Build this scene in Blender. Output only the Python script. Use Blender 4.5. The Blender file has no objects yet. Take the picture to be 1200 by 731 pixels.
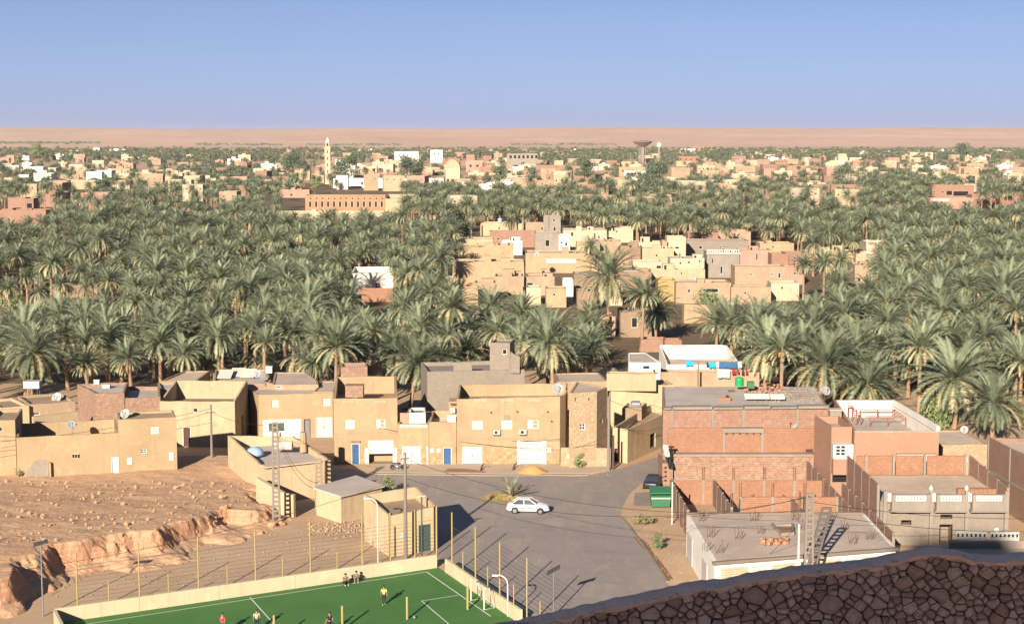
import bpy, bmesh, math, random
from math import sin, cos, tan, atan, atan2, pi, radians as R, sqrt, hypot, floor
from mathutils import Vector, noise as NZ
C = bpy.context.scene.collection
SC = bpy.context.scene
rnd = random.Random(7)

# ------------------------------------------------------------------ camera, world, sun, exposure
F, CX, CY, HOR, CAMZ = 1900.0, 600.0, 365.5, 157.0, 40.0
PITCH = atan((CY - HOR) / F)
cam = bpy.data.cameras.new('camera'); camo = bpy.data.objects.new('camera', cam); C.objects.link(camo)
camo.location = (0, 0, CAMZ); camo.rotation_euler = (pi / 2 - PITCH, 0, 0)
cam.sensor_width = 36.0; cam.lens = F / 1200 * 36; cam.clip_start = 0.5; cam.clip_end = 30000
SC.camera = camo
SUN_AZ, SUN_EL = R(17), R(19.5)          # light travels towards (sin az, cos az), the sun stands behind the camera
world = bpy.data.worlds.new('World'); SC.world = world; world.use_nodes = True
nt = world.node_tree; bg = nt.nodes['Background']
sky = nt.nodes.new('ShaderNodeTexSky'); sky.sky_type = 'NISHITA'; sky.sun_disc = False
sky.sun_elevation = SUN_EL; sky.sun_rotation = pi + SUN_AZ
sky.altitude = 600; sky.air_density = 1.15; sky.dust_density = 1.2; sky.ozone_density = 3.2
tc = nt.nodes.new('ShaderNodeTexCoord'); mp = nt.nodes.new('ShaderNodeMapping'); mp.inputs['Location'].default_value = (0, 0, .15); mp.inputs['Scale'].default_value = (1, 1, 2.7)
nt.links.new(tc.outputs['Generated'], mp.inputs[0]); nt.links.new(mp.outputs[0], sky.inputs[0])      # dry desert air: the blue comes down close to the horizon
sx_ = nt.nodes.new('ShaderNodeSeparateXYZ'); nt.links.new(tc.outputs['Generated'], sx_.inputs[0])
def wmath(op, a, b):
    o = nt.nodes.new('ShaderNodeMath'); o.operation = op
    for i, v in enumerate((a, b)):
        if isinstance(v, (int, float)): o.inputs[i].default_value = v
        else: nt.links.new(v, o.inputs[i])
    return o.outputs[0]
hz = wmath('POWER', 2.718, wmath('MULTIPLY', wmath('MAXIMUM', sx_.outputs[2], 0.0), -15.0))      # dust veil, thickest at the horizon, the same all round
mxs = nt.nodes.new('ShaderNodeMix'); mxs.data_type = 'RGBA'; facing = wmath('ADD', wmath('MULTIPLY', sx_.outputs[0], .5 * sin(SUN_AZ)), wmath('ADD', wmath('MULTIPLY', sx_.outputs[1], .5 * cos(SUN_AZ)), .5))     # 1 away from the sun, 0 towards it
nt.links.new(wmath('MULTIPLY', wmath('MULTIPLY', hz, .95), wmath('MINIMUM', wmath('MULTIPLY', facing, 1.6), 1.0)), mxs.inputs[0]); nt.links.new(sky.outputs[0], mxs.inputs[6]); mxs.inputs[7].default_value = (2.35, 2.3, 3.35, 1)
nt.links.new(mxs.outputs[2], bg.inputs[0]); bg.inputs[1].default_value = 0.066
sl = bpy.data.lights.new('sun', 'SUN'); slo = bpy.data.objects.new('sun', sl); C.objects.link(slo)
sl.energy = 4.6; sl.angle = R(0.55); sl.color = (1.0, 0.89, 0.75)
slo.rotation_euler = Vector((sin(SUN_AZ) * cos(SUN_EL), cos(SUN_AZ) * cos(SUN_EL), -sin(SUN_EL))).to_track_quat('-Z', 'Y').to_euler()
slo.location = (-60, -200, 120)
SC.view_settings.view_transform = 'Standard'; SC.view_settings.look = 'None'
SC.view_settings.exposure = 1.4; SC.view_settings.gamma = 1.0

# ------------------------------------------------------------------ survey helpers: where a sight line meets the place
def ray(px, py):
    u, v = (px - CX) / F, (CY - py) / F
    return (u, cos(PITCH) + v * sin(PITCH), -sin(PITCH) + v * cos(PITCH))
def G(px, py, z=0.0):
    d = ray(px, py); t = (z - CAMZ) / d[2]
    return (d[0] * t, d[1] * t)
def D(px, py, Y):
    d = ray(px, py); t = Y / d[1]
    return (d[0] * t, CAMZ + d[2] * t)
def onplane(px, py, A, B):
    """(distance along A->B, height) where the sight line meets the upright plane through ground points A, B"""
    d = ray(px, py); ex, ey = B[0] - A[0], B[1] - A[1]; L = hypot(ex, ey); ex /= L; ey /= L
    nx, ny = -ey, ex
    t = (A[0] * nx + A[1] * ny) / (d[0] * nx + d[1] * ny)
    return ((d[0] * t - A[0]) * ex + (d[1] * t - A[1]) * ey, CAMZ + d[2] * t)
def Zof(py, Y): return CAMZ - (py - HOR) * Y / F
def lerp(a, b, t): return a + (b - a) * t
def L2(a, b, t): return (lerp(a[0], b[0], t), lerp(a[1], b[1], t))

# ------------------------------------------------------------------ mesh builder (world coordinates in, local to the thing out)
class MB:
    def __init__(s): s.v = []; s.f = []; s.m = []
    def add(s, vs, fs, mi=0):
        o = len(s.v); s.v += [tuple(p) for p in vs]; s.f += [tuple(i + o for i in f) for f in fs]; s.m += [mi] * len(fs)
        return s
    def quad(s, a, b, c, d, mi=0): return s.add([a, b, c, d], [(0, 1, 2, 3)], mi)
    def hexa(s, lo, hi, mi=0):
        return s.add(list(lo) + list(hi), [(3, 2, 1, 0), (4, 5, 6, 7), (0, 1, 5, 4), (1, 2, 6, 5), (2, 3, 7, 6), (3, 0, 4, 7)], mi)
    def box(s, x0, x1, y0, y1, z0, z1, mi=0):
        return s.hexa([(x0, y0, z0), (x1, y0, z0), (x1, y1, z0), (x0, y1, z0)], [(x0, y0, z1), (x1, y0, z1), (x1, y1, z1), (x0, y1, z1)], mi)
    def prism(s, poly, z0, z1, mi=0, zt=None):
        n = len(poly); zt = zt or [z1] * n
        vs = [(p[0], p[1], z0) for p in poly] + [(p[0], p[1], zt[i]) for i, p in enumerate(poly)]
        fs = [tuple(range(n - 1, -1, -1)), tuple(range(n, 2 * n))] + [(i, (i + 1) % n, n + (i + 1) % n, n + i) for i in range(n)]
        return s.add(vs, fs, mi)
    def tube(s, pts, r, n=6, mi=0, caps=True):
        pts = [Vector(p) for p in pts]; rs = r if isinstance(r, (list, tuple)) else [r] * len(pts); vs = []; fs = []
        for i, p in enumerate(pts):
            t = (pts[min(i + 1, len(pts) - 1)] - pts[max(i - 1, 0)]).normalized()
            a = t.cross(Vector((0, 0, 1)) if abs(t.z) < .95 else Vector((0, 1, 0))).normalized(); b = t.cross(a)
            for k in range(n):
                w = 2 * pi * k / n
                vs.append(p + (a * cos(w) + b * sin(w)) * rs[i])
        for i in range(len(pts) - 1):
            for k in range(n):
                q = (k + 1) % n; fs.append((i * n + k, i * n + q, (i + 1) * n + q, (i + 1) * n + k))
        if caps: fs += [tuple(range(n)), tuple(range((len(pts) - 1) * n, len(pts) * n))[::-1]]
        return s.add(vs, fs, mi)
    def lathe(s, c, prof, n=12, mi=0, axis='z'):
        vs = []; fs = []
        for (r, h) in prof:
            for k in range(n):
                w = 2 * pi * k / n; a, b = r * cos(w), r * sin(w)
                vs.append((c[0] + a, c[1] + b, c[2] + h) if axis == 'z' else ((c[0] + h, c[1] + a, c[2] + b) if axis == 'x' else (c[0] + a, c[1] + h, c[2] + b)))
        for i in range(len(prof) - 1):
            for k in range(n):
                q = (k + 1) % n; fs.append((i * n + k, i * n + q, (i + 1) * n + q, (i + 1) * n + k))
        fs += [tuple(range(n))[::-1], tuple(range((len(prof) - 1) * n, len(prof) * n))]
        return s.add(vs, fs, mi)
    def blob(s, c, r, sub=1, jit=.25, sx=1, sy=1, sz=1, mi=0, seed=0):
        vs, fs = ICO[sub]; rr = random.Random(seed * 7919 + len(s.v)); off = Vector((rr.random() * 90, rr.random() * 90, rr.random() * 90))
        out = []
        for p in vs:
            k = r * (1 + jit * NZ.noise(p * 1.7 + off) * 1.6)
            out.append((c[0] + p.x * k * sx, c[1] + p.y * k * sy, c[2] + p.z * k * sz))
        return s.add(out, fs, mi)
    def mesh(s, name, mats, loc=(0, 0, 0), smooth=False):
        me = bpy.data.meshes.new(name)
        me.from_pydata([(p[0] - loc[0], p[1] - loc[1], p[2] - loc[2]) for p in s.v], [], s.f)
        for m in (mats if isinstance(mats, (list, tuple)) else [mats]): me.materials.append(m)
        me.polygons.foreach_set('material_index', s.m)
        if smooth: me.polygons.foreach_set('use_smooth', [True] * len(s.f))
        me.update(); return me
    def build(s, name, mats, root=None, loc=None, smooth=False):
        """one mesh object; parented to root (whose chain of unrotated parents gives the origin)"""
        if not s.f: return None
        o0 = wloc(root) if root is not None else (loc or (0, 0, 0))
        o = bpy.data.objects.new(name, s.mesh(name, mats, o0, smooth)); C.objects.link(o)
        if root is not None: o.parent = root
        else: o.location = o0
        return o
def wloc(o):
    x = y = z = 0
    while o is not None: x += o.location.x; y += o.location.y; z += o.location.z; o = o.parent
    return (x, y, z)
def _ico(sub):
    bm = bmesh.new(); bmesh.ops.create_icosphere(bm, subdivisions=sub, radius=1)
    bm.verts.ensure_lookup_table(); r = ([v.co.copy() for v in bm.verts], [tuple(v.index for v in f.verts) for f in bm.faces]); bm.free(); return r
ICO = {1: _ico(1), 2: _ico(2), 3: _ico(3)}
def tag(o, label, cat, group=None, kind=None):
    o['label'] = label; o['category'] = cat
    if group: o['group'] = group
    if kind: o['kind'] = kind
    return o
def thing(name, label, cat, loc, group=None, rz=0):
    o = bpy.data.objects.new(name, None); C.objects.link(o); o.location = loc; o.rotation_euler = (0, 0, rz); o.empty_display_size = .3
    return tag(o, label, cat, group)
def structure(name, mb, m, smooth=False, label=None):
    o = mb.build(name, m, None, (0, 0, 0), smooth); o['kind'] = 'structure'
    if label: o['label'] = label
    return o
def dup(root, loc, rz=0, scale=1, label=None, skip=()):
    r = root.copy(); C.objects.link(r); r.location = loc; r.rotation_euler = (0, 0, rz); r.scale = (scale,) * 3
    if label: r['label'] = label
    for ch in root.children:
        c = ch.copy(); C.objects.link(c); c.parent = r
        for g in ch.children:
            d = g.copy(); C.objects.link(d); d.parent = c
    return r

# ------------------------------------------------------------------ materials
MATS = {}
class NT:
    def __init__(s, m): s.t = m.node_tree; s.bs = s.t.nodes['Principled BSDF']
    def n(s, typ, **kw):
        o = s.t.nodes.new(typ)
        for k, v in kw.items():
            if k.startswith('i_'): o.inputs[k[2:].replace('_', ' ')].default_value = v
            else: setattr(o, k, v)
        return o
    def l(s, a, b): s.t.links.new(a, b)
    def mix(s, fac, a, b, mode='MIX'):
        o = s.n('ShaderNodeMix', data_type='RGBA', blend_type=mode)
        for sock, val in ((o.inputs[0], fac), (o.inputs[6], a), (o.inputs[7], b)):
            if hasattr(val, 'is_linked') or hasattr(val, 'links'): s.l(val, sock)
            elif isinstance(val, (int, float)): sock.default_value = val
            else: sock.default_value = (*val[:3], 1)
        return o.outputs[2]
    def pos(s): return s.n('ShaderNodeNewGeometry').outputs['Position']
    def obj(s): return s.n('ShaderNodeTexCoord').outputs['Object']
    def mapping(s, vec, scale):
        o = s.n('ShaderNodeMapping'); s.l(vec, o.inputs[0]); o.inputs['Scale'].default_value = scale; return o.outputs[0]
    def noise(s, vec, scale, detail=4, rough=.55, dist=0):
        o = s.n('ShaderNodeTexNoise'); s.l(vec, o.inputs['Vector']); o.inputs['Scale'].default_value = scale
        o.inputs['Detail'].default_value = detail; o.inputs['Roughness'].default_value = rough; o.inputs['Distortion'].default_value = dist
        return o.outputs['Fac']
    def ramp(s, fac, a, b, lo=0.0, hi=1.0):
        o = s.n('ShaderNodeMapRange'); s.l(fac, o.inputs[0]); o.inputs[1].default_value = a; o.inputs[2].default_value = b
        o.inputs[3].default_value = lo; o.inputs[4].default_value = hi; return o.outputs[0]
    def math(s, op, a, b):
        o = s.n('ShaderNodeMath', operation=op)
        for i, v in enumerate((a, b)):
            if isinstance(v, (int, float)): o.inputs[i].default_value = v
            else: s.l(v, o.inputs[i])
        return o.outputs[0]
    def bump(s, h, strength, dist=.05):
        o = s.n('ShaderNodeBump'); s.l(h, o.inputs['Height']); o.inputs['Strength'].default_value = strength; o.inputs['Distance'].default_value = dist
        s.l(o.outputs[0], s.bs.inputs['Normal'])
    def wallvec(s, k=1.0):
        """in-plane coordinates of an upright face, whichever way it looks"""
        g = s.n('ShaderNodeNewGeometry'); nrm = s.n('ShaderNodeSeparateXYZ'); s.l(g.outputs['Normal'], nrm.inputs[0])
        p = s.n('ShaderNodeSeparateXYZ'); s.l(g.outputs['Position'], p.inputs[0])
        ax = s.math('GREATER_THAN', s.math('ABSOLUTE', nrm.outputs[0], 0), .72)
        az = s.math('GREATER_THAN', s.math('ABSOLUTE', nrm.outputs[2], 0), .72)
        def sel(f, a, b):
            return s.math('ADD', s.math('MULTIPLY', s.math('SUBTRACT', 1.0, f), a), s.math('MULTIPLY', f, b))
        u = sel(ax, p.outputs[0], p.outputs[1]); v = sel(az, p.outputs[2], p.outputs[1])
        c = s.n('ShaderNodeCombineXYZ'); s.l(u, c.inputs[0]); s.l(v, c.inputs[1]); return c.outputs[0]
def newmat(name):
    m = bpy.data.materials.new(name); m.use_nodes = True; t = NT(m); t.bs.inputs['Roughness'].default_value = .9
    t.bs.inputs['Specular IOR Level'].default_value = .25; MATS[name] = m; return m, t
def sh(c, k): return tuple(min(1, x * k) for x in c)
def plain(name, c, rough=.7, metal=0.0, spec=.3):
    m, t = newmat(name); b = t.bs.inputs; b['Roughness'].default_value = rough; b['Metallic'].default_value = metal; b['Specular IOR Level'].default_value = spec
    t.l(t.mix(t.noise(t.obj(), 3.0), sh(c, .86), sh(c, 1.12)), b['Base Color']); return m
def plaster(name, c, dirt=(.26, .17, .10), amt=.45, patch=.35, bump=.25, streak=.35, k=.78):
    c = sh(c, k); dirt = sh(dirt, k)
    m, t = newmat(name); p = t.pos()
    big = t.noise(p, .22, 5, .6); fine = t.noise(p, 2.3, 6, .65); st = t.noise(t.mapping(p, (1.6, 1.6, .12)), 1.0, 4, .6)
    a = t.mix(t.ramp(big, .35, .7), sh(c, 1.07), sh(c, 1 - patch * .5))
    a = t.mix(t.ramp(fine, .3, .75, 0, .5), a, sh(c, 1 - patch * .55))
    a = t.mix(t.ramp(st, .52, .78, 0, streak), a, dirt)
    a = t.mix(t.ramp(t.noise(p, .6, 6, .7), .56, .75, 0, amt), a, dirt)
    a = t.mix(t.ramp(t.noise(p, .55, 2, .5, .6), .60, .625, 0, .30), a, sh(c, 1.22)); a = t.mix(t.ramp(t.noise(p, .8, 3, .6, .8), .33, .35, .24, 0), a, sh(c, .70))       # repairs and bare patches
    t.l(a, t.bs.inputs['Base Color']); t.bump(fine, bump, .06); return m
def brick(name, a, b, mortar, bw=.32, bh=.2, smear=.5):
    a, b, mortar = sh(a, .72), sh(b, .72), sh(mortar, .8)
    m, t = newmat(name); v = t.wallvec(); o = t.n('ShaderNodeTexBrick'); t.l(v, o.inputs['Vector'])
    o.inputs['Color1'].default_value = (*a, 1); o.inputs['Color2'].default_value = (*b, 1); o.inputs['Mortar'].default_value = (*mortar, 1)
    o.inputs['Scale'].default_value = 1; o.inputs['Mortar Size'].default_value = .016; o.inputs['Brick Width'].default_value = bw; o.inputs['Row Height'].default_value = bh
    o.inputs['Bias'].default_value = -.1
    p = t.pos(); fine = t.noise(p, 2.6, 5, .7); big = t.noise(p, .5, 4, .6)
    c = t.mix(t.ramp(fine, .47, .66, 0, smear), o.outputs['Color'], mortar)
    c = t.mix(t.ramp(big, .35, .7, 0, .35), c, sh(a, .72))
    t.l(c, t.bs.inputs['Base Color']); t.bump(o.outputs['Fac'], -.5, .03); return m
def stonework(name, a, b, mortar, scale=2.2):
    a, b, mortar = sh(a, .8), sh(b, .8), sh(mortar, .8)
    m, t = newmat(name); v = t.wallvec(); o = t.n('ShaderNodeTexVoronoi', feature='DISTANCE_TO_EDGE'); t.l(v, o.inputs['Vector']); o.inputs['Scale'].default_value = scale
    w = t.n('ShaderNodeTexVoronoi'); t.l(v, w.inputs['Vector']); w.inputs['Scale'].default_value = scale
    sp = t.n('ShaderNodeSeparateColor'); t.l(w.outputs['Color'], sp.inputs[0])
    c = t.mix(sp.outputs[0], a, b); c = t.mix(t.ramp(o.outputs['Distance'], .015, .07), mortar, c)
    t.l(c, t.bs.inputs['Base Color']); t.bump(t.ramp(o.outputs['Distance'], 0, .1), .7, .06); return m
def ground(name, a, b, c3, s=(.05, .4, 3.0), bump=.4, dist=.1, rough=.95):
    m, t = newmat(name); p = t.pos(); t.bs.inputs['Roughness'].default_value = rough
    n1 = t.noise(p, s[0], 6, .6); n2 = t.noise(p, s[1], 6, .65); n3 = t.noise(p, s[2], 5, .7)
    k = t.mix(t.ramp(n1, .35, .65), a, b); k = t.mix(t.ramp(n2, .48, .72, 0, .75), k, c3); k = t.mix(t.ramp(n3, .35, .75, 0, .35), k, sh(b, .72))
    t.l(k, t.bs.inputs['Base Color']); t.bump(t.math('ADD', n3, t.math('MULTIPLY', n2, 1.5)), bump, dist); return m

Y1 = plaster('yellow_plaster', (.405, .29, .168), patch=.38, amt=.35, streak=.45)
Y2 = plaster('ochre_plaster', (.55, .41, .25), patch=.3, amt=.35)
Y3 = plaster('pale_yellow_plaster', (.46, .35, .215), patch=.25, amt=.3)
CREAM = plaster('cream_plaster', (.50, .40, .275), patch=.2, amt=.25)
WHITEP = plaster('white_plaster', (.78, .72, .63), patch=.15, amt=.15, streak=.2)
TAN = plaster('tan_mud', (.40, .285, .185), patch=.45, amt=.6)
MUD = plaster('brown_mud', (.31, .215, .14), patch=.5, amt=.6, bump=.5)
SALMON = plaster('salmon_plaster', (.375, .205, .135), patch=.12, amt=.12, streak=.12)
PINKP = plaster('pink_plaster', (.44, .25, .185), patch=.3, amt=.3)
CONC = plaster('grey_concrete', (.29, .245, .2), dirt=(.18, .14, .1), patch=.35, amt=.5)
CONCD = plaster('dark_concrete_roof', (.39, .305, .24), dirt=(.33, .25, .17), patch=.4, amt=.5, k=1.12)
ROOF = plaster('sandy_roof', (.44, .34, .245), dirt=(.30, .21, .13), patch=.4, amt=.6, streak=0, k=1.12)
ROOFG = plaster('grey_roof', (.38, .32, .27), dirt=(.36, .26, .17), patch=.4, amt=.6, streak=0, k=1.12)
BR1 = brick('red_brick', (.325, .165, .11), (.245, .115, .08), (.39, .275, .205), smear=.52)
BR2 = brick('orange_brick', (.335, .155, .088), (.275, .12, .07), (.38, .245, .165), smear=.4)
BR3 = brick('mottled_brick', (.325, .18, .115), (.215, .105, .07), (.41, .30, .215), smear=.7)
BRD = brick('dusty_brick', (.30, .165, .115), (.25, .13, .09), (.30, .22, .17), smear=.4)
BLOCK = brick('grey_block', (.27, .22, .175), (.23, .185, .145), (.31, .26, .2), .4, .2, .5)
STONE = stonework('stone_cladding', (.44, .31, .17), (.30, .185, .09), (.40, .30, .19))
STONE2 = stonework('rubble_wall', (.46, .33, .205), (.37, .25, .15), (.42, .31, .2), 2.8)
WHITE = plain('white_paint', (.47, .445, .39), .5)
WHITED = plain('off_white_metal', (.40, .385, .35), .45)
LILAC = plain('pale_grey_paint', (.40, .37, .36), .5)
BLUE = plain('blue_door_paint', (.025, .075, .17), .45)
BLUEL = plain('pale_blue_paint', (.38, .47, .55), .5)
GREEND = plain('dark_green_door_paint', (.05, .075, .06), .5)
GREEN = plain('green_plastic', (.015, .25, .075), .4)
GREENB = plain('green_container_paint', (.03, .125, .06), .55)
DARK = plain('black_opening', (.012, .010, .009), .9)
BROWND = plain('dark_brown_paint', (.06, .022, .015), .6)
WOODR = plain('red_brown_timber', (.20, .075, .05), .7)
WOOD = plain('weathered_timber', (.20, .14, .09), .8)
GLASS = plain('dark_glass', (.03, .035, .045), .12, spec=.6)
METAL = plain('galvanised_metal', (.22, .22, .23), .42, .6)
DISHW = plain('dish_white', (.27, .26, .25), .5)
RUST = plain('rusty_steel', (.12, .06, .035), .8)
YEL = plain('yellow_post_paint', (.30, .22, .075), .5)
CABLE = plain('black_cable', (.025, .022, .02), .7)
RUBBER = plain('rubber', (.02, .02, .02), .8)
POLEC = plain('pole_concrete', (.165, .14, .115), .85)
TARP = plain('blue_tarp', (.25, .33, .46), .5)
SANDP = ground('orange_sand', (.42, .235, .085), (.37, .2, .075), (.46, .27, .11), (.4, 1.5, 9), .3, .05)
# ------------------------------------------------------------------ the setting: ground, dunes, road, pavement, knoll, pitch turf
SAND = ground('sandy_ground', (.44, .30, .185), (.37, .24, .14), (.48, .36, .24), (.03, .3, 2.2), .3, .06)
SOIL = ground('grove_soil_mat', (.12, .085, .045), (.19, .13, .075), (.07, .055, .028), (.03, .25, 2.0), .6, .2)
CLAY = ground('red_clay', (.46, .285, .165), (.41, .24, .135), (.50, .33, .205), (.08, .5, 3.2), .4, .1)
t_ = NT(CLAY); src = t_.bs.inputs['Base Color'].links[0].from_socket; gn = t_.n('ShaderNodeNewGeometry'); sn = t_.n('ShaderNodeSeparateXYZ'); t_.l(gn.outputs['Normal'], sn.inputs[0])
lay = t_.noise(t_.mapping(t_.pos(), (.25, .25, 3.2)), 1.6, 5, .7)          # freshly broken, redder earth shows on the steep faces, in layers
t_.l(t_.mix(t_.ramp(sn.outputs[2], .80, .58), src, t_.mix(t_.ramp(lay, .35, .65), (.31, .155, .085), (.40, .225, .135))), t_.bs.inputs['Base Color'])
DUNEM = ground('dune_sand', (.49, .325, .23), (.44, .285, .195), (.53, .36, .26), (.0012, .006, .02), .2, 1.0)
TURFM, t = newmat('green_turf'); p = t.pos()
a = t.mix(t.ramp(t.noise(p, .25, 4, .6), .35, .65), (.05, .145, .032), (.068, .17, .04)); a = t.mix(t.ramp(t.noise(p, 1.2, 6, .7), .5, .75, 0, .5), a, (.10, .125, .05))
a = t.mix(t.ramp(t.noise(p, 14, 3, .7), .35, .7, 0, .3), a, (.03, .085, .02)); t.l(a, t.bs.inputs['Base Color']); t.bump(t.noise(p, 40, 2), .4, .01)
ASPH, t = newmat('dusty_asphalt'); p = t.pos()
a = t.mix(t.ramp(t.noise(p, .07, 6, .62, .6), .36, .66), (.228, .188, .165), (.262, .217, .187))
a = t.mix(t.ramp(t.noise(t.mapping(p, (.55, .16, 1)), 1.0, 5, .7, .8), .5, .74, 0, .6), a, (.37, .295, .22))
a = t.mix(t.ramp(t.noise(t.mapping(p, (.16, .6, 1)), 1.0, 5, .7, .8), .54, .7, 0, .45), a, (.165, .138, .12))
a = t.mix(t.ramp(t.noise(p, 2.5, 5, .7), .5, .75, 0, .35), a, (.17, .145, .125)); t.l(a, t.bs.inputs['Base Color']); t.bump(t.noise(p, 6, 5, .7), .25, .02)
PAVE = ground('dusty_pavement', (.42, .32, .23), (.36, .275, .2), (.46, .35, .24), (.1, .6, 4), .2, .03)
LINEM = plain('worn_white_line', (.58, .58, .52), .8)

mb = MB()
xs = [-9000, -3000, -900, -300, -120, -60, 0, 60, 120, 300, 900, 3000, 9000]; ys = [-400, 60, 110, 140, 170, 200, 240, 400, 700, 1200, 2500, 5000, 11000]
for i in range(len(xs) - 1):
    for j in range(len(ys) - 1): mb.quad((xs[i], ys[j], 0), (xs[i + 1], ys[j], 0), (xs[i + 1], ys[j + 1], 0), (xs[i], ys[j + 1], 0))
structure('ground', mb, SAND)

def grid(name, m, x0, x1, y0, y1, nx, ny, fz, smooth=True):
    mb = MB(); o = []
    for j in range(ny + 1):
        for i in range(nx + 1):
            x, y = lerp(x0, x1, i / nx), lerp(y0, y1, j / ny); o.append((x, y, fz(x, y)))
    mb.add(o, [(j * (nx + 1) + i, j * (nx + 1) + i + 1, (j + 1) * (nx + 1) + i + 1, (j + 1) * (nx + 1) + i) for j in range(ny) for i in range(nx)])
    return structure(name, mb, m, smooth)
def sstep(a, b, x):
    t = max(0, min(1, (x - a) / (b - a))); return t * t * (3 - 2 * t)
def dunez(x, y):
    n = NZ.noise(Vector((x * .0011, y * .0011, 3))) * 9 + NZ.noise(Vector((x * .0004, y * .0003, 9))) * 11
    rdg = (1 - abs(NZ.noise(Vector((x * .0016 + y * .0005, y * .0027, 5))))) ** 3 * 12
    return -3 + 55 * sstep(4700, 7000, y) + (n + rdg) * sstep(4850, 5900, y)
grid('dunes', DUNEM, -5200, 5200, 4650, 8600, 200, 90, dunez)
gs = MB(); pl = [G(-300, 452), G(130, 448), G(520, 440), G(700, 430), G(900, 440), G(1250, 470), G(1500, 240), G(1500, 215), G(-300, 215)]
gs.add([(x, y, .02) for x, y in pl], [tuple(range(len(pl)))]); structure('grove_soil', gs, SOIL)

# the eroded burial knoll behind the pitch
EDGE = [(-75, 128), G(-30, 682, 3), G(8, 679, 3), G(34, 676, 3), G(50, 655, 3), G(84, 650, 3), G(96, 640, 3), G(128, 630, 3), G(150, 634, 3), G(222, 612, 2.8), G(250, 604, 2.8), G(312, 586, 2.5), G(330, 560, 1.5), (-26, 200)]
KP = EDGE + [(-26, 240), (-90, 240), (-90, 128)]
def edged(x, y):
    best = 1e9; ins = False; j = len(KP) - 1
    for i in range(len(KP)):
        (xi, yi), (xj, yj) = KP[i], KP[j]
        if (yi > y) != (yj > y) and x < (xj - xi) * (y - yi) / (yj - yi) + xi: ins = not ins
        j = i
    sgn = 1 if ins else -1
    for i in range(len(EDGE) - 1):
        ax, ay = EDGE[i]; bx, by = EDGE[i + 1]; dx, dy = bx - ax, by - ay; t = max(0, min(1, ((x - ax) * dx + (y - ay) * dy) / (dx * dx + dy * dy)))
        qx, qy = x - ax - t * dx, y - ay - t * dy; d = hypot(qx, qy)
        if d < best: best = d
    return best * sgn
def knollz(x, y):
    d = edged(x, y); v = Vector((x, y, 0))
    g = NZ.noise(v * .17) * 2.6 + NZ.noise(v * .4) * 1.0 + NZ.noise(v * 1.3) * .35 + NZ.noise(v * 3.0) * .16
    cut = 0
    for (px, py, r, k) in ((104, 668, 3.4, 3.8), (50, 690, 2.4, 3.2), (240, 622, 2.2, 2.6), (150, 640, 1.6, 1.2)):
        gx, gy = G(px, py, 1.5); cut += k * math.exp(-((x - gx) ** 2 + ((y - gy) * .55) ** 2) / (r * r))
    d = d + g - cut
    top = 1.1 + 1.5 * (1 - sstep(142, 184, y)) + NZ.noise(v * .13) * .3 + NZ.noise(v * .55) * .09 + NZ.noise(v * 1.7) * .03
    w_ = 2.5 + 1.5 * NZ.noise(v * .21 + Vector((7, 3, 1))); face = sstep(-.2, w_, d); mid = .4 * sstep(-3.2, .1, d + NZ.noise(v * .6) * .8)
    z = top * (face * .78 + mid * .66) + NZ.noise(v * 3.1) * .03 * face + NZ.noise(v * 1.9 + Vector((0, 0, 8))) * .34 * face * (1 - face) * 2
    ledge = .35 * sstep(.35, .5, abs(NZ.noise(Vector((x * .5, y * .5, z * 1.2)))))
    return max(-.5, z - .06 - .5 * (1 - sstep(-3.5, -1.5, d)) + ledge * (face * (1 - face)))
grid('burial_knoll', CLAY, -66, -18, 124, 194, 240, 350, knollz, False)

# the fortress hill under the viewpoint (out of frame, carries the parapet)
grid('fortress_hill', CLAY, -130, 130, -90, 104, 65, 50, lambda x, y: max(-.6, min(33.0, 33.0 - .42 * max(0, y - 17)) - .0016 * max(0, abs(x) - 25) ** 2) + (NZ.noise(Vector((x, y, 0)) * .12) * .5 if y > 20 else 0))
ft = MB(); ft.hexa([(-31, -78, 30), (-21, -78, 30), (-20.5, -70, 30), (-30.5, -70, 30)], [(-30.6, -77.6, 84.4), (-21.4, -77.6, 84.4), (-20.9, -70.4, 84.4), (-30.1, -70.4, 84.4)])  # unseen tower added behind the camera, sized to cast shade on the parapet
structure('fort_tower', ft, MUD)

def sheet(name, pts, m, z=.008, th=0.0):
    mb = MB(); P = [G(*p) if len(p) == 2 else p[:2] for p in pts]
    if th: mb.prism(P, z - .3, z + th)
    else: mb.add([(x, y, z) for x, y in P], [tuple(range(len(P)))])
    o = structure(name, mb, m)
    bm = bmesh.new(); bm.from_mesh(o.data); bmesh.ops.recalc_face_normals(bm, faces=bm.faces)
    if not th:
        for f in bm.faces:
            if f.normal.z < 0: f.normal_flip()
    bm.to_mesh(o.data); bm.free(); return o
sheet('road', [(384, 548), (412, 549), (440, 556), (503, 556.5), (560, 558), (640, 557), (680, 558.5), (708, 553.5), (735, 546.5), (762, 537.5), (800, 528), (800, 545), (778, 556), (752, 566), (738, 578), (729, 594), (727, 606), (737, 617), (748, 632), (762, 652), (781, 681), (800, 712), (640, 760), (636, 731), (552, 677), (515, 656), (494, 622), (484, 596), (458, 580), (440, 572), (404, 568), (386, 566)], ASPH, .008)
sheet('pavement', [(437, 544), (500, 544), (600, 543.5), (716, 545), (711, 551), (690, 555.5), (655, 555.5), (600, 556), (520, 555), (440, 554)], PAVE, 0, .12)
sheet('kerb', [(727, 607), (737, 618), (748, 633), (762, 653), (781, 682), (783.5, 682), (764.5, 653), (750.5, 633), (739.5, 618), (730, 607)], CONC, 0, .13)
sheet('kerb', [(440, 554.2), (520, 555.2), (600, 556.2), (655, 555.7), (690, 555.7), (690, 557), (655, 557), (600, 557.6), (520, 556.6), (440, 555.6)], CONC, 0, .1)
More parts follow.
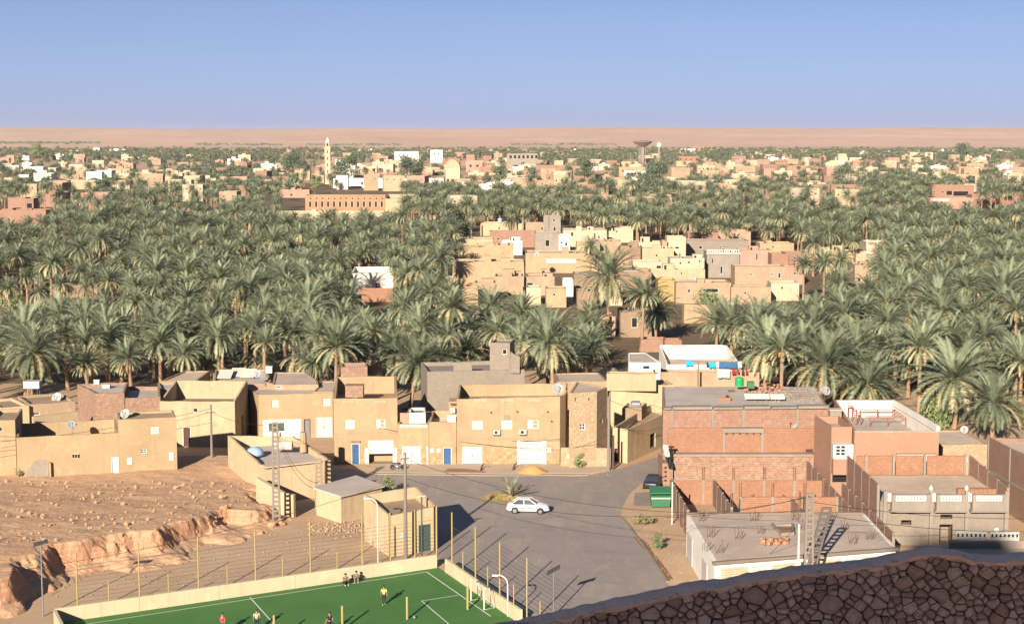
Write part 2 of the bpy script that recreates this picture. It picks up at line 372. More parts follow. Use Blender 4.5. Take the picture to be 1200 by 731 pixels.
sheet('dirt_gully', [(742, 629), (752, 631), (760, 637), (764, 645), (778, 662), (789, 678), (784, 680), (768, 660), (756, 645), (748, 636)], ground('wet_dirt', (.20, .095, .045), (.25, .13, .065), (.16, .08, .04)), .012)
sheet('concrete_apron', [(744, 577), (770, 576), (768, 593), (742, 592)], CONC, .012)
sheet('sandy_verge', [(560, 583), (575, 577), (592, 575), (604, 578), (612, 586), (596, 590), (572, 589)], ground('dry_verge', (.34, .25, .12), (.30, .2, .1), (.4, .3, .14)), .02)

# the pitch
PA, PB = G(514, 665), G(68, 730)                       # far wall, right end and left end
ux, uy = PB[0] - PA[0], PB[1] - PA[1]; LW = hypot(ux, uy); ux /= LW; uy /= LW
PR = G(590, 718); vx, vy = PR[0] - PA[0], PR[1] - PA[1]; q = hypot(vx, vy); vx /= q; vy /= q
def PP(a, b, z=0.0): return (PA[0] + ux * a + vx * b, PA[1] + uy * a + vy * b, z)   # a along the far wall, b towards the viewer
turf = MB(); turf.add([PP(0, 0, .03), PP(LW + 2.2, 0, .03), PP(LW + 2.2, 24, .03), PP(0, 24, .03)], [(0, 1, 2, 3)]); structure('pitch_turf', turf, TURFM)
ln = MB()
def pline(p, q, w=.1):
    a, b = Vector((*G(*p), .036)), Vector((*G(*q), .036)); s = (b - a).cross(Vector((0, 0, 1))).normalized() * w / 2
    ln.quad(a - s, b - s, b + s, a + s)
pline((70, 736), (486, 672.3), .09); pline((486, 672.3), (500, 670), .09); pline((500, 670), (575, 722), .1); pline((293, 700), (321, 731), .1); pline((536.5, 697.5), (494, 704), .09); pline((494, 704), (527, 732), .09); pline((321, 731), (330, 741), .1)
structure('pitch_lines', ln, LINEM)
# ------------------------------------------------------------------ houses
def inset(poly, t):
    n = len(poly); out = []
    for i in range(n):
        p0, p1, p2 = Vector(poly[i - 1]), Vector(poly[i]), Vector(poly[(i + 1) % n])
        d1, d2 = (p1 - p0).normalized(), (p2 - p1).normalized(); n1, n2 = Vector((-d1.y, d1.x)), Vector((-d2.y, d2.x))
        a, b = p1 + n1 * t, p1 + n2 * t; den = d1.x * d2.y - d1.y * d2.x
        if abs(den) < 1e-4: out.append(tuple(a)); continue
        s = ((b - a).x * d2.y - (b - a).y * d2.x) / den; out.append(tuple(a + d1 * s))
    return out
def ccw(p): return p if sum(p[i][0] * p[(i + 1) % len(p)][1] - p[(i + 1) % len(p)][0] * p[i][1] for i in range(len(p))) > 0 else p[::-1]
class Face:
    """an upright side of a house: u along it, z up, d out of it"""
    def __init__(s, A, B):
        s.A, s.B = A, B; s.L = max(1e-6, hypot(B[0] - A[0], B[1] - A[1])); s.e = ((B[0] - A[0]) / s.L, (B[1] - A[1]) / s.L); s.n = (s.e[1], -s.e[0])
    def p(s, u, z, d=0): return (s.A[0] + s.e[0] * u + s.n[0] * d, s.A[1] + s.e[1] * u + s.n[1] * d, z)
    def px(s, px, py): return onplane(px, py, s.A, s.B)
    def box(s, mb, u0, u1, z0, z1, d0, d1, mi=0):
        mb.hexa([s.p(u0, z0, d1), s.p(u1, z0, d1), s.p(u1, z0, d0), s.p(u0, z0, d0)], [s.p(u0, z1, d1), s.p(u1, z1, d1), s.p(u1, z1, d0), s.p(u0, z1, d0)], mi)
def frame_mb(f, u0, u1, z0, z1, w, d0, d1):
    mb = MB(); f.box(mb, u0, u0 + w, z0, z1, d0, d1); f.box(mb, u1 - w, u1, z0, z1, d0, d1); f.box(mb, u0 + w, u1 - w, z1 - w, z1, d0, d1); f.box(mb, u0 + w, u1 - w, z0, z0 + w, d0, d1); return mb
def fit_window(f, r, root, kind='glass', fm=None, pm=None):
    u0, u1, z0, z1 = r; rec = -.19; w = min(.1, (u1 - u0) * .12)
    win = frame_mb(f, u0, u1, z0, z1, w, rec, rec + .1).build('window', fm or WHITE, root)
    if kind == 'shut':                                   # closed shutter of upright slats
        k = max(2, int((u1 - u0) / .28)); s = (u1 - u0 - 2 * w) / k
        for i in range(k):
            mb = MB(); f.box(mb, u0 + w + i * s + .02, u0 + w + (i + 1) * s - .02, z0 + w, z1 - w, rec - .02, rec + .05 + .015 * (i % 2)); mb.build('slat', pm or WHITE, win)
    elif kind == 'half':
        um = lerp(u0, u1, .52); mb = MB(); f.box(mb, u0 + w, um, z0 + w, z1 - w, rec, rec + .05); mb.build('shutter_leaf', pm or WHITE, win)
        mb = MB(); f.box(mb, um, u1 - w, z0 + w, z1 - w, rec - .05, rec - .02); mb.build('pane', GLASS, win)
        mb = MB(); zm = (z0 + z1) / 2; f.box(mb, um, u1 - w, zm - .04, zm + .04, rec - .02, rec + .04); mb.build('glazing_bar', WHITE, win)
    else:
        mb = MB(); f.box(mb, u0 + w, u1 - w, z0 + w, z1 - w, rec - .02, rec + .02); mb.build('pane', GLASS if kind != 'dark' else DARK, win)
        if kind == 'grid':
            mb = MB(); um, zm = (u0 + u1) / 2, (z0 + z1) / 2; f.box(mb, um - .04, um + .04, z0 + w, z1 - w, rec + .02, rec + .06); f.box(mb, u0 + w, um - .04, zm - .04, zm + .04, rec + .02, rec + .06); f.box(mb, um + .04, u1 - w, zm - .04, zm + .04, rec + .02, rec + .06); mb.build('glazing_bar', fm or WHITE, win)
    return win
def fit_door(f, r, root, m, fm=None):
    u0, u1, z0, z1 = r; mb = MB(); f.box(mb, u0 + .09, u1 - .09, z0, z1 - .09, -.16, -.1)
    for (a, b) in ((.15, .45), (.55, .92)): f.box(mb, lerp(u0, u1, .22), lerp(u0, u1, .78), lerp(z0, z1, a), lerp(z0, z1, b), -.1, -.075)
    d = mb.build('door', m, root)
    mb = MB(); f.box(mb, u0, u0 + .09, z0, z1, -.2, .02); f.box(mb, u1 - .09, u1, z0, z1, -.2, .02); f.box(mb, u0 + .09, u1 - .09, z1 - .09, z1, -.2, .02); mb.build('door_frame', fm or m, d)
    mb = MB(); f.box(mb, lerp(u0, u1, .8), lerp(u0, u1, .86), lerp(z0, z1, .44), lerp(z0, z1, .52), -.1, -.03); mb.build('handle', METAL, d); return d
def fit_rollup(f, r, root, m, zlow=None):
    u0, u1, z0, z1 = r; zl = z0 if zlow is None else zlow; mb = MB(); n = max(3, int((z1 - zl) / .16)); h = (z1 - zl) / n
    for i in range(n): f.box(mb, u0 + .06, u1 - .06, zl + i * h + .012, zl + (i + 1) * h - .012, -.16, -.1)
    f.box(mb, u0 + .06, u1 - .06, zl, z1, -.2, -.16); d = mb.build('garage_door', m, root)
    mb = MB(); f.box(mb, u0 - .02, u0 + .06, z0, z1, -.2, .03); f.box(mb, u1 - .06, u1 + .02, z0, z1, -.2, .03); f.box(mb, u0 + .06, u1 - .06, z1 - .07, z1, -.08, .03); mb.build('door_frame', m, d); return d
def fit_leaves(f, r, root, m, n=2):
    u0, u1, z0, z1 = r; d = frame_mb(f, u0, u1, z0, z1, .1, -.2, .02).build('metal_door', m, root); s = (u1 - u0 - .2) / n
    for i in range(n):
        mb = MB(); f.box(mb, u0 + .1 + i * s + .02, u0 + .1 + (i + 1) * s - .02, z0 + .1, z1 - .1, -.18, -.11)
        for k in range(3): f.box(mb, u0 + .18 + i * s, u0 + .02 + (i + 1) * s, lerp(z0, z1, .2 + .25 * k) - .03, lerp(z0, z1, .2 + .25 * k) + .03, -.11, -.08)
        mb.build('leaf', m, d)
    mb = MB(); f.box(mb, (u0 + u1) / 2 - .05, (u0 + u1) / 2 + .05, lerp(z0, z1, .45), lerp(z0, z1, .53), -.08, -.03); mb.build('handle', METAL, d); return d

def house(name, label, cat, poly, z0, z1, wm, rm=None, par=.5, th=.25, fit=None, group=None, zt=None, extra=None, raised=None, jag=.045):
    """poly: ground corners, front-left first, counter-clockwise; fit: list of (side, kind, px0, py0, px1, py1[, material])"""
    P = [tuple(p) for p in poly]; n = len(P); zt = zt or [z1] * n; rm = rm or ROOF
    root = thing(name, label, cat, (P[0][0], P[0][1], z0), group); root['fp'] = 1; del root['fp']
    I = inset(P, th); zr = min(zt) - max(par, jag + .01); W = MB(); later = []
    faces = [Face(P[i], P[(i + 1) % n]) for i in range(n)]; rj = random.Random(int(abs(P[0][0]) * 77 + P[0][1] * 13))
    for i in range(n):
        f = faces[i]; j = (i + 1) % n; holes = []
        for it in (fit or []):
            if it[0] != i: continue
            (ua, za), (ub, zb) = f.px(it[2], it[3]), f.px(it[4], it[5]); u0, u1 = sorted((ua, ub)); q0, q1 = sorted((za, zb))
            u0 = max(.05, u0); u1 = min(f.L - .05, u1); q0 = max(z0 + (.02 if it[1] in ('open', 'cave', 'door', 'leaves', 'roll', 'half_roll', 'doorway') else .1), q0)
            if it[1] in ('open', 'cave', 'door', 'leaves', 'roll', 'half_roll', 'doorway') and q0 < z0 + .6: q0 = z0 + .02
            q1 = min(q1, min(zt[i], zt[j]) - .18)
            if u1 - u0 < .1 or q1 - q0 < .1: continue
            later.append((f, it, (u0, u1, q0, q1)))
            if it[1] not in ('panel', 'ac', 'plaque', 'ledge', 'tuft'): holes.append((u0, u1, q0, q1, 1.6 if it[1] in ('open', 'cave', 'half_roll', 'doorway') else .2))
        zc = min(zt[i], zt[j]) - .16
        us = sorted({0.0, f.L} | {h[0] for h in holes} | {h[1] for h in holes}); zs = sorted({z0, zc} | {h[2] for h in holes} | {h[3] for h in holes})
        for a in range(len(us) - 1):
            for b in range(len(zs) - 1):
                um, zm = (us[a] + us[a + 1]) / 2, (zs[b] + zs[b + 1]) / 2
                if any(h[0] < um < h[1] and h[2] < zm < h[3] for h in holes): continue
                W.quad(f.p(us[a], zs[b]), f.p(us[a + 1], zs[b]), f.p(us[a + 1], zs[b + 1]), f.p(us[a], zs[b + 1]))
        # hand-built parapet edge: uneven in short stretches
        fi = Face(I[i], I[j]); ns = max(1, min(14, int(f.L / 1.1))) if jag else 1
        tz = [lerp(zt[i], zt[j], q / ns) + (rj.uniform(-jag, jag) if 0 < q < ns else 0) for q in range(ns + 1)]
        for q in range(ns):
            ua, ub, va, vb = f.L * q / ns, f.L * (q + 1) / ns, fi.L * q / ns, fi.L * (q + 1) / ns
            W.quad(f.p(ua, zc), f.p(ub, zc), f.p(ub, tz[q + 1]), f.p(ua, tz[q])); W.quad(f.p(ua, tz[q]), f.p(ub, tz[q + 1]), fi.p(vb, tz[q + 1]), fi.p(va, tz[q])); W.quad(fi.p(va, tz[q]), fi.p(vb, tz[q + 1]), fi.p(vb, zr - .02), fi.p(va, zr - .02))
        for (u0, u1, q0, q1, dp) in holes:
            W.quad(f.p(u0, q0), f.p(u1, q0), f.p(u1, q0, -dp), f.p(u0, q0, -dp)); W.quad(f.p(u0, q1, -dp), f.p(u1, q1, -dp), f.p(u1, q1), f.p(u0, q1))
            W.quad(f.p(u0, q0, -dp), f.p(u0, q1, -dp), f.p(u0, q1), f.p(u0, q0)); W.quad(f.p(u1, q0), f.p(u1, q1), f.p(u1, q1, -dp), f.p(u1, q0, -dp))
            W.quad(f.p(u0, q0, -dp), f.p(u1, q0, -dp), f.p(u1, q1, -dp), f.p(u0, q1, -dp))
    W.build('wall', wm, root)
    rb = MB(); rb.prism(inset(P, th - .03), zr - .12, zr); rb.build('roof', rm, root)
    for f, it, r in later:
        k = it[1]; m = it[6] if len(it) > 6 else None
        if k in ('glass', 'shut', 'half', 'grid', 'dark'): fit_window(f, r, root, k, m)
        elif k == 'door': fit_door(f, r, root, m or BLUE, it[7] if len(it) > 7 else WHITED)
        elif k == 'roll': fit_rollup(f, r, root, m or WHITE)
        elif k == 'half_roll': fit_rollup(f, r, root, m or WHITE, lerp(r[2], r[3], .42))
        elif k == 'leaves': fit_leaves(f, r, root, m or LILAC, it[7] if len(it) > 7 else 2)
        elif k == 'panel':
            mb = MB(); f.box(mb, r[0], r[1], max(r[2], z0) if r[2] > z0 + .6 else z0, r[3], 0, .07); mb.build(it[7] if len(it) > 7 else 'cladding', m or STONE, root)
        elif k == 'ledge':
            mb = MB(); f.box(mb, r[0], r[1], r[2], r[3], 0, .3); mb.build(it[7] if len(it) > 7 else 'ledge', m or CONC, root)
        elif k == 'plaque':
            mb = MB(); f.box(mb, r[0], r[1], r[2], r[3], 0, .09); mb.build(it[7] if len(it) > 7 else 'meter_box', m or WHITE, root)
        elif k == 'ac':
            mb = MB(); f.box(mb, r[0], r[1], r[2], r[3], .08, .42); ac = mb.build('air_conditioner', WHITE, root)
            mb = MB(); um, zm, rr = lerp(r[0], r[1], .4), (r[2] + r[3]) / 2, (r[3] - r[2]) * .38
            mb.add([f.p(um + rr * cos(2 * pi * q / 10), zm + rr * sin(2 * pi * q / 10), .43) for q in range(10)] + [f.p(um + rr * .8 * cos(2 * pi * q / 10), zm + rr * .8 * sin(2 * pi * q / 10), .45) for q in range(10)], [(q, (q + 1) % 10, 10 + (q + 1) % 10, 10 + q) for q in range(10)] + [tuple(range(10, 20))]); mb.build('fan_grille', RUBBER, ac)
            mb = MB(); f.box(mb, r[0], r[1], r[2] - .1, r[2] - .03, 0, .42); mb.build('bracket', RUST, ac)
        elif k in ('cave', 'doorway', 'open'):
            mb = MB(); w = .07
            f.box(mb, r[0], r[0] + w, r[2], r[3], -.3, -.05); f.box(mb, r[1] - w, r[1], r[2], r[3], -.3, -.05); f.box(mb, r[0] + w, r[1] - w, r[3] - w, r[3], -.3, -.05); mb.build('door_frame' if r[2] < z0 + .3 else 'window_frame', m or BROWND, root)
    root_faces[root.name] = (faces, zr, zt, I); return root
root_faces = {}
def rect(pl, pr, zt, depth, z=None):
    """four ground corners from the two front corners seen at height zt and the depth of the house"""
    a, b = G(pl[0], pl[1], zt), G(pr[0], pr[1], zt); e = Vector((b[0] - a[0], b[1] - a[1])).normalized(); n = Vector((-e.y, e.x)) * depth
    return [a, b, (b[0] + n.x, b[1] + n.y), (a[0] + n.x, a[1] + n.y)]
def polyz(pts, z): return [G(x, y, z) for x, y in pts]
def wallrun(name, label, pts, z0, z1, th, m, cat='wall', group=None, cap=None, zt=None):
    """a free-standing wall along ground points, its stretches butted end to end"""
    root = thing(name, label, cat, (*pts[0][:2], z0), group); n = len(pts); zt = zt or [z1] * n
    off = []
    for i, p in enumerate(pts):
        d = Vector(pts[min(i + 1, n - 1)]) - Vector(pts[max(i - 1, 0)]); d.normalize(); off.append((-d.y * th / 2, d.x * th / 2))
    for i in range(n - 1):
        a, b, s, t = pts[i], pts[i + 1], off[i], off[i + 1]; mb = MB()
        mb.hexa([(a[0] - s[0], a[1] - s[1], z0), (b[0] - t[0], b[1] - t[1], z0), (b[0] + t[0], b[1] + t[1], z0), (a[0] + s[0], a[1] + s[1], z0)],
                [(a[0] - s[0], a[1] - s[1], zt[i]), (b[0] - t[0], b[1] - t[1], zt[i + 1]), (b[0] + t[0], b[1] + t[1], zt[i + 1]), (a[0] + s[0], a[1] + s[1], zt[i])])
        mb.build('wall_section', m, root)
    return root
# ------------------------------------------------------------------ the houses along the street
def zt_at(px, py, Yb): return Zof(py, Yb)
EX = []
# left: long yellow house on the knoll, with open court and roof room
a, b = G(20.5, 559, 1.2), G(207.8, 549, 1.2); e = Vector((b[0] - a[0], b[1] - a[1])).normalized(); nb = Vector((-e.y, e.x)); Ltot = (Vector(b) - Vector(a)).length
A0_, E0_, N0_ = a, e, nb
def hA(u, v): return (A0_[0] + E0_.x * u + N0_.x * v, A0_[1] + E0_.y * u + N0_.y * v)
fA = Face(hA(0, 0), hA(Ltot, 0)); uR = fA.px(138.5, 495)[0]
house('long_house', 'long low yellow house front with grey bricked-up arch, left part around an open court', 'house', [hA(0, 0), hA(uR, 0), hA(uR, 9.5), hA(0, 9.5)], .8, 5.75, Y1, TAN, par=2.6, fit=[
    (0, 'panel', 84.5, 531, 93, 536.5, CREAM, 'vent_block'), (0, 'door', 130, 535.5, 140, 555.5, BLUEL)])
mb = MB(); c0, r0 = fA.px(44.5, 551); n = 12
for i in range(n):
    pass
arch = [fA.px(30.5, 558), fA.px(57, 558), fA.px(57, 541), fA.px(53, 538.5), fA.px(47, 538), fA.px(40, 541), fA.px(34, 548), fA.px(30.5, 555)]
mb.add([fA.p(u, z, .12) for u, z in arch] + [fA.p(u, z, 0) for u, z in arch], [tuple(range(8))] + [(i, 8 + i, 8 + (i + 1) % 8, (i + 1) % 8) for i in range(8)])
lh = bpy.data.objects['long_house']; ar = mb.build('blocked_arch', CONC, lh); mb = MB(); u1, _ = fA.px(57, 545); fA.box(mb, u1 + .02, u1 + .25, 1, fA.px(57, 541)[1], 0, .5); mb.build('arch_buttress', Y1, lh)
for (x0, x1, y0, y1) in ((84.8, 87.2, 532, 536), (88, 90.2, 532, 536), (91, 92.8, 532, 536)):
    (p0, q0), (p1, q1) = fA.px(x0, y1), fA.px(x1, y0); mb = MB(); fA.box(mb, p0, p1, q0, q1, .072, .09); mb.build('vent_hole', DARK, lh)
house('roof_room_house', 'right end of the long yellow house, raised by a roof room with small white window', 'house', [hA(uR + .01, .004), hA(Ltot, .004), hA(Ltot, 5), hA(uR + .01, 5)], .8, 7.3, Y1, TAN, par=.25, fit=[
    (0, 'shut', 175.5, 500, 186, 508, WHITE, BLUEL), (0, 'grid', 165, 526, 172, 531, WHITE), (0, 'plaque', 198, 530, 203.5, 539), (0, 'plaque', 149, 536, 155, 543.5), (3, 'dark', 131, 497, 134, 505)])
house('far_left_house', 'yellow house cut off at the left edge beside the long yellow house', 'house', rect((-14, 493), (17.5, 492), 7.4, 8), .6, 7.4, Y1, TAN, par=.4, fit=[(0, 'dark', -1, 501, 2.5, 505)])
house('low_tan_house', 'low tan house with ochre front at the far left edge under the palms', 'house', rect((1, 478), (34, 475), 5, 7.5), 0, 5, Y2, TAN, par=.35)
house('dish_house', 'low mud house with a big satellite dish, left of the square red brick house', 'house', rect((34.5, 474), (88, 470), 5, 8), 0, 5, TAN, TAN, par=.35, fit=[(0, 'dark', 39, 483, 47, 486)])
wallrun('court_wall', 'pale yellow court wall behind the long yellow house', [G(38, 488, 5.2), G(91, 482, 5.2)], 0, 5.2, .4, Y3)
house('square_brick_house', 'square raw red brick house standing behind the long yellow house', 'house', polyz([(112, 461), (145.5, 459.5), (150, 447.5), (90.5, 450)], 7.2), 0, 7.2, BR3, ROOFG, par=.35)
house('stepped_brick_house', 'lower raw brick house with white parapet ends, right of the square brick house', 'house', polyz([(146.5, 466.5), (188, 464.5), (187, 452.5), (150.5, 452.5)], 6.5), 0, 6.5, BR3, ROOFG, par=.5)
house('sandy_roof_house', 'flat house with a pale sandy roof at the palm edge left of the solar frames', 'house', polyz([(188, 446.5), (230, 446), (246, 434.5), (216, 434.5)], 5.2), 0, 5.2, TAN, ROOF, par=.15)
house('cream_court_house', 'cream walled house with brick lean-to roof behind the shaded alley', 'house', rect((187, 470), (275, 470.5), 5.9, 8.5), 0, 5.9, Y3, BRD, par=1.0, zt=[5.9, 5.9, 7.3, 7.3], fit=[(0, 'door', 214, 500, 224, 520, BROWND), (0, 'dark', 226, 478, 232, 483), (0, 'dark', 200, 482, 205, 487)])
house('grey_back_house', 'low grey roofed house behind the shaded alley under the palms', 'house', rect((187, 456), (213, 455), 6, 6), 0, 6, TAN, ROOFG, par=.3)
house('mud_hut', 'small square brown mud hut at the right of the shaded alley', 'hut', polyz([(262, 488.5), (285.5, 487.5), (284, 484), (248, 484.5)], 3.3), 0, 3.3, MUD, TAN, par=.15, fit=[(0, 'dark', 270, 496, 273, 501)])
house('alley_end_house', 'rough tan house beside the dark passage left of the yellow shop house', 'house', polyz([(275, 456), (289.5, 455.5), (290, 447), (275, 447)], 6), 0, 6, TAN, ROOF, par=.25, fit=[(0, 'doorway', 277, 470, 286, 500)])
house('low_roof_house', 'low house with dishes and boards on its grey roof at the palm edge', 'house', polyz([(250, 451), (319, 449), (312, 432.5), (252, 433)], 5.4), 0, 5.4, TAN, ROOFG, par=.3, fit=[(0, 'dark', 279, 451, 285, 455)])
house('shop_house', 'yellow two storey house with white painted shop fronts below', 'house', polyz([(303, 462.5), (390, 460.5), (392, 452), (290.5, 455)], 5.9), 0, 5.9, Y1, CONCD, par=.12, fit=[
    (0, 'shut', 318, 468, 327, 477.5, CREAM, Y3), (0, 'shut', 378, 466.5, 388, 476, CREAM, Y3), (0, 'panel', 308, 492, 329, 513, WHITEP, 'shop_front'), (0, 'panel', 329.6, 491.5, 353, 512, WHITEP, 'shop_front'),
    (0, 'door', 356, 491, 364, 512, METAL, BROWND), (0, 'leaves', 370, 489, 389.5, 511, WHITED), (3, 'dark', 294, 459, 298, 462)])
f = root_faces['shop_house'][0][0]; sh_ = bpy.data.objects['shop_house']
for (x0, y0, x1, y1, m, nm) in ((315, 495, 333, 505, GREEND, 'awning'), (336, 494, 351, 507, BLUEL, 'shop_shutter')):
    (u0, q0), (u1, q1) = f.px(x0, y1), f.px(x1, y0); mb = MB(); f.box(mb, u0, u1, q0, q1, .08, .16); mb.build(nm, m, sh_)
house('terrace_house', 'tan upper house with flat brown roof terrace behind the yellow shop house', 'house', polyz([(319, 450.5), (373, 450.5), (372, 446), (358, 436), (322, 436)], 6.5), 0, 6.5, TAN, CONCD, par=.12, fit=[(0, 'glass', 322, 451.5, 330, 455, WHITE)])
house('corner_roof_house', 'low brown roofed house between shop house and big yellow house', 'house', polyz([(367.5, 459), (391, 459), (397, 446.5), (376, 446.5)], 6.05), 0, 6.05, TAN, CONCD, par=.1)
house('brick_roof_tower', 'small square brick stair tower among the palms above the yellow house', 'tower', rect((399.5, 430), (430.5, 429.5), 9.2, 4), 0, 9.2, BR3, ROOF, par=.25)
# the big yellow house with the half open white garage
house('garage_house', 'big yellow two storey house with a half open white garage and blue door', 'house', rect((391, 467.2), (465.5, 466.2), 8.1, 12), 0, 8.1, Y1, TAN, par=1.3, zt=[8.1, 8.1, 9.0, 9.0], fit=[
    (0, 'shut', 404, 492, 415.5, 502.5, WHITE, CREAM), (0, 'half', 440.5, 491, 451.5, 501.5, WHITE, CREAM), (0, 'door', 411.8, 519.5, 421.5, 540.5, BLUE), (0, 'half_roll', 431.5, 516, 461, 543.2, WHITE),
    (0, 'panel', 423, 525, 427, 545, STONE), (0, 'plaque', 427.3, 525, 431, 543, WHITEP, 'pilaster'), (0, 'plaque', 461.5, 525, 465, 543, WHITEP, 'pilaster'), (0, 'ledge', 411, 516.6, 422, 517.4, CONC), (0, 'panel', 391.2, 506.2, 465.3, 507.2, TAN, 'string_course')])
gh = bpy.data.objects['garage_house']; f = root_faces['garage_house'][0][0]
for x0 in (402, 440):
    for k in range(4):
        (u0, q0), (u1, q1) = f.px(x0 + k * 3.2, 471.6), f.px(x0 + k * 3.2 + 2.2, 469.2); mb = MB(); f.box(mb, u0, u1, q0, q1, 0, .08); mb.build('vent_star', CREAM, gh)
house('low_terrace_house', 'lower yellow wing with balustraded terrace joining the two big yellow houses', 'house', rect((465.8, 496.6), (502.4, 496.8), 5.05, 9), 0, 5.05, Y1, ROOFG, par=.25, fit=[
    (0, 'leaves', 471, 522.5, 493, 542.5, LILAC), (0, 'panel', 465.8, 526, 470, 545, STONE), (0, 'panel', 494, 526, 499.5, 545, STONE), (0, 'plaque', 500, 523, 502, 544, WHITE, 'pipe_box'), (0, 'panel', 465.9, 506.4, 502.2, 507.4, TAN, 'string_course'), (0, 'ledge', 471, 516.2, 493, 516.9, CONC)])
lt = bpy.data.objects['low_terrace_house']; f = root_faces['low_terrace_house'][0][0]
for k in range(11):
    u = lerp(.4, f.L - .3, k / 10); mb = MB(); f.box(mb, u - .1, u + .1, 4.62, 4.96, .003, .06); mb.build('baluster', WHITE, lt)
house('white_terrace_room', 'white walled roof room behind the balustraded terrace', 'roof room', rect((479.5, 483.8), (498.5, 483.6), 6.1, 4), 4.8, 6.1, WHITEP, CONC, par=.3)
house('grey_terrace_room', 'grey lilac plastered roof room left of the white one on the terrace', 'roof room', rect((466.2, 483.8), (479.3, 483.8), 6.1, 4), 4.8, 6.1, PINKP, CONC, par=.3)
house('balcony_house', 'big yellow house with air conditioners, stone ground floor and wide white garage', 'house', polyz([(535.5, 467.3), (654, 461.5), (661.5, 459.5), (665, 456.5), (661, 447.2), (537, 453.2)], 8.1)[:0] or [G(535.5, 544.6), G(656, 544), G(662.5, 541.5), G(665, 537), (G(665, 537)[0] + .2, G(665, 537)[1] + 6), (G(535.5, 544.6)[0], G(535.5, 544.6)[1] + 9)], 0, 8.1, Y1, TAN, par=1.1, zt=[8.1, 8.35, 8.4, 8.4, 8.5, 8.5], fit=[
    (0, 'shut', 552.5, 493, 565.5, 503, WHITE, CREAM), (0, 'shut', 587, 492.3, 600, 502.5, WHITE, CREAM), (0, 'half', 618, 492, 631, 502.3, WHITE, CREAM), (0, 'ac', 578, 503.3, 586, 508.4), (0, 'ac', 608.7, 502.8, 616.8, 508.2), (0, 'plaque', 590.5, 486.2, 597, 491, CONC, 'louvre'),
    (0, 'leaves', 541.5, 523.5, 565, 543.3, LILAC), (0, 'roll', 610.5, 516.2, 635.5, 543.8, WHITE), (0, 'panel', 606, 516, 610, 546, WHITEP, 'pilaster'), (0, 'panel', 636, 516, 640, 546, WHITEP, 'pilaster'), (0, 'panel', 565.6, 523.3, 605.6, 546, STONE), (0, 'panel', 640.4, 530, 655.5, 546, STONE), (0, 'plaque', 641, 524.5, 646, 530, WHITE, 'sign_plate'),
    (0, 'panel', 535.8, 513.5, 655, 514.2, TAN, 'string_course'), (0, 'ledge', 559, 518.2, 579, 518.7, CONC)])
bh = bpy.data.objects['balcony_house']; f = root_faces['balcony_house'][0][0]
for x0 in (557, 589, 620):
    for k in range(4):
        (u0, q0), (u1, q1) = f.px(x0 + k * 3.4, 470.2), f.px(x0 + k * 3.4 + 2.2, 467.8); mb = MB(); f.box(mb, u0, u1, q0, q1, 0, .07); mb.build('vent_star', CREAM, bh)
for (x, y) in ((575, 482.5), (606, 481.8), (641.5, 482), (646, 493)):
    u, q = f.px(x, y); mb = MB(); f.box(mb, u - .07, u + .07, q - .07, q + .07, 0, .35); mb.build('water_spout', RUST, bh)
house('blue_door_house', 'low yellow wing with blue door half open and stone base, left of the air conditioners', 'house', [G(503, 544.6), G(535, 544.6), (G(535, 544.6)[0], G(535, 544.6)[1] + 8), (G(503, 544.6)[0], G(503, 544.6)[1] + 8)], 0, 5.3, Y1, WHITEP, par=.9, fit=[
    (0, 'door', 519, 524, 529.3, 543.8, BLUE), (0, 'panel', 503.2, 523.5, 518.4, 546, STONE), (0, 'panel', 530.4, 523.5, 534.8, 546, STONE), (0, 'plaque', 504, 525, 508, 530, WHITE), (0, 'plaque', 512, 525, 516, 530, WHITE), (0, 'panel', 503.3, 513.4, 534.8, 514.2, TAN, 'string_course')])
X0 = G(503, 544.6); bx0, bx1 = D(525.5, 480, X0[1])[0], D(536, 480, X0[1])[0]
mb = MB(); mb.box(bx0, bx1, X0[1] + 1.2, X0[1] + 4, 4.4, 7.6); r_ = thing('balcony_recess', 'yellow and white balcony nook with a rusty cover beside the big yellow house', 'balcony', (bx0, X0[1] + 1.2, 4.4)); mb.build('back_wall', Y1, r_)
mb = MB(); mb.box(bx0 - .1, bx1 - .2, X0[1] + .06, X0[1] + .2, 4.9, 6.1); mb.build('parapet', WHITEP, r_); mb = MB(); mb.box(bx0 + .2, bx1 - .3, X0[1] + .6, X0[1] + 1.1, 6.3, 6.9); mb.build('air_conditioner', WHITE, r_); mb = MB(); mb.box(bx0 + .2, bx1, X0[1] + .7, X0[1] + 1.3, 7.25, 7.4); mb.build('canopy', RUST, r_)
# grey block house among the palms behind
house('grey_block_house', 'unfinished grey block house rising behind the big yellow houses', 'house', rect((500.5, 435.5), (614.5, 433), 8.6, 9), 0, 8.6, BLOCK, CONC, par=.5, fit=[(0, 'panel', 531, 424.5, 553, 436, BLOCK, 'block_wall')])
house('grey_block_tower', 'taller grey block stair tower with one square opening on the unfinished block house', 'tower', rect((574, 401.5), (597.5, 402), 12.2, 4), 8.2, 12.2, BLOCK, CONC, par=.2, fit=[(0, 'dark', 588.5, 409, 594, 415.5)])
house('grey_block_landing', 'grey block stair wall stepping down right of the block tower', 'wall', rect((597.8, 415.5), (609, 415.5), 10.7, 3), 8.2, 10.7, BLOCK, CONC, par=.15, zt=[11.0, 10.4, 10.4, 11.0])
house('grey_block_parapet', 'raised grey block parapet on the left of the unfinished block house roof', 'wall', rect((531.5, 424.5), (553, 424.5), 9.7, .5), 8.3, 9.7, BLOCK, CONC, par=.1)
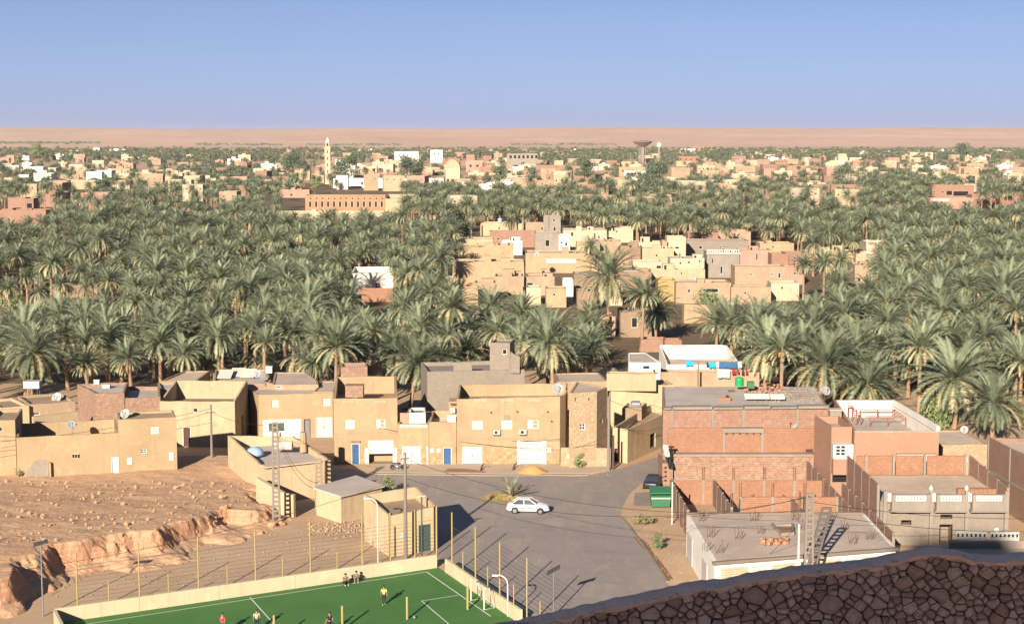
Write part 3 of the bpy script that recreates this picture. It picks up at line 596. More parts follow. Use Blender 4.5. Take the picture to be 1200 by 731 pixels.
# stone tower house at the bend
tw = [G(667.5, 548.5), G(700, 548), G(713.5, 543.5), G(704, 524)]
tw = polyz([(667, 460.5), (699.5, 459), (711.5, 454), (676, 447)], 9.2)
house('stone_tower_house', 'tall tan stone house with a brown flat roof at the street bend', 'house', tw, 0, 9.2, STONE2, CONCD, par=.1, fit=[(0, 'grid', 679, 496, 686, 503.5, WHITE), (0, 'dark', 673.5, 466, 675.5, 470.5), (0, 'dark', 689.5, 465.5, 691.5, 470), (1, 'dark', 704, 491, 706, 496)])
wallrun('rubble_yard_wall', 'low stone yard wall with painted white sign at the foot of the stone tower house', [G(657, 546.5), G(716, 547)], 0, 2.35, .4, STONE2)
mb = MB(); q = G(663, 547); p0, p1 = D(665, 532, q[1] - .2), D(672, 537, q[1] - .2); mb.box(p0[0], p1[0], q[1] - .31, q[1] - .24, p1[1], p0[1]); tag(mb.build('wall_sign', WHITE, None, (p0[0], q[1] - .3, p1[1])), 'small white painted plate on the low stone yard wall', 'sign')
house('brown_roof_house', 'low house with two brown roof slabs behind the stone tower house', 'house', polyz([(653, 447), (712, 446.5), (702, 436.5), (649, 437.5)], 6.2), 0, 6.2, TAN, CONCD, par=.15)
house('ochre_back_house', 'wide ochre house with a pale upper band behind the street bend', 'house', rect((716, 452.5), (790, 451), 5.6, 5), 0, 5.6, Y2, TAN, par=.2)
house('ochre_upper_wall', 'pale yellow upper wall set back on the wide ochre house', 'wall', rect((711, 437.5), (769, 438), 7.4, 2), 5, 7.4, Y3, TAN, par=.15)
yl = polyz([(718, 500.5), (735.5, 503), (790, 480.5), (762, 474)], 4.2)
house('corner_yard_house', 'low yellow corner house running back along the side street', 'house', yl, 0, 4.2, Y2, TAN, par=.9, fit=[(1, 'dark', 762, 509, 768, 523, MUD), (0, 'doorway', 720, 525, 724, 546)])
house('yard_room', 'small tan roof room inside the low yellow corner house', 'roof room', polyz([(729, 478.5), (752, 477), (758, 472), (735, 472)], 5.0), 0, 5.0, TAN, ROOFG, par=.2)
# white house with the washing lines
house('washing_line_house', 'white walled roof terrace where washing hangs, under the palms', 'house', polyz([(781, 427), (868, 427)], 4.6) + [(G(868, 427, 4.6)[0] - .5, 261), (G(781, 427, 4.6)[0], 261)], 0, 4.6, WHITEP, ROOF, par=.9, zt=[4.6, 4.6, 5.95, 5.95])
house('small_white_house', 'small white roofed house with an air conditioner left of the washing lines', 'house', polyz([(737, 424.5), (774, 424.5), (757, 413), (736, 413.5)], 6.4), 0, 6.4, WHITEP, ROOFG, par=.1, fit=[(0, 'glass', 753, 428, 762, 433, WHITE), (0, 'ac', 764, 432, 770, 436)])
house('tan_stair_house', 'tan rough walled yard house with a sloping white stair wall below the washing', 'house', polyz([(775, 436), (890, 436)], 5.2) + [(G(890, 436, 5.2)[0], 247), (G(775, 436, 5.2)[0], 247)], 0, 5.2, TAN, ROOF, par=.3, zt=[5.2, 5.2, 4.0, 4.0])
house('brick_cube_room', 'small orange brick roof cube at the left end of the white washing terrace', 'roof room', rect((779, 398.5), (799, 398.5), 6.6, 3), 0, 6.6, BR2, ROOF, par=.15)
# ------------------------------------------------------------------ right side: raw brick house, flat roof, salmon house, balustrade house
def block(root, name, poly, z0, z1, wm, rm, par=.3, th=.22):
    n = len(poly); I = inset(poly, th); W = MB()
    for i in range(n):
        j = (i + 1) % n; a, b, c, d = poly[i], poly[j], I[j], I[i]
        W.quad((*a, z0), (*b, z0), (*b, z1), (*a, z1)); W.quad((*a, z1), (*b, z1), (*c, z1), (*d, z1)); W.quad((*d, z1), (*c, z1), (*c, z1 - par), (*d, z1 - par))
    o = W.build(name, wm, root); r = MB(); r.prism(inset(poly, th - .02), z1 - par - .1, z1 - par); r.build('roof', rm, o); return o
def cols(root, f, xs, y0, y1, w=.22, m=CONC, d=.1):
    for x in xs:
        (u, q0), (_, q1) = f.px(x, y1), f.px(x, y0); mb = MB(); f.box(mb, u - w / 2, u + w / 2, q0, q1, 0, d); mb.build('column', m, root)
def panels(root, f, xs, y0, y1, m, w=.24, d=.04):
    for xa, xb in zip(xs[:-1], xs[1:]):
        (ua, q0), (ub, q1) = f.px(xa, y1), f.px(xb, y0); mb = MB(); f.box(mb, ua + w / 2, ub - w / 2, q0, q1, 0.002, d); mb.build('brick_panel', m, root)
P1 = polyz([(777, 479), (971, 477.5), (957, 452.5), (776, 452.5)], 8.45)
bhs = house('brick_terrace_house', 'large stepped raw brick house with grey flat roof beside the side street', 'house', P1, 0, 8.4, BR1, ROOFG, par=.06)
f = root_faces[bhs.name][0][0]
panels(bhs, f, (777.5, 787, 835, 871, 934, 970.5), 480, 507, BR1); cols(bhs, f, (787, 835, 871, 934), 479, 507, .3)
sl_ = MB(); n_ = 6
xs = [777, 787, 835, 871, 903, 934, 970.5]
for i in range(len(xs) - 1):
    (ua, _), (ub, _) = f.px(xs[i], 479), f.px(xs[i + 1], 479); mb = MB(); f.box(mb, ua + .08, ub - .08, 8.41, 8.62 + .1 * (i % 2), -.9, .42); mb.build('roof_slab', CONC, bhs)
YF = 183.3; x0, x1 = D(788, 540, YF)[0], D(953.5, 540, YF)[0]
lw = block(bhs, 'lower_storey', [(x0, YF), (x1, YF), (x1, 188), (x0, 188)], 0, 3.5, BR3, CONC, .05)
f3 = Face((x0, YF), (x1, YF)); panels(lw, f3, (788.5, 953), 541, 569, BR3); cols(lw, f3, (789.6,), 540, 571, .34)
mb = MB(); f3.box(mb, 0, f3.L, 3.2, 3.46, 0, .14); mb.build('tie_beam', CONC, lw); mb = MB(); f3.box(mb, 0, f3.L, .35, .55, 0, .12); mb.build('tie_beam', CONC, lw)
x2, x3 = D(783, 510, 184.6)[0], D(968, 510, 184.6)[0]
mw = block(bhs, 'middle_storey', [(x2, 184.6), (x3, 184.6), (x3, 187.2), (x2, 187.2)], 3.45, 6.25, BR2, CONC, .5)
f2 = Face((x2, 184.6), (x3, 184.6)); panels(mw, f2, (795, 848, 893, 943), 508, 532, BR2); cols(mw, f2, (848, 893), 506, 533, .26, CONC, .12)
(ua, qa), (ub, qb) = f2.px(847, 506.5), f2.px(895, 501.5); mb = MB(); f2.box(mb, ua, ub, qa, qb, -1.6, .25); mb.build('concrete_ledge', CONC, mw)
for k in range(6):
    u = lerp(ua + .4, ub - .4, k / 5); mb = MB(); f2.box(mb, u - .07, u + .07, qa - .2, qa - .02, 0, .22); mb.build('beam_end', BROWND, mw)
(ua, qa), (ub, qb) = f2.px(944, 535), f2.px(952.5, 526); mb = MB(); f2.box(mb, ua, ub, qa, qb, .003, .05); mb.build('hatch', BROWND, mw)
x4, x5 = x1 + .02, D(974, 540, 184.2)[0]
rw = block(bhs, 'door_bay', [(x4, 184.2), (x5, 184.2), (x5, 188), (x4, 188)], 0, 3.1, BR1, CONC, .05); fr = Face((x4, 184.2), (x5, 184.2))
(ua, qa), (ub, qb) = fr.px(953.5, 570.5), fr.px(960.5, 550); mb = MB(); fr.box(mb, max(.02, ua), ub, qa, qb, .003, .05); mb.build('doorway', BROWND, rw)
mb = MB(); fr.box(mb, fr.L - .3, fr.L, 0, 3, .002, .12); mb.build('column', CREAM, rw)
cx0 = D(776, 560, 182.4)[0]; cb = block(bhs, 'corner_porch', [(cx0, 182.4), (x0 - .02, 182.4), (x0 - .02, 188), (cx0, 188)], 0, 2.6, BR1, CONC, .08)
fc = Face((cx0, 182.4), (x0 - .02, 182.4))
for k in range(4):
    mb = MB(); fc.box(mb, .25, .5, .5 + k * .5, .7 + k * .5, .003, .03); mb.build('vent_hole', DARK, cb)
mb = MB(); fc.box(mb, fc.L - .28, fc.L - .1, 2.6, 4.4, -.25, -.05); fc.box(mb, fc.L - .5, fc.L + .12, 4.4, 4.55, -.3, 0); mb.build('prop', DARK, cb)
# roof clutter is built with the small things; yard walls in front of the brick house
def yard(label, a, b, z1, m=BR1, col_at=(0, 1), rebar=(), zt2=None):
    root = thing('yard_wall', label, 'wall', (*a, 0)); fy = Face(a, b); k = max(1, round(fy.L / 3.2)); us = [fy.L * i / k for i in range(k + 1)]; z2 = zt2 or z1
    zz = lambda u: lerp(z1, z2, u / fy.L)
    for i in range(k):
        u0, u1 = us[i] + .12, us[i + 1] - .12
        mb = MB(); mb.hexa([fy.p(u0, 0, .1), fy.p(u1, 0, .1), fy.p(u1, 0, -.1), fy.p(u0, 0, -.1)], [fy.p(u0, zz(u0), .1), fy.p(u1, zz(u1), .1), fy.p(u1, zz(u1), -.1), fy.p(u0, zz(u0), -.1)]); mb.build('brick_panel', m, root)
    for i, u in enumerate(us):
        mb = MB(); fy.box(mb, u - .12, u + .12, 0, zz(u) + .06, -.13, .13); c_ = mb.build('column', CONC, root)
        if i in rebar:
            for q in range(4):
                mb = MB(); p0 = fy.p(u - .09 + .18 * (q % 2), zz(u) + .05, -.09 + .18 * (q // 2)); mb.tube([p0, (p0[0] + rnd.uniform(-.05, .05), p0[1], zz(u) + 1.35 + rnd.random() * .3)], .028, 4); mb.build('rebar', RUST, c_)
    return root
yard('long yard wall of dusty brick along the sand verge', (17.55, 158.6), (17.25, 173), 2.75, BRD)
yard('back yard wall of orange brick with rebar stubs below the mottled brick storey', (17.5, 173.2), (34, 173.2), 2.6, BR2, rebar=(1, 2, 3, 4))
yard('short cross wall of brick dividing the yard on its left', (22.1, 160), (21.9, 173), 2.7, BRD, rebar=(0,))
yard('front yard wall of orange brick with many rebar stubs behind the flat concrete roof', (23.6, 164.5), (33.6, 164.5), 2.75, BR2, rebar=(0, 1, 2))
yard('short cross wall of brick dividing the yard on its right', (29.2, 156.8), (28.9, 164.3), 2.6, BR1, rebar=(1,))
yard('low brick wall closing the yard beside the salmon house', (33.9, 156.5), (33.7, 182), 2.9, BR1)
# flat concrete roof building in front
Qp = polyz([(837.5, 657), (1050, 640.5), (1012.5, 600.5), (804.5, 601.5)], 4.05)
qh = house('flat_roof_shop', 'wide low building with bare flat concrete roof and rebar sprouts above white shop doors', 'shop', Qp, 0, 4.0, WHITEP, CONCD, par=.04)
f = root_faces[qh.name][0][0]; fl = root_faces[qh.name][0][3]
for i, (xa, xb, m, nm) in enumerate(((845, 877, CREAM, 'shop_shutter'), (881, 898, WHITED, 'metal_door'), (905, 932, CREAM, 'shop_shutter'), (938, 943, GREEND, 'metal_door'), (950, 985, CREAM, 'shop_shutter'), (990, 1004, WHITED, 'metal_door'), (1010, 1044, CREAM, 'shop_shutter'))):
    (ua, _), (ub, _) = f.px(xa, 664), f.px(xb, 664); k = 16; mb = MB()
    for j in range(k): f.box(mb, ua, ub, .1 + j * 3.3 / k + .012, .1 + (j + 1) * 3.3 / k - .012, .002, .06)
    mb.build(nm, m, qh)
mb = MB(); f.box(mb, -.25, f.L + .2, 3.8, 4.06, .01, .4); mb.build('roof_edge', CONCD, qh)
for (xa, ya, xb, yb) in ((806, 625, 810, 648), (823, 655, 827, 680)):
    (ua, q0), (ub, q1) = fl.px(xa, ya), fl.px(xb, yb); u0, u1 = sorted((ua, ub)); mb = MB(); fl.box(mb, max(.1, u0), min(fl.L - .1, u1 + .8), .05, 2.6, .003, .06); d = mb.build('metal_door', LILAC, qh)
mb = MB(); p0 = G(804, 601.8, 4.05); p1 = G(1012, 600.8, 4.05); mb.hexa([(p0[0] + .1, p0[1] - .5, 3.98), (p1[0] - .1, p1[1] - .5, 3.98), (p1[0] - .1, p1[1] - .3, 3.98), (p0[0] + .1, p0[1] - .3, 3.98)], [(p0[0] + .1, p0[1] - .5, 4.3), (p1[0] - .1, p1[1] - .5, 4.22), (p1[0] - .1, p1[1] - .3, 4.22), (p0[0] + .1, p0[1] - .3, 4.3)]); mb.build('roof_kerb', CONCD, qh)
hx = polyz([(915.5, 628), (931, 627), (929, 616), (904, 616)], 4.0)
mb = MB(); I = inset(hx, .14)
for i in range(4):
    a_, b_, c_, d_ = hx[i], hx[(i + 1) % 4], I[(i + 1) % 4], I[i]; mb.hexa([(*a_, 3.99), (*b_, 3.99), (*c_, 3.99), (*d_, 3.99)], [(*a_, 4.3), (*b_, 4.3), (*c_, 4.3), (*d_, 4.3)])
mb.build('roof_hatch_kerb', CONC, qh); mb = MB(); mb.prism(inset(hx, .16), 3.98, 4.02); mb.build('roof_hatch_floor', BR2, qh)
k = 0
for (x, y) in ((823, 610), (884, 610), (932, 609), (833, 629), (892, 625), (844, 648), (901, 639), (975, 608), (990, 621), (1000, 637), (941, 620), (827, 645), (866, 631), (960, 645), (1020, 632)):
    gx, gy = G(x, y, 4.0); rb = thing('rebar_clump', 'bundle of bare rebar rods sprouting from the flat concrete roof', 'rebar', (gx, gy, 3.97), 'rebar bundles on the flat concrete roof')
    for q in range(4):
        bx, by = gx + .35 * (q - 1.5) * .6, gy + .25 * (q % 2); mb = MB(); mb.tube([(bx, by, 3.97), (bx + rnd.uniform(-.16, .16), by + rnd.uniform(-.15, .15), 4.6 + rnd.random() * .55)], .024, 4); mb.build('rod', RUST, rb)
# salmon house
Yr = 174.6
R1 = polyz([(1001.5, 505.5), (1100.5, 505.5), (1059, 472.5), (988, 472)], 8.0); 
R1 = [R1[0], R1[1], (R1[1][0] - .8, R1[1][1] + 17.5), (R1[0][0] + 1.2, R1[0][1] + 17.5)]
sh2 = house('salmon_house', 'salmon painted house with white lined roof terrace and long white window band', 'house', R1, 0, 8.0, SALMON, ROOFG, par=1.35, zt=[7.95, 7.95, 8.6, 8.6], fit=[])
f = root_faces[sh2.name][0][0]; zr = root_faces[sh2.name][1]; I = inset(R1, .27)
for i in (1, 2, 3):                                            # white lining of the roof terrace
    a_, b_ = I[i], I[(i + 1) % 4]; fi = Face(b_, a_); mb = MB(); fi.box(mb, .03, fi.L - .03, zr, 7.9 if i != 2 else 8.55, 0, .05); mb.build('parapet_lining', WHITEP, sh2)
mb = MB(); f.box(mb, 0, f.L, 7.96, 8.05, -.28, .06); mb.build('coping', CREAM, sh2)
fB = root_faces[sh2.name][0][1]; mb = MB(); fB.box(mb, .03, fB.L, 7.97, 8.62, -.26, .03); mb.build('coping', WHITEP, sh2)
(ua, qa), (ub, qb) = f.px(1051, 540.2), f.px(1096, 531.8); w_ = frame_mb(f, ua, ub, qa, qb, .1, -.02, .12).build('window_band', WHITE, sh2)
for k in range(4):
    mb = MB(); f.box(mb, lerp(ua + .1, ub - .1, k / 4) + .03, lerp(ua + .1, ub - .1, (k + 1) / 4) - .03, qa + .1, qb - .1, .002, .06 + .02 * (k % 2)); mb.build('shutter', WHITE, w_)
mb = MB(); f.box(mb, ua - .1, ub + .1, qb + .01, qb + .12, 0, .3); mb.build('window_hood', SALMON, sh2)
Yb = R1[0][1]
xa, xb = D(978, 520, Yb - .6)[0], D(994, 520, Yb - .6)[0]
wing = block(sh2, 'stair_wing', [(xa, Yb + 1.2), (R1[0][0] - .03, Yb + 1.2), (R1[0][0] - .03, Yb + 8), (xa - .6, Yb + 8)], 0, 8.3, SALMON, ROOFG, .8)
fw = Face((xa, Yb + 1.2), (R1[0][0] - .03, Yb + 1.2))
mb = MB(); fw.box(mb, .05, fw.L - .1, Zof(560, Yb + .4), Zof(541, Yb + .4), .002, 1.1); bay = mb.build('bay', SALMON, sh2)
mb = MB(); fw.box(mb, 0, fw.L - .05, Zof(541, Yb + .2) + .003, Zof(523.5, Yb + .2), .002, 1.25); bw = mb.build('bay_window', WHITE, sh2)
for i in range(2):
    for j in range(3):
        mb = MB(); u0 = lerp(.3, fw.L * .62, i / 2); z0_ = Zof(541, Yb + .2) + .45 + j * .37; fw.box(mb, u0, u0 + .4, z0_, z0_ + .26, 1.252, 1.27); mb.build('pane', GLASS, bw)
mb = MB(); fw.box(mb, .2, fw.L - .2, 2.2, Zof(560.5, Yb + .4), .003, .04); mb.build('doorway', DARK, sh2)
# pergola frames on the terrace
tz = zr
def perg(name, lab, x0, x1, y0, y1, h, nx, ny, slats=0):
    rt = thing(name, lab, 'frame', (x0, y0, tz))
    for i in range(nx):
        for j in range(ny):
            x, y = lerp(x0, x1, i / (nx - 1)), lerp(y0, y1, j / (ny - 1)); mb = MB(); mb.box(x - .05, x + .05, y - .05, y + .05, tz, tz + h - .08); mb.build('post', WOODR, rt)
    for j in range(ny):
        y = lerp(y0, y1, j / (ny - 1)); mb = MB(); mb.box(x0 - .05, x1 + .05, y - .05, y + .05, tz + h - .08, tz + h); mb.build('rail', WOODR, rt)
    for k in range(slats):
        y = lerp(y0, y1, (k + .5) / slats); mb = MB(); mb.box(x0, x1, y - .08, y + .08, tz + h + .003, tz + h + .05); mb.build('slat', WOODR, rt)
    return rt
gx, gy = G(1022, 502, tz); g2 = G(1064, 502, tz)
perg('rail_frame', 'long red brown timber rail frame on the salmon house roof', gx, g2[0], gy + 1.2, gy + 6.5, 1.1, 3, 2, 5)
perg('leaning_rail', 'short dark red timber rail running back along the salmon house roof terrace', gx - 1.4, gx - .9, gy + 2, gy + 9, 1.5, 2, 4, 9)
q = G(984, 500, 7.4); mb = MB(); mb.box(q[0] - .7, q[0] + .6, q[1] + 2, q[1] + 3.2, 7.5, 8.9); sbx = thing('roof_cistern', 'grey square cistern on the salmon stair wing', 'tank', (q[0] - .7, q[1] + 2, 7.5)); mb.build('tank_body', CONC, sbx); mb = MB(); mb.box(q[0] - .8, q[0] + .7, q[1] + 1.9, q[1] + 3.3, 8.903, 9.0); mb.build('lid', ROOFG, sbx)
# orange back wall, terrace, and grey balustrade house
Yt0, Yt1 = 155.6, 167.8; xl, xr = 35.75, D(1178, 600, Yt0)[0]
ss = house('balustrade_house', 'grey block house front with white panelled roof balustrade in three bays', 'house', [(xl + .1, Yt0), (xr, Yt0), (xr + 1.2, Yt1), (xl + .1, Yt1)], 0, 4.35, BLOCK, ROOF, par=.05, fit=[
    (0, 'cave', 1056, 609, 1068, 614.5), (0, 'cave', 1102, 602.5, 1116, 607.5), (0, 'doorway', 1101, 614, 1116, 633)])
f = root_faces[ss.name][0][0]
uw = [f.px(x, 600)[0] for x in (1040, 1088.5, 1092, 1130, 1134, 1177)]
for b_ in range(3):
    u0, u1 = uw[2 * b_], uw[2 * b_ + 1]; mb = MB()
    f.box(mb, u0 + .25, u1 - .1, 3.55, 4.45, .002, .75); f.box(mb, u0 + .25, u0 + .6, 4.45, 5.15, .3, .75); f.box(mb, u1 - .4, u1 - .1, 4.45, 5.15, .3, .75); f.box(mb, u0 + .6, u1 - .4, 5.05, 5.15, .4, .7); bay = mb.build('balcony_bay', CONC, ss)
    mb = MB(); f.box(mb, u0 + .63, u1 - .43, 4.47, 5.03, .5, .62); pn = mb.build('white_panel', WHITE, bay)
    k = int((u1 - u0 - 1) / .32)
    for i in range(k):
        uu = lerp(u0 + .75, u1 - .55, (i + .5) / k); mb = MB(); f.box(mb, uu - .05, uu + .05, 4.6, 4.9, .622, .65); mb.build('fretwork', CONC, pn)
    mb = MB(); f.box(mb, u0 - .15, u0 + .2, 4.4, 5.25, .1, .62); mb.build('white_post', WHITE, ss)
    mb = MB(); f.box(mb, u0 + .1, u1 - .02, 3.4, 3.547, .002, .85); mb.build('bay_sill', CONC, ss)
for u in (uw[0] - .3, uw[1] + .2, uw[3] + .2, uw[5] + .12):
    mb = MB(); f.box(mb, u - .17, u + .17, 0, 5.4, .004, .3); mb.build('column', CONC, ss)
for x in (1090.5, 1132):
    u = f.px(x, 580)[0]; mb = MB(); p_ = f.p(u, 5.42, .15); mb.lathe((p_[0], p_[1], 5.4), [(.12, 0), (.2, .15), (.2, .3), (.05, .5), (.01, .6)], 8); mb.build('finial', WHITE, ss)
q = f.px(1166, 612); mb = MB(); p_ = f.p(q[0], 1, .6); mb.lathe((p_[0], p_[1], .9), [(.28, 0), (.3, .1), (.3, .72), (.24, .9), (.08, .98)], 12); tag(mb.build('gas_bottle_tank', WHITE, None, (p_[0], p_[1], .9), True), 'white rounded water tank on a stand before the grey block wall', 'tank')
mb = MB(); mb.box(p_[0] - .3, p_[0] + .3, p_[1] - .3, p_[1] + .3, 0, .88); tag(mb.build('tank_stand', CONC, None, (p_[0], p_[1], 0)), 'grey block stand under the white water tank', 'stand')
yo = thing('orange_wall', 'orange brick wall in three panels closing the tan roof terrace at the back', 'wall', (xl, 168.2, 0)); fo = Face((xl, 168.3), (D(1131, 555, 168.3)[0], 168.3))
for (xa, xb) in ((1004, 1014), (1016, 1045), (1049.5, 1081.5), (1086, 1129)):
    (ua, _), (ub, _) = fo.px(xa, 550), fo.px(xb, 550); mb = MB(); fo.box(mb, max(0, ua), ub, 0, 6.3, -.1, .1); mb.build('brick_panel', BR2, yo)
for xa in (1015, 1047, 1083.5, 1130.5):
    (ua, _) = fo.px(xa, 550); mb = MB(); fo.box(mb, ua - .12, ua + .12, 0, 6.4, -.14, .14); mb.build('column', CONC, yo)
yard('tall brick side wall with concrete posts left of the tan roof terrace', (35.6, 154.8), (35.4, 168), 6.15, BR1, zt2=6.3)
yard('low brick boundary wall running towards the parapet left of the balustrade house', (35.2, 146.5), (34.9, 168), 3.4, BR1)
yard('brick side wall with white posts right of the tan roof terrace', (D(1162, 575, Yt0 + 1)[0] + 1.6, Yt0 + 1), (D(1131, 545, 168)[0] + .6, 168.2), 5.4, BR1, zt2=6.3)
bk = thing('brick_kerb', 'low bright orange brick ledge standing on the tan roof terrace', 'ledge', (44, 158.5, 4.3)); q0, q1 = G(1122, 578, 4.6), G(1166, 577, 4.6)
for k in range(9):
    mb = MB(); xa = lerp(q0[0], q1[0], k / 9); mb.box(xa + .01, lerp(q0[0], q1[0], (k + 1) / 9) - .01, q0[1], q0[1] + .5, 4.3, 5.05); mb.build('brick_panel', BR2, bk)
house('rubble_house', 'low half ruined house with tan roof and rubble walls right of the salmon house', 'house', rect((1103, 521), (1158, 520.5), 4, 9), 0, 4, STONE2, ROOF, par=.1, fit=[(0, 'doorway', 1143, 546, 1155, 556), (0, 'dark', 1124, 536, 1134, 541)])
house('tan_rear_block', 'small brick and rubble block in front of the half ruined house', 'house', rect((1119, 524), (1151, 523), 3.6, 2), 0, 3.6, BR3, TAN, par=.1)
U1 = polyz([(1232, 549), (1330, 549), (1300, 513), (1157.5, 512.5)], 7.0)
eh = house('edge_brick_house', 'big dusty brick house cut off at the right edge with concrete posts', 'house', U1, 0, 7.0, BRD, ROOF, par=.5)
f = root_faces[eh.name][0][3]
for t_ in (.02, .3, .62, .98):
    mb = MB(); f.box(mb, f.L * (1 - t_) - .14 if t_ > .05 else f.L - .2, f.L * (1 - t_) + .14 if t_ > .05 else f.L - .01, 0, 7.02, .004, .09); mb.build('column', CONC, eh)
mb = MB(); f.box(mb, 0, f.L, 3.3, 3.55, .005, .1); mb.build('tie_beam', CONC, eh)
EDGED = plain('weathered_slab_edge', (.16, .125, .10), .9)  # darker tone painting in the shadow line along the flat roof's edge and kerb
for o in qh.children:
    if o.name.split('.')[0] in ('roof_edge', 'roof_kerb'): o.data.materials[0] = EDGED
bkp = MB(); b0, b1 = D(1046, 641, 150.2)[0], D(1290, 641, 150.2)[0]; bkp.add([(b0, 144, -.3), (b1, 144, -.3), (b1, 147, 1.2), (b0 + 2, 147, 1.0), (b1, 150.9, 1.3), (b0 + 2, 150.9, 1.1), (b1, 151.4, -.3), (b0, 151.4, -.3)], [(0, 1, 2, 3), (3, 2, 4, 5), (5, 4, 6, 7), (0, 3, 5, 7), (1, 6, 4, 2)]); structure('road_bank', bkp, PAVE)
lwv = thing('street_wall', 'low grey street wall with two white ornamental panels by the parapet', 'wall', (D(1157, 637, 150)[0], 150, 1.2)); fv = Face((D(1112, 640, 150)[0], 150), (D(1215, 634, 149.6)[0], 149.6)); zb_, zt2_ = Zof(641, 150), Zof(628.5, 150)
mb = MB(); fv.box(mb, 0, fv.L, 1.1, zb_ + .12, -.1, .1); mb.build('base', CONC, lwv)
for (xa, xb) in ((1120, 1156), (1160, 1194)):
    (ua, _), (ub, _) = fv.px(xa, 634), fv.px(xb, 634); mb = MB(); fv.box(mb, ua, ub, zb_ + .122, zt2_, -.06, .06); pn = mb.build('ornamental_panel', WHITED, lwv)
    for k_ in range(7):
        uu = lerp(ua, ub, (k_ + .5) / 7); mb = MB(); fv.box(mb, uu - .09, uu + .09, lerp(zb_, zt2_, .45), lerp(zb_, zt2_, .75), .062, .075); mb.build('panel_hole', RUBBER, pn)
# the three houses between knoll and street
W1 = polyz([(311, 546.5), (387.5, 538), (345, 513), (267, 518)], 4.1)
house('street_flat_house', 'yellow flat roofed house with cylinder tank and dome on its roof, by the knoll', 'house', W1, 0, 4.1, Y2, ROOFG, par=.3, zt=[3.75, 4.0, 4.3, 4.9], fit=[])
w1 = bpy.data.objects['street_flat_house']; f = root_faces['street_flat_house'][0][0]
mb = MB(); f.box(mb, -.1, f.L * .82, 3.98, 4.12, -1.2, .35); mb.build('roof_slab', ROOF, w1)
wallrun('gate_wall', 'yellow wall stub with crumbling end beside the dark yard of the flat house', [G(302, 560, 3.3), G(331, 577, 2.6), G(345, 580.5, 2.4)], 0, 2.6, .45, Y2, zt=[3.4, 2.7, 2.5])
W2 = polyz([(399.5, 580.8), (447.5, 569.5), (417, 558.3), (370.5, 571.5)], 2.9)
h2 = house('grey_roof_hut', 'small yellow hut with flat grey roof above the rubble heap', 'hut', W2, 0, 2.8, Y2, ROOFG, par=.0, fit=[])
mb = MB(); mb.prism([(p[0], p[1]) for p in inset(W2, -.25)], 2.803, 2.98); mb.build('roof_slab', ROOFG, h2)
W3 = polyz([(456, 601.5), (511.5, 594), (488, 576), (426.5, 584)], 4.2)
h3 = house('green_door_house', 'yellow mud house with dark green metal door and sagging parapet behind the pitch', 'house', W3, 0, 4.2, Y2, TAN, par=.35, zt=[3.95, 4.25, 4.75, 4.6], fit=[(0, 'leaves', 490.5, 615.5, 504.5, 645, GREEND, 1), (0, 'plaque', 470, 624, 474, 630, WHITED)])
# ------------------------------------------------------------------ the dry stone parapet in front of the viewpoint
WALLS, t = newmat('dark_wall_stone'); p = t.obj(); oi = t.n('ShaderNodeObjectInfo')
a = t.mix(t.ramp(t.noise(p, 6, 6, .7), .35, .7), (.50, .31, .22), (.61, .40, .30)); a = t.mix(oi.outputs['Random'], (.30, .175, .12), a); a = t.mix(t.ramp(t.noise(p, 25, 4, .7), .45, .7, 0, .5), a, (.38, .2, .125))
t.l(a, t.bs.inputs['Base Color']); t.bump(t.noise(p, 14, 6, .75), .9, .02)
MORT, t = newmat('earth_mortar'); p = t.pos(); t.l(t.mix(t.noise(p, 7, 5), (.26, .12, .08), (.36, .18, .12)), t.bs.inputs['Base Color']); t.bump(t.noise(p, 30, 5, .8), 1, .03)
CAPM, t = newmat('mud_wall_cap'); p = t.pos(); a = t.mix(t.ramp(t.noise(p, 3, 5, .7), .35, .7), (.76, .44, .31), (.80, .49, .36)); a = t.mix(t.ramp(t.noise(p, 18, 4), .5, .7, 0, .5), a, (.52, .31, .22)); t.l(a, t.bs.inputs['Base Color']); t.bump(t.noise(p, 12, 6, .75), .8, .03)
YW = 16.0
SIL = [(500, 746), (560, 731.5), (600, 724.5), (700, 702), (760, 690), (800, 681), (860, 672), (900, 665), (960, 657), (1000, 653.5), (1040, 648), (1062, 642), (1092, 637.5), (1120, 640), (1137, 646), (1170, 646), (1200, 644.5), (1250, 644), (1300, 640)]
CAPD = 0.17
front = []
for i, (x, y) in enumerate(SIL):
    d = .12 if 1062 <= x <= 1120 else CAPD
    bx, bz = D(x, y, YW + d); front.append((bx, bz - .02, bz, d))
def wtop(x):
    for (xa, za, *_), (xb, zb, *_) in zip(front[:-1], front[1:]):
        if xa <= x <= xb: return lerp(za, zb, (x - xa) / (xb - xa))
    return front[-1][1] if x > 0 else front[0][1]
par = thing('parapet_wall', 'dark dry stone parapet in shade across the lower right corner with mud cap', 'wall', (3, YW, 33))
cap = MB(); N = 320; rw = random.Random(3); x0w, x1w = front[0][0], front[-1][0]; rowsC = []
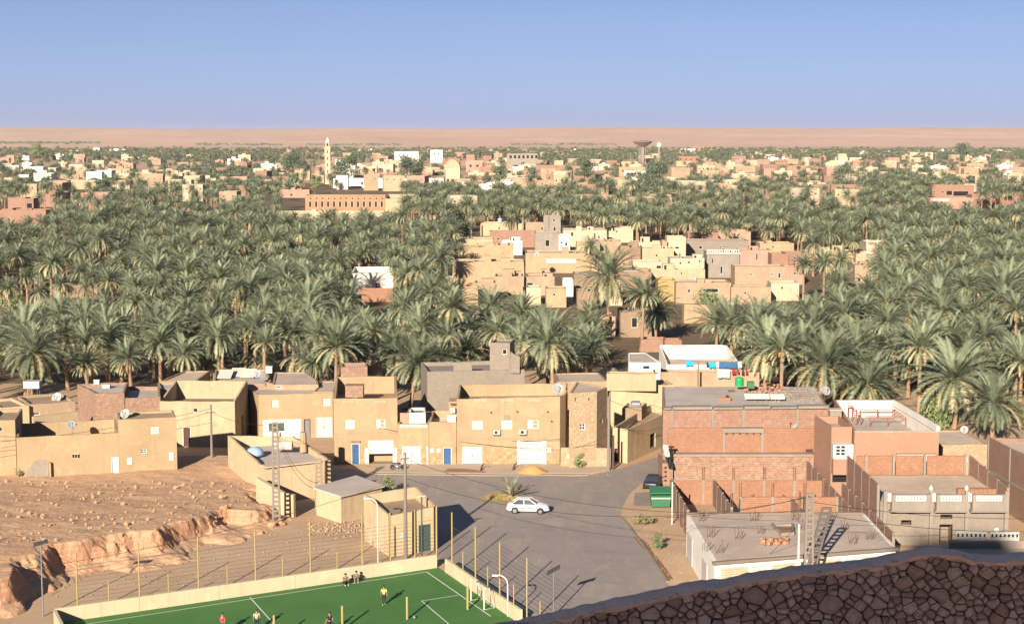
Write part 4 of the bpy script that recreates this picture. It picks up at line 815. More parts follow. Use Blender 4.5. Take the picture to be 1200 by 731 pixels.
for i in range(N + 1):
    x = lerp(x0w, x1w, i / N); zt_ = wtop(x); j = NZ.noise(Vector((x * 3, 0, 1))) * .02 + NZ.noise(Vector((x * 9, 0, 4))) * .012 + NZ.noise(Vector((x * 23, 0, 6))) * .006
    d = CAPD
    for (xa, _, _, da), (xb, _, _, db) in zip(front[:-1], front[1:]):
        if xa <= x <= xb: d = lerp(da, db, (x - xa) / (xb - xa))
    fz = zt_ - .015 + NZ.noise(Vector((x * 5, 2, 2))) * .02; lip = .05 + .03 * NZ.noise(Vector((x * 4, 7, 0)))
    rowsC.append([(x, YW - .02 + NZ.noise(Vector((x * 6, 5, 5))) * .03, fz - .045 - lip * .5), (x, YW - .05 + NZ.noise(Vector((x * 6, 5, 5))) * .03, fz - .02), (x, YW + .02, fz + j), (x, YW + d * .5, zt_ + j * .8), (x, YW + d, zt_ + j), (x, YW + d + .06, zt_ - .08), (x, YW + d + .06, zt_ - 2.5)])
for i in range(N):
    a, b = rowsC[i], rowsC[i + 1]
    for k in range(6): cap.quad(a[k], b[k], b[k + 1], a[k + 1])
cap.build('mud_cap', CAPM, par, smooth=True)
core = MB()
for i in range(N):
    a, b = rowsC[i], rowsC[i + 1]; core.quad((a[0][0], YW + .03, 31.5), (b[0][0], YW + .03, 31.5), (b[0][0], YW + .03, b[1][2]), (a[0][0], YW + .03, a[1][2]))
core.build('earth_core', MORT, par)
# stones: irregular cells, packed by clipping each one against its neighbours
pts = []; xA, xB, zA = D(560, 731, YW)[0], D(1215, 700, YW)[0], Zof(742, YW)
tries = 0
while tries < 60000:
    tries += 1; x, z = rw.uniform(xA, xB), rw.uniform(zA, 36.2)
    if z > wtop(x) - .035: continue
    r = rw.choice((.03, .035, .04, .04, .045, .05, .055, .06, .07, .085, .11))
    if all(((x - q[0]) * .66) ** 2 + ((z - q[1]) * 1.25) ** 2 > ((r + q[2]) * .80) ** 2 for q in pts): pts.append((x, z, r))
stones = []
for (x, z, r) in pts:
    poly = [(x - .6, z - .6), (x + .6, z - .6), (x + .6, z + .6), (x - .6, z + .6)]
    poly = [(px, min(pz, wtop(x) - .035)) for px, pz in poly]
    for (qx, qz, qr) in pts:
        if (qx, qz) == (x, z) or abs(qx - x) > 1.1 or abs(qz - z) > .9: continue
        nx, nz = (qx - x), (qz - z); L = hypot(nx, nz); w = r / (r + qr); cx_, cz_ = x + nx * w, z + nz * w; out = []
        for i in range(len(poly)):
            a, b = poly[i], poly[(i + 1) % len(poly)]; da = (a[0] - cx_) * nx + (a[1] - cz_) * nz; db = (b[0] - cx_) * nx + (b[1] - cz_) * nz
            if da <= 0: out.append(a)
            if da * db < 0: t_ = da / (da - db); out.append((lerp(a[0], b[0], t_), lerp(a[1], b[1], t_)))
        poly = out
        if len(poly) < 3: break
    if len(poly) >= 3: stones.append((x, z, poly))
def area(p): return abs(sum(p[i][0] * p[(i + 1) % len(p)][1] - p[(i + 1) % len(p)][0] * p[i][1] for i in range(len(p)))) / 2
stones.sort(key=lambda s: -area(s[2])); rest = MB()
def stone_into(mb, x, z, poly):
    n = len(poly); cx_, cz_ = sum(p[0] for p in poly) / n, sum(p[1] for p in poly) / n; R_ = sqrt(area(poly)); g = min(.2, .006 / R_ * 2); pr = rw.uniform(.012, .045); tilt = rw.uniform(-.12, .12), rw.uniform(-.18, .12)
    rings = []
    pp = []
    for i in range(n):                     # cut the corners so the outline is rounded and uneven
        a, b, c = poly[i - 1], poly[i], poly[(i + 1) % n]; k = rw.uniform(.05, .22); pp += [L2(b, a, k), L2(b, c, k)] if hypot(a[0] - b[0], a[1] - b[1]) > .05 else [b]
    n = len(pp); jj = [rw.uniform(-.05, .025) for _ in pp]
    for (k, dy) in ((1 - g * .35, .05), (1 - g * .6, -.2 * pr), (.95 - g * .6, -.8 * pr), (.55, -pr * 1.15)):
        rings.append([(lerp(cx_, q[0], k * (1 + jj[i])), YW + dy + (q[0] - cx_) * tilt[0] * k + (q[1] - cz_) * tilt[1] * k + rw.uniform(-.014, .014) * (dy < 0), lerp(cz_, q[1], k * (1 + jj[i]))) for i, q in enumerate(pp)])
    vs = [v for r_ in rings for v in r_]; fs = []
    for k in range(3):
        for i in range(n): fs.append((k * n + i, k * n + (i + 1) % n, (k + 1) * n + (i + 1) % n, (k + 1) * n + i))
    fs.append(tuple(range(3 * n, 4 * n))); mb.add(vs, fs)
cnt = 0
for (x, z, poly) in stones:
    if cnt < 298:
        mb = MB(); stone_into(mb, x, z, poly); o = bpy.data.objects.new('stone', mb.mesh('stone', WALLS, (x, YW, z))); C.objects.link(o); o.parent = par; o.location = (x - 3, 0, z - 33); cnt += 1
    else: stone_into(rest, x, z, poly)
o = rest.build('small_stones', WALLS, par)
if o: o['kind'] = 'stuff'
# ------------------------------------------------------------------ date palms
def leafmat(name, c1, c2, trans=.14):
    m, t = newmat(name); p = t.obj(); oi = t.n('ShaderNodeObjectInfo'); g = t.n('ShaderNodeNewGeometry')
    a = t.mix(t.math('FRACT', t.math('MULTIPLY', oi.outputs['Random'], 7.3), 0), sh(c1, .74), sh(c2, 1.15))
    a = t.mix(t.math('MULTIPLY', g.outputs['Random Per Island'], .55), a, sh(c2, 1.25)); a = t.mix(t.ramp(t.noise(p, .8, 3), .4, .7, 0, .4), a, sh(c1, .75))
    t.l(a, t.bs.inputs['Base Color']); t.bs.inputs['Roughness'].default_value = .6
    tr = t.n('ShaderNodeBsdfTranslucent'); t.l(a, tr.inputs[0]); ms = t.n('ShaderNodeMixShader'); ms.inputs[0].default_value = trans
    t.l(t.bs.outputs[0], ms.inputs[1]); t.l(tr.outputs[0], ms.inputs[2]); t.l(ms.outputs[0], t.t.nodes['Material Output'].inputs[0]); return m
FROND = leafmat('palm_frond_green', (.165, .195, .118), (.21, .235, .145)); FRONDD = leafmat('palm_frond_deep', (.105, .128, .075), (.135, .155, .09)); FRONDL = leafmat('palm_frond_silver', (.20, .23, .145), (.25, .275, .175)); FROND2 = leafmat('palm_frond_olive', (.31, .28, .155), (.38, .33, .19)); FDRY = leafmat('palm_frond_dry', (.33, .21, .11), (.42, .27, .15), .1)
TRUNK, t = newmat('palm_trunk'); p = t.obj(); oi = t.n('ShaderNodeObjectInfo'); a = t.mix(t.ramp(t.noise(t.mapping(p, (3, 3, 7)), 1.5, 4), .35, .7), (.22, .135, .08), (.32, .2, .12)); a = t.mix(oi.outputs['Random'], a, sh((.3, .19, .12), .8)); t.l(a, t.bs.inputs['Base Color']); t.bump(t.noise(t.mapping(p, (3, 3, 9)), 2, 3), .8, .06)
DATES = plain('ripening_dates', (.45, .21, .045), .6)
def frond(mb, az, el, L, droop, nl, lw, mi, rr, curl=0.0):
    """one feather leaf: an arching midrib with leaflets on both sides"""
    n = 7; p = Vector((.16 * cos(az), .16 * sin(az), 0)); spine = [p.copy()]; dirs = []
    for i in range(n):
        s = (i + .5) / n; e = el - droop * (s ** 1.35); a = az + curl * s; d = Vector((cos(e) * cos(a), cos(e) * sin(a), sin(e))); dirs.append(d); p = p + d * (L / n); spine.append(p.copy())
    def at(s):
        k = min(n - 1, int(s * n)); return spine[k].lerp(spine[k + 1], s * n - k), dirs[k]
    for i in range(n):
        d = dirs[i]; side = d.cross(Vector((0, 0, 1))); side = side.normalized() if side.length > .05 else Vector((-sin(az), cos(az), 0)); w = .055 * (1 - i / n) + .012
        mb.quad(spine[i] - side * w, spine[i] + side * w, spine[i + 1] + side * w * .85, spine[i + 1] - side * w * .85, mi)
    for i in range(nl):
        s = .10 + .9 * (i + .5) / nl; q, d = at(min(s, .999)); side = d.cross(Vector((0, 0, 1))); side = side.normalized() if side.length > .05 else Vector((-sin(az), cos(az), 0)); up = side.cross(d)
        ll = L * .155 * (sin(pi * min(1, s * .93 + .1)) ** .55) * rr.uniform(.85, 1.15)
        for sg in (-1, 1):
            v = (d * .72 + side * sg * .75 + up * rr.uniform(.05, .4)).normalized() * ll; w = d * lw
            mb.add([q - w, q + w, q + v], [(0, 1, 2)], mi)
def crown_mesh(seed, nf, L, nl, lw, dry=8, olive=.25, spread=1.0, low=-35):
    rr = random.Random(seed); mb = MB()
    for i in range(nf):
        t_ = (i + .5) / nf; az = i * 2.39996 + rr.uniform(-.25, .25); el = R(lerp(84, low, t_ ** .85)) + rr.uniform(-.12, .12)
        frond(mb, az, el, L * (.78 + .3 * sin(pi * min(1, t_ + .15))) * rr.uniform(.9, 1.08), R(lerp(38, 72, t_ ** .6)) * spread, nl, lw, 1 if (t_ > .55 and rr.random() < olive) else rr.choice((0, 0, 0, 2, 2, 3)), rr, rr.uniform(-.3, .3))
    return mb
def skirt_mesh(seed, nf, L, nl, lw):
    rr = random.Random(seed); mb = MB()
    for i in range(nf): frond(mb, rr.uniform(0, 6.28), R(rr.uniform(-62, -25)), L * rr.uniform(.6, .95), R(rr.uniform(20, 45)), nl, lw, 0, rr)
    return mb
def dates_mesh(seed):
    rr = random.Random(seed); mb = MB()
    for i in range(7):
        a = rr.uniform(0, 6.28); r = rr.uniform(.45, .8); mb.tube([(0, 0, -.05), (r * cos(a) * .7, r * sin(a) * .7, .1), (r * cos(a), r * sin(a), -.5)], .04, 4)
        for k in range(3): mb.blob((r * cos(a) * 1.03, r * sin(a) * 1.03, -.55 - k * .22), .2 - .03 * k, 1, .5, seed=i * 5 + k + seed)
    return mb
def trunk_mesh(seed, h, bend):
    rr = random.Random(seed); mb = MB(); n = 9; a = rr.uniform(0, 6.28); pts = []; rs = []
    for i in range(n + 1):
        s = i / n; pts.append((bend * cos(a) * (s * s - s), bend * sin(a) * (s * s - s), (s - 1) * h)); rs.append((.30 - .09 * s) * (1 + .09 * (i % 2)) + (.12 if i == 0 else 0) + (.05 if i == n else 0))
    mb.tube(pts, rs, 8); return mb
CRM = [crown_mesh(11, 84, 4.0, 26, .075).mesh('crown', [FROND, FROND2, FRONDD, FRONDL]), crown_mesh(12, 74, 4.5, 26, .075, spread=1.15, low=-42).mesh('crown', [FROND, FROND2, FRONDD, FRONDL]), crown_mesh(13, 92, 3.7, 24, .075, olive=.4, low=-48).mesh('crown', [FROND, FROND2, FRONDD, FRONDL]),
       crown_mesh(14, 64, 4.2, 26, .075, spread=.8, low=-20).mesh('crown', [FROND, FROND2, FRONDD, FRONDL]), crown_mesh(15, 80, 4.7, 26, .075, olive=.6, low=-45).mesh('crown', [FROND, FROND2, FRONDD, FRONDL]),
       crown_mesh(16, 44, 4.3, 26, .07, olive=.8, spread=1.35, low=-50).mesh('crown', [FROND, FROND2, FRONDD, FRONDL]), crown_mesh(17, 100, 3.3, 24, .075, olive=.3, spread=1.2, low=-60).mesh('crown', [FROND, FROND2, FRONDD, FRONDL])]
SKM = [skirt_mesh(21, 16, 2.9, 12, .07).mesh('dry_skirt', FDRY), skirt_mesh(22, 30, 3.3, 12, .075).mesh('dry_skirt', FDRY)]
DTM = [dates_mesh(31).mesh('date_bunches', DATES), dates_mesh(32).mesh('date_bunches', DATES)]
TRM = {h: [trunk_mesh(41 + h * 3 + k, h, k * .9).mesh('trunk', TRUNK) for k in range(2)] for h in (2, 3, 5, 7, 9, 11, 13)}
def kid(name, me, root, z, rz=0, s=1.0):
    o = bpy.data.objects.new(name, me); C.objects.link(o); o.parent = root; o.location = (0, 0, z); o.rotation_euler = (0, 0, rz); o.scale = (s,) * 3; return o
def date_palm(x, y, h, kind, s=1.0, label='', group=None, skirt=0, dates=False, z0=0, lean=0):
    hh = min(TRM, key=lambda k: abs(k - h)); r = thing('date_palm', label, 'palm tree', (x, y, z0), group)
    tr = kid('trunk', TRM[hh][rnd.randrange(2)], r, h, rnd.uniform(0, 6.28), 1.0); tr.scale.z = h / hh * 1.02; c = kid('crown', CRM[kind], r, h, rnd.uniform(0, 6.28), s); c['kind'] = 'stuff'
    c.rotation_euler.x, c.rotation_euler.y = rnd.uniform(-.13, .13), rnd.uniform(-.13, .13); c.scale.z *= rnd.uniform(.85, 1.2)
    if h > 5 and rnd.random() < .4:        # leaning trunk: the whole palm tips over a little
        r.rotation_euler.x, r.rotation_euler.y = rnd.uniform(-.12, .12), rnd.uniform(-.16, .16)
    if skirt: k_ = kid('dry_skirt', SKM[skirt - 1], r, h - .1, rnd.uniform(0, 6.28), s); k_['kind'] = 'stuff'
    if dates: kid('date_bunches', DTM[rnd.randrange(2)], r, h, rnd.uniform(0, 6.28), s * 1.1)
    return r
# ------------------------------------------------------------------ the village in the oasis and the far town
def footprint_boxes():
    out = []
    for o in bpy.data.objects:
        if o.type == 'EMPTY' and o.name in root_faces:
            I = root_faces[o.name][3]; out.append((min(p[0] for p in I), max(p[0] for p in I), min(p[1] for p in I), max(p[1] for p in I)))
    return out
def vill(label, x0, x1, yt, z, depth, wm, rm=None, cat='house', par=.35, wins=(), rot=0.0, name='village_house', group=None, fitk='glass', zb=None):
    Y = (CAMZ - z) * F / (yt - HOR); xa, xb = (x0 - CX) / F * Y, (x1 - CX) / F * Y
    dx, dy = xb - xa, (xb - xa) * tan(R(rot)); n = Vector((-dy, dx)).normalized() * depth
    P = [(xa, Y), (xb, Y + dy), (xb + n.x, Y + dy + n.y), (xa + n.x, Y + n.y)]
    fit = [(0, w[4] if len(w) > 4 else 'dark', w[0], w[1], w[2], w[3]) for w in wins]
    return house(name, label, cat, P, 0, z, wm, rm or ROOF, par=par, fit=fit, group=group, zt=zb)
V = vill
Y2_, Y3_ = Y2, Y3; Y2 = plaster('village_ochre', (.44, .30, .18), patch=.4, amt=.4); Y3 = plaster('village_pale', (.47, .36, .225), patch=.35, amt=.35)
V('front tan house of the village with pale flat roof edge above the palms', 580, 613, 323.5, 4.6, 9, TAN, wins=[(574, 320, 578, 322)])
V('broad ochre village house with shallow wall panels', 534, 614, 306, 6.6, 9, Y2, wins=[(573, 320.5, 578, 322), (595, 320, 599, 321.5)])
V('narrow tan village house with red brown cloth over its left doorway', 519, 533.5, 306.5, 6.2, 7, TAN, wins=[(524, 308.5, 531, 324)])
V('orange tan village house with a palm tuft on its terrace', 537, 596, 288.8, 6.6, 12, Y2, zb=[6.6, 6.6, 6.8, 6.8], wins=[(553, 297, 561, 299, 'glass')])
V('square orange roof block rising above the ochre village house', 579, 602, 286.5, 7.2, 6, Y2, wins=[(589, 296.5, 591, 298)])
V('long pale yellow village house at the left rear', 521, 578, 279.5, 6, 10, Y3, wins=[(541, 284.5, 543, 286), (559, 285, 561, 286.5)])
V('raw red brick village house with small dark windows', 574, 628, 270.8, 5.6, 9, BR1, wins=[(582, 279, 586, 281.5), (597, 278.5, 600, 281)])
V('white walled village house in front of the red brick one', 588, 612, 281.5, 4.8, 5, WHITEP)
V('pale yellow village house at the rear under the dark green bush', 563, 599, 260.5, 5.2, 9, Y3, wins=[(584, 266, 586, 269), (596, 266, 598, 269)])
V('small yellow village house with a green door', 600, 614, 254, 5.6, 6, Y3, wins=[(608, 257, 612, 262)])
V('tan stepped village house left of the tall grey one', 616, 637, 261, 6, 8, TAN, wins=[(634, 266, 636.5, 270)])
V('tall grey tan village house with two slit windows', 637, 657, 252.5, 8.8, 8, CONC, wins=[(648, 256, 650.5, 260), (648.5, 266, 651.5, 271), (643, 254, 644, 268)])
V('grey plastered village house with pale yellow left end', 627, 655, 272.5, 6, 9, CONC, wins=[(639, 281, 644, 289)])
V('white fronted village house with two dark windows', 655, 668, 275, 5.6, 7, WHITEP, wins=[(656.5, 275.5, 659, 278), (656.5, 283, 659, 286), (662, 284, 665, 288)])
V('long cream village house with bright roof edge', 660, 711, 269, 6, 12, CREAM, par=.2, wins=[(669, 272, 672, 277), (696, 273, 698, 281), (701, 276, 703, 280)])
V('large ochre village house in the middle with a white strip', 616, 703, 296, 5.8, 12, Y2, wins=[(640, 303, 675, 308, 'shut'), (669.5, 302, 672, 306), (650, 315, 651.5, 322)])
V('low tan village house below the large ochre one', 617, 650, 323.5, 4.8, 8, TAN, wins=[(617, 331, 625, 336)])
V('small cream village house at the palm edge', 617, 634, 336.5, 4.2, 6, CREAM)
V('white door front beside a pale blue stripe', 660, 672, 327.5, 5, 6, WHITEP)
V('brown mud village house with sagging white roof sheet', 673, 702, 321, 5.2, 9, MUD, par=.2)
V('low brown village house half hidden by palm crowns', 677, 700, 341, 4.4, 7, MUD)
V('tan mud village house behind the tallest palm', 703, 741, 309, 5, 9, TAN, wins=[(708, 314, 711, 318)])
V('brown low village house with white sheet roof beside the tall palms', 722, 764, 318, 4.4, 8, MUD, WHITEP, wins=[(742, 309, 746, 312)])
V('cream village house with arched white wall right of the tall palms', 742, 776, 306, 5, 7, CREAM, wins=[(769, 311, 775, 318)])
V('ochre village house between the two palm groups', 706, 728, 296, 5.4, 8, Y2)
V('shaded brown house under the two tall palms', 728, 765, 366, 5, 9, MUD, wins=[(740, 372, 747, 384), (754, 373, 758, 379)])
V('low pink brick wall house at the foot of the two tall palms', 752, 782, 398, 2.4, 4, BR1)
V('tan side house at the foot of the tallest palm', 700, 722, 371, 4, 8, TAN)
V('cream low village house left of the tall cream cube', 741, 776, 283, 5.4, 7, CREAM, wins=[(750, 287, 752, 289), (764, 287, 766, 289)])
V('tan village house with stepped roof below the long cream one', 700, 728, 282, 5.2, 8, TAN, wins=[(708, 287, 711, 290)])
V('pale yellow village house above the white sheet house', 676, 703, 284, 5, 8, Y3, wins=[(684, 288, 687, 291)])
V('cream front house at the lower middle of the village', 702, 730, 335, 4.6, 7, CREAM, wins=[(712, 342, 715, 346)])
V('ochre house stepping down towards the palms in the village middle', 640, 664, 338, 4.4, 7, Y2, wins=[(648, 344, 651, 347)])
V('tan house at the lower left corner of the village', 556, 580, 331, 4.6, 7, TAN, wins=[(565, 337, 568, 340)])
V('small ochre house at the left foot of the village', 541, 560, 338, 4, 6, Y2)
V('grey brick house with bare walls at the village right edge', 921, 946, 296, 5.2, 8, BRD, wins=[(930, 301, 933, 304)])
V('pink plastered house right of the tan front house', 922, 944, 313, 4.6, 7, PINKP, wins=[(930, 319, 933, 322)])
V('broad tan garden house below the small windowed one', 858, 905, 336, 4.2, 6, TAN, wins=[(872, 342, 875, 345)])
V('pale house half behind palms at the right of the village', 905, 938, 331, 4.4, 6, CREAM, wins=[(915, 336, 918, 339)])
V('cream rear house beyond the long cream village house', 712, 742, 266, 5.6, 9, CREAM, wins=[(722, 270, 724, 273)])
V('red brick rear house beyond the cream cube', 806, 842, 272, 5.6, 9, BR1, wins=[(820, 276, 823, 279)])
V('tan ruined rear house behind the grey blue roof', 842, 880, 271, 5.4, 9, TAN)
V('pale yellow house among mid palms on the right', 815, 842, 229, 6.5, 9, Y3, wins=[(824, 233, 826, 236)])
V('cream house pair among mid palms right of the centre', 706, 738, 236, 6.5, 9, CREAM, wins=[(715, 240, 717, 243), (728, 240, 730, 243)])
V('white house among mid palms behind the village', 654, 680, 229, 6.5, 9, WHITEP, wins=[(662, 233, 664, 236)])
V('tan house among mid palms far to the right', 896, 926, 236, 6, 9, TAN, wins=[(908, 240, 910, 243)])
V('pink house among mid palms right of the tan one', 1018, 1046, 232, 6.5, 9, PINKP, wins=[(1030, 236, 1032, 239)])
V('cream house deep in the right palms', 1050, 1075, 238, 6, 9, CREAM)
V('tall cream cube house at the right of the village', 782, 804, 277, 8.2, 7, CREAM, wins=[(791, 289, 796, 292)])
V('brown side room left of the tall cream cube house', 776, 782, 282, 7, 6, TAN)
V('pale yellow village house with thin parapet', 753, 790, 290.5, 5.4, 9, Y3, wins=[(768, 298, 771, 301)])
V('brown gabled village house left of the pale yellow one', 727, 751, 289.5, 5.6, 8, MUD)
V('cream village house with three small windows under a grey roof', 786, 826, 302, 6, 8, CREAM, ROOFG, par=.15, wins=[(796, 307, 799, 310), (806, 306, 809, 309), (819, 305, 821, 308)])
V('long yellow garden wall house in front of the cream one', 763, 827, 315.5, 4.2, 4, Y3, wins=[(798, 319, 799.5, 322)])
V('grey blue roofed village house at the right rear', 805, 878, 281.5, 6, 10, BLOCK, ROOFG, par=.3, wins=[(819, 288, 823, 292)])
V('grey brown village house with white balustrade along its roof', 829, 867, 295, 7.2, 8, CONC, par=.5, wins=[(834, 303, 836, 309), (844, 312, 847, 321)])
r_ = bpy.data.objects[[o.name for o in bpy.data.objects if o.get('label', '').startswith('grey brown village house with white')][0]]
f = root_faces[r_.name][0][0]
mb = MB(); f.box(mb, -.3, f.L + .3, 6.75, 7.0, .003, .5); mb.build('white_cornice', WHITE, r_)
for k in range(14):
    u = lerp(.2, f.L - .2, k / 13); mb = MB(); f.box(mb, u - .12, u + .12, 7.202, 7.75, -.2, .1); mb.build('baluster', WHITE, r_)
mb = MB(); f.box(mb, 0, f.L, 7.752, 7.95, -.22, .14); mb.build('balustrade_rail', WHITE, r_)
V('pink brick village house with a white band', 868, 905, 292.5, 5.6, 9, PINKP, wins=[(886, 297, 888, 305)])
V('red brick low house right of the pink one', 905, 925, 297, 5, 8, BR1)
V('ochre walled village house with slim posts at the right rear', 891, 931, 284.5, 6, 8, Y2, wins=[(905, 288, 907, 291)])
V('tan front village house with two small white windows', 862, 922, 312, 4.8, 8, TAN, wins=[(878, 320, 882.5, 324, 'grid'), (903, 319.5, 907, 323.5, 'grid'), (912, 320, 915, 326)])
V('deeper yellow village house with blue roof tank', 772, 793, 328, 5.2, 7, plaster('mustard_plaster', (.42, .29, .12)))
V('broad tan village house with crumbling brick edge', 793, 858, 331, 5, 9, TAN, wins=[(806, 339, 809, 343), (825, 338, 842, 343)])
V('low ochre garden wall house behind the dark bush', 803, 840, 359, 3.6, 4, Y2)
V('pale yellow long wall house behind three palms on the right', 946, 1016, 293.5, 5.8, 7, Y3)
V('tan walled house standing among the right palms', 1003, 1030, 310, 5, 10, TAN, wins=[(1005, 325, 1009, 330)])
w28 = V('white framed house with brick parapet among the right palms', 1016, 1056, 283, 7.6, 9, CREAM, par=1.0)
f = root_faces[w28.name][0][0]
for u in (.15, f.L * .32, f.L * .78, f.L - .15):
    mb = MB(); f.box(mb, u - .18, u + .18, 0, 8.4, .003, .2); mb.build('white_post', WHITE, w28)
mb = MB(); f.box(mb, .35, f.L - .4, 6.7, 7.55, .003, .1); mb.build('brick_band', BR3, w28); mb = MB(); f.box(mb, 0, f.L, 6.4, 6.65, .203, .3); mb.build('white_beam', WHITE, w28)
V('white house with arched roof edge alone in the left palms', 411, 462, 319, 5.4, 9, WHITEP, wins=[(439.5, 332, 446, 338, 'grid')], zb=[5.2, 5.4, 6.1, 6.1])
V('orange brick yard wall house in front of the white one', 420, 460, 339, 3.0, 4, BR2)
V('low earth roof hut below the white house in the palms', 404, 420, 347, 3.0, 6, MUD)
V('upper red brick house at the left edge of the grove', 10, 30, 231, 9, 9, BR1, wins=[(17, 243, 25, 245.5)])
V('brick frame room right of the upper red brick house', 30, 40, 232, 8.8, 8, BRD, wins=[(31, 238, 38, 245)])
V('long red brick house at the left edge of the grove', -8, 54, 245.5, 6, 12, BR1, wins=[(8, 256, 12, 260)])
V('low white fronted house below the long red brick one', 38, 53, 257, 4, 5, PINKP)
V('small tan hut beside the left brick houses', 51, 64, 228, 5.5, 8, TAN)
V('long cream walled house in the left of the far town', 73, 153, 211, 6.5, 12, Y3, wins=[(120, 216, 146, 219, 'shut')])
V('low earth wall house among dry palms at the left', 10, 58, 327, 3.2, 4, MUD)
V('long red earth wall house among the dry palms at the left edge', 58, 112, 333, 3.4, 5, MUD)
V('earth garden wall house in the left grove', 230, 268, 341, 2.6, 3, TAN)
V('pink earth wall house in the left grove', 300, 325, 338, 2.8, 3, BR1)
V('pale roofed hut among palms above the grey block house', 525, 568, 391, 3.4, 5, CREAM)
arc = V('long brown hall with a row of arched openings', 358, 452, 228.5, 8, 12, plaster('arcade_brown', (.40, .225, .12)), wins=[(x, 236, x + 3, 243) for x in range(362, 448, 7)] + [(x, 231.5, x + 2.4, 234) for x in range(363, 448, 7)])
V('cream hall with grey sloping roof right of the arcade', 452, 497, 230.5, 8, 14, Y3, CONC, wins=[(463, 239, 493, 240, 'shut')], zb=[7.2, 7.2, 9, 9])
V('small cream end building right of the cream hall', 497, 511, 239, 7, 8, CREAM)
V('long pale garden wall building in front of the arcade', 282, 455, 247, 4.6, 5, CREAM)
V('pink building with low wall left of the arcade', 325, 363, 222, 5, 9, PINKP, wins=[(340, 227, 343, 230)])
V('long white complex behind the arcade', 391, 520, 209, 7, 14, WHITEP, wins=[(x, 213, x + 2.5, 217) for x in (397, 405, 423, 440, 455, 470, 487)])
V('white upper block on the left end of the white complex', 395, 408, 205.5, 10, 8, WHITEP)
V('very long white boundary building in the far town', 530, 588, 215.5, 6, 8, WHITEP)
V('white building right of the very long white one', 586, 602, 212.5, 7, 8, WHITEP)
V('pink three storey brick house in the far town centre', 546, 567, 188, 12, 12, PINKP, wins=[(550, 193, 553, 196), (558, 193, 561, 196)])
V('deep red brick house in the far town centre', 628, 662, 193.5, 11, 14, BR1, wins=[(634, 199, 637, 202), (648, 199, 651, 202)])
V('unfinished concrete frame building in the far town', 594, 630, 180, 16, 18, CONC, wins=[(x, 182, x + 3, 186) for x in range(597, 628, 5)])
V('white block high in the far town left of the big tree', 463, 491, 177.5, 16, 16, WHITEP, wins=[(x, 181, x + 1.6, 183) for x in range(467, 490, 5)])
V('white cube tower house in the far town', 505, 519, 175.8, 18, 12, WHITEP, wins=[(508, 179, 510, 181), (513, 179, 515, 181)])
V('yellow and white apartment block in the far town', 725, 757, 195.5, 11, 12, Y1, wins=[(x, 199, x + 2, 202) for x in range(729, 756, 6)])
V('row of white apartments below the yellow block', 731, 758, 200, 8, 6, WHITEP, wins=[(x, 202, x + 2, 205) for x in range(734, 757, 5)])
V('far pink brick block on the horizon right of the water tower', 806, 835, 171.5, 13, 25, BR1, wins=[(x, 173.5, x + 2, 175) for x in range(810, 834, 6)])
V('far white block beside the pink one on the horizon', 796, 814, 174.5, 10, 20, WHITEP)
V('long red brick far house below the horizon blocks', 793, 819, 183, 11, 16, BR2, wins=[(x, 186, x + 2, 188) for x in range(797, 817, 6)])
V('blue white roofed hall on the right of the far town', 829, 858, 211, 7, 12, LILAC)
V('long cream building with pink ends behind the right palms', 856, 892, 206, 6.5, 10, CREAM)
V('pale house with stair walls among the centre palms', 774, 810, 226, 6, 10, CREAM, wins=[(803, 228, 806, 236)])
V('low white front building with pillars in the right palms', 939, 972, 219.5, 6.5, 10, WHITEP, wins=[(951, 229, 957, 234), (960, 229, 967, 234)])
V('red brick building right of the pillared white front', 972, 987, 222, 6, 10, BR1)
V('pink brick house with a small window in the right palms', 991, 1006, 222.5, 6, 9, BR1, wins=[(1003, 223, 1005, 226)])
bk2 = V('large raw brick house with open dark loggia on the right', 1091, 1140, 216.8, 9.5, 12, BR1, wins=[(1109, 223.5, 1116, 229), (1117, 224, 1135, 230), (1103.5, 224, 1106, 226.5), (1094, 224, 1096, 226)])
V('white and brick lower storey below the loggia house', 1089, 1139, 231.5, 6, 6, PINKP, wins=[(1093, 233, 1112, 235.5, 'shut'), (1094, 241.5, 1104, 247)])
V('red brick house with three dark windows right of the loggia house', 1138, 1171, 227.5, 7, 11, BR1, wins=[(1144, 235.5, 1147, 238), (1155, 235, 1160, 238), (1150.5, 235, 1152, 237)])
V('dusty brick wall house at the right edge of the far town', 1171, 1215, 229, 6.5, 11, BRD, wins=[(1193, 235, 1196, 238)])
V('white gate house below the right edge brick house', 1193, 1212, 238.5, 5, 5, WHITEP)
V('stepped tan house with pale base on the right', 1119, 1152, 204, 7, 12, Y2, wins=[(1126, 212, 1128, 214)])
V('upper block of the stepped tan house', 1128, 1145, 197.5, 10, 10, TAN)
V('orange brick cube house in the right palms', 1072, 1085, 206, 7, 9, BR2)
V('small yellow house with palms in front on the right', 1011, 1021, 207.5, 7, 8, Y3, wins=[(1014, 211, 1016, 213)])
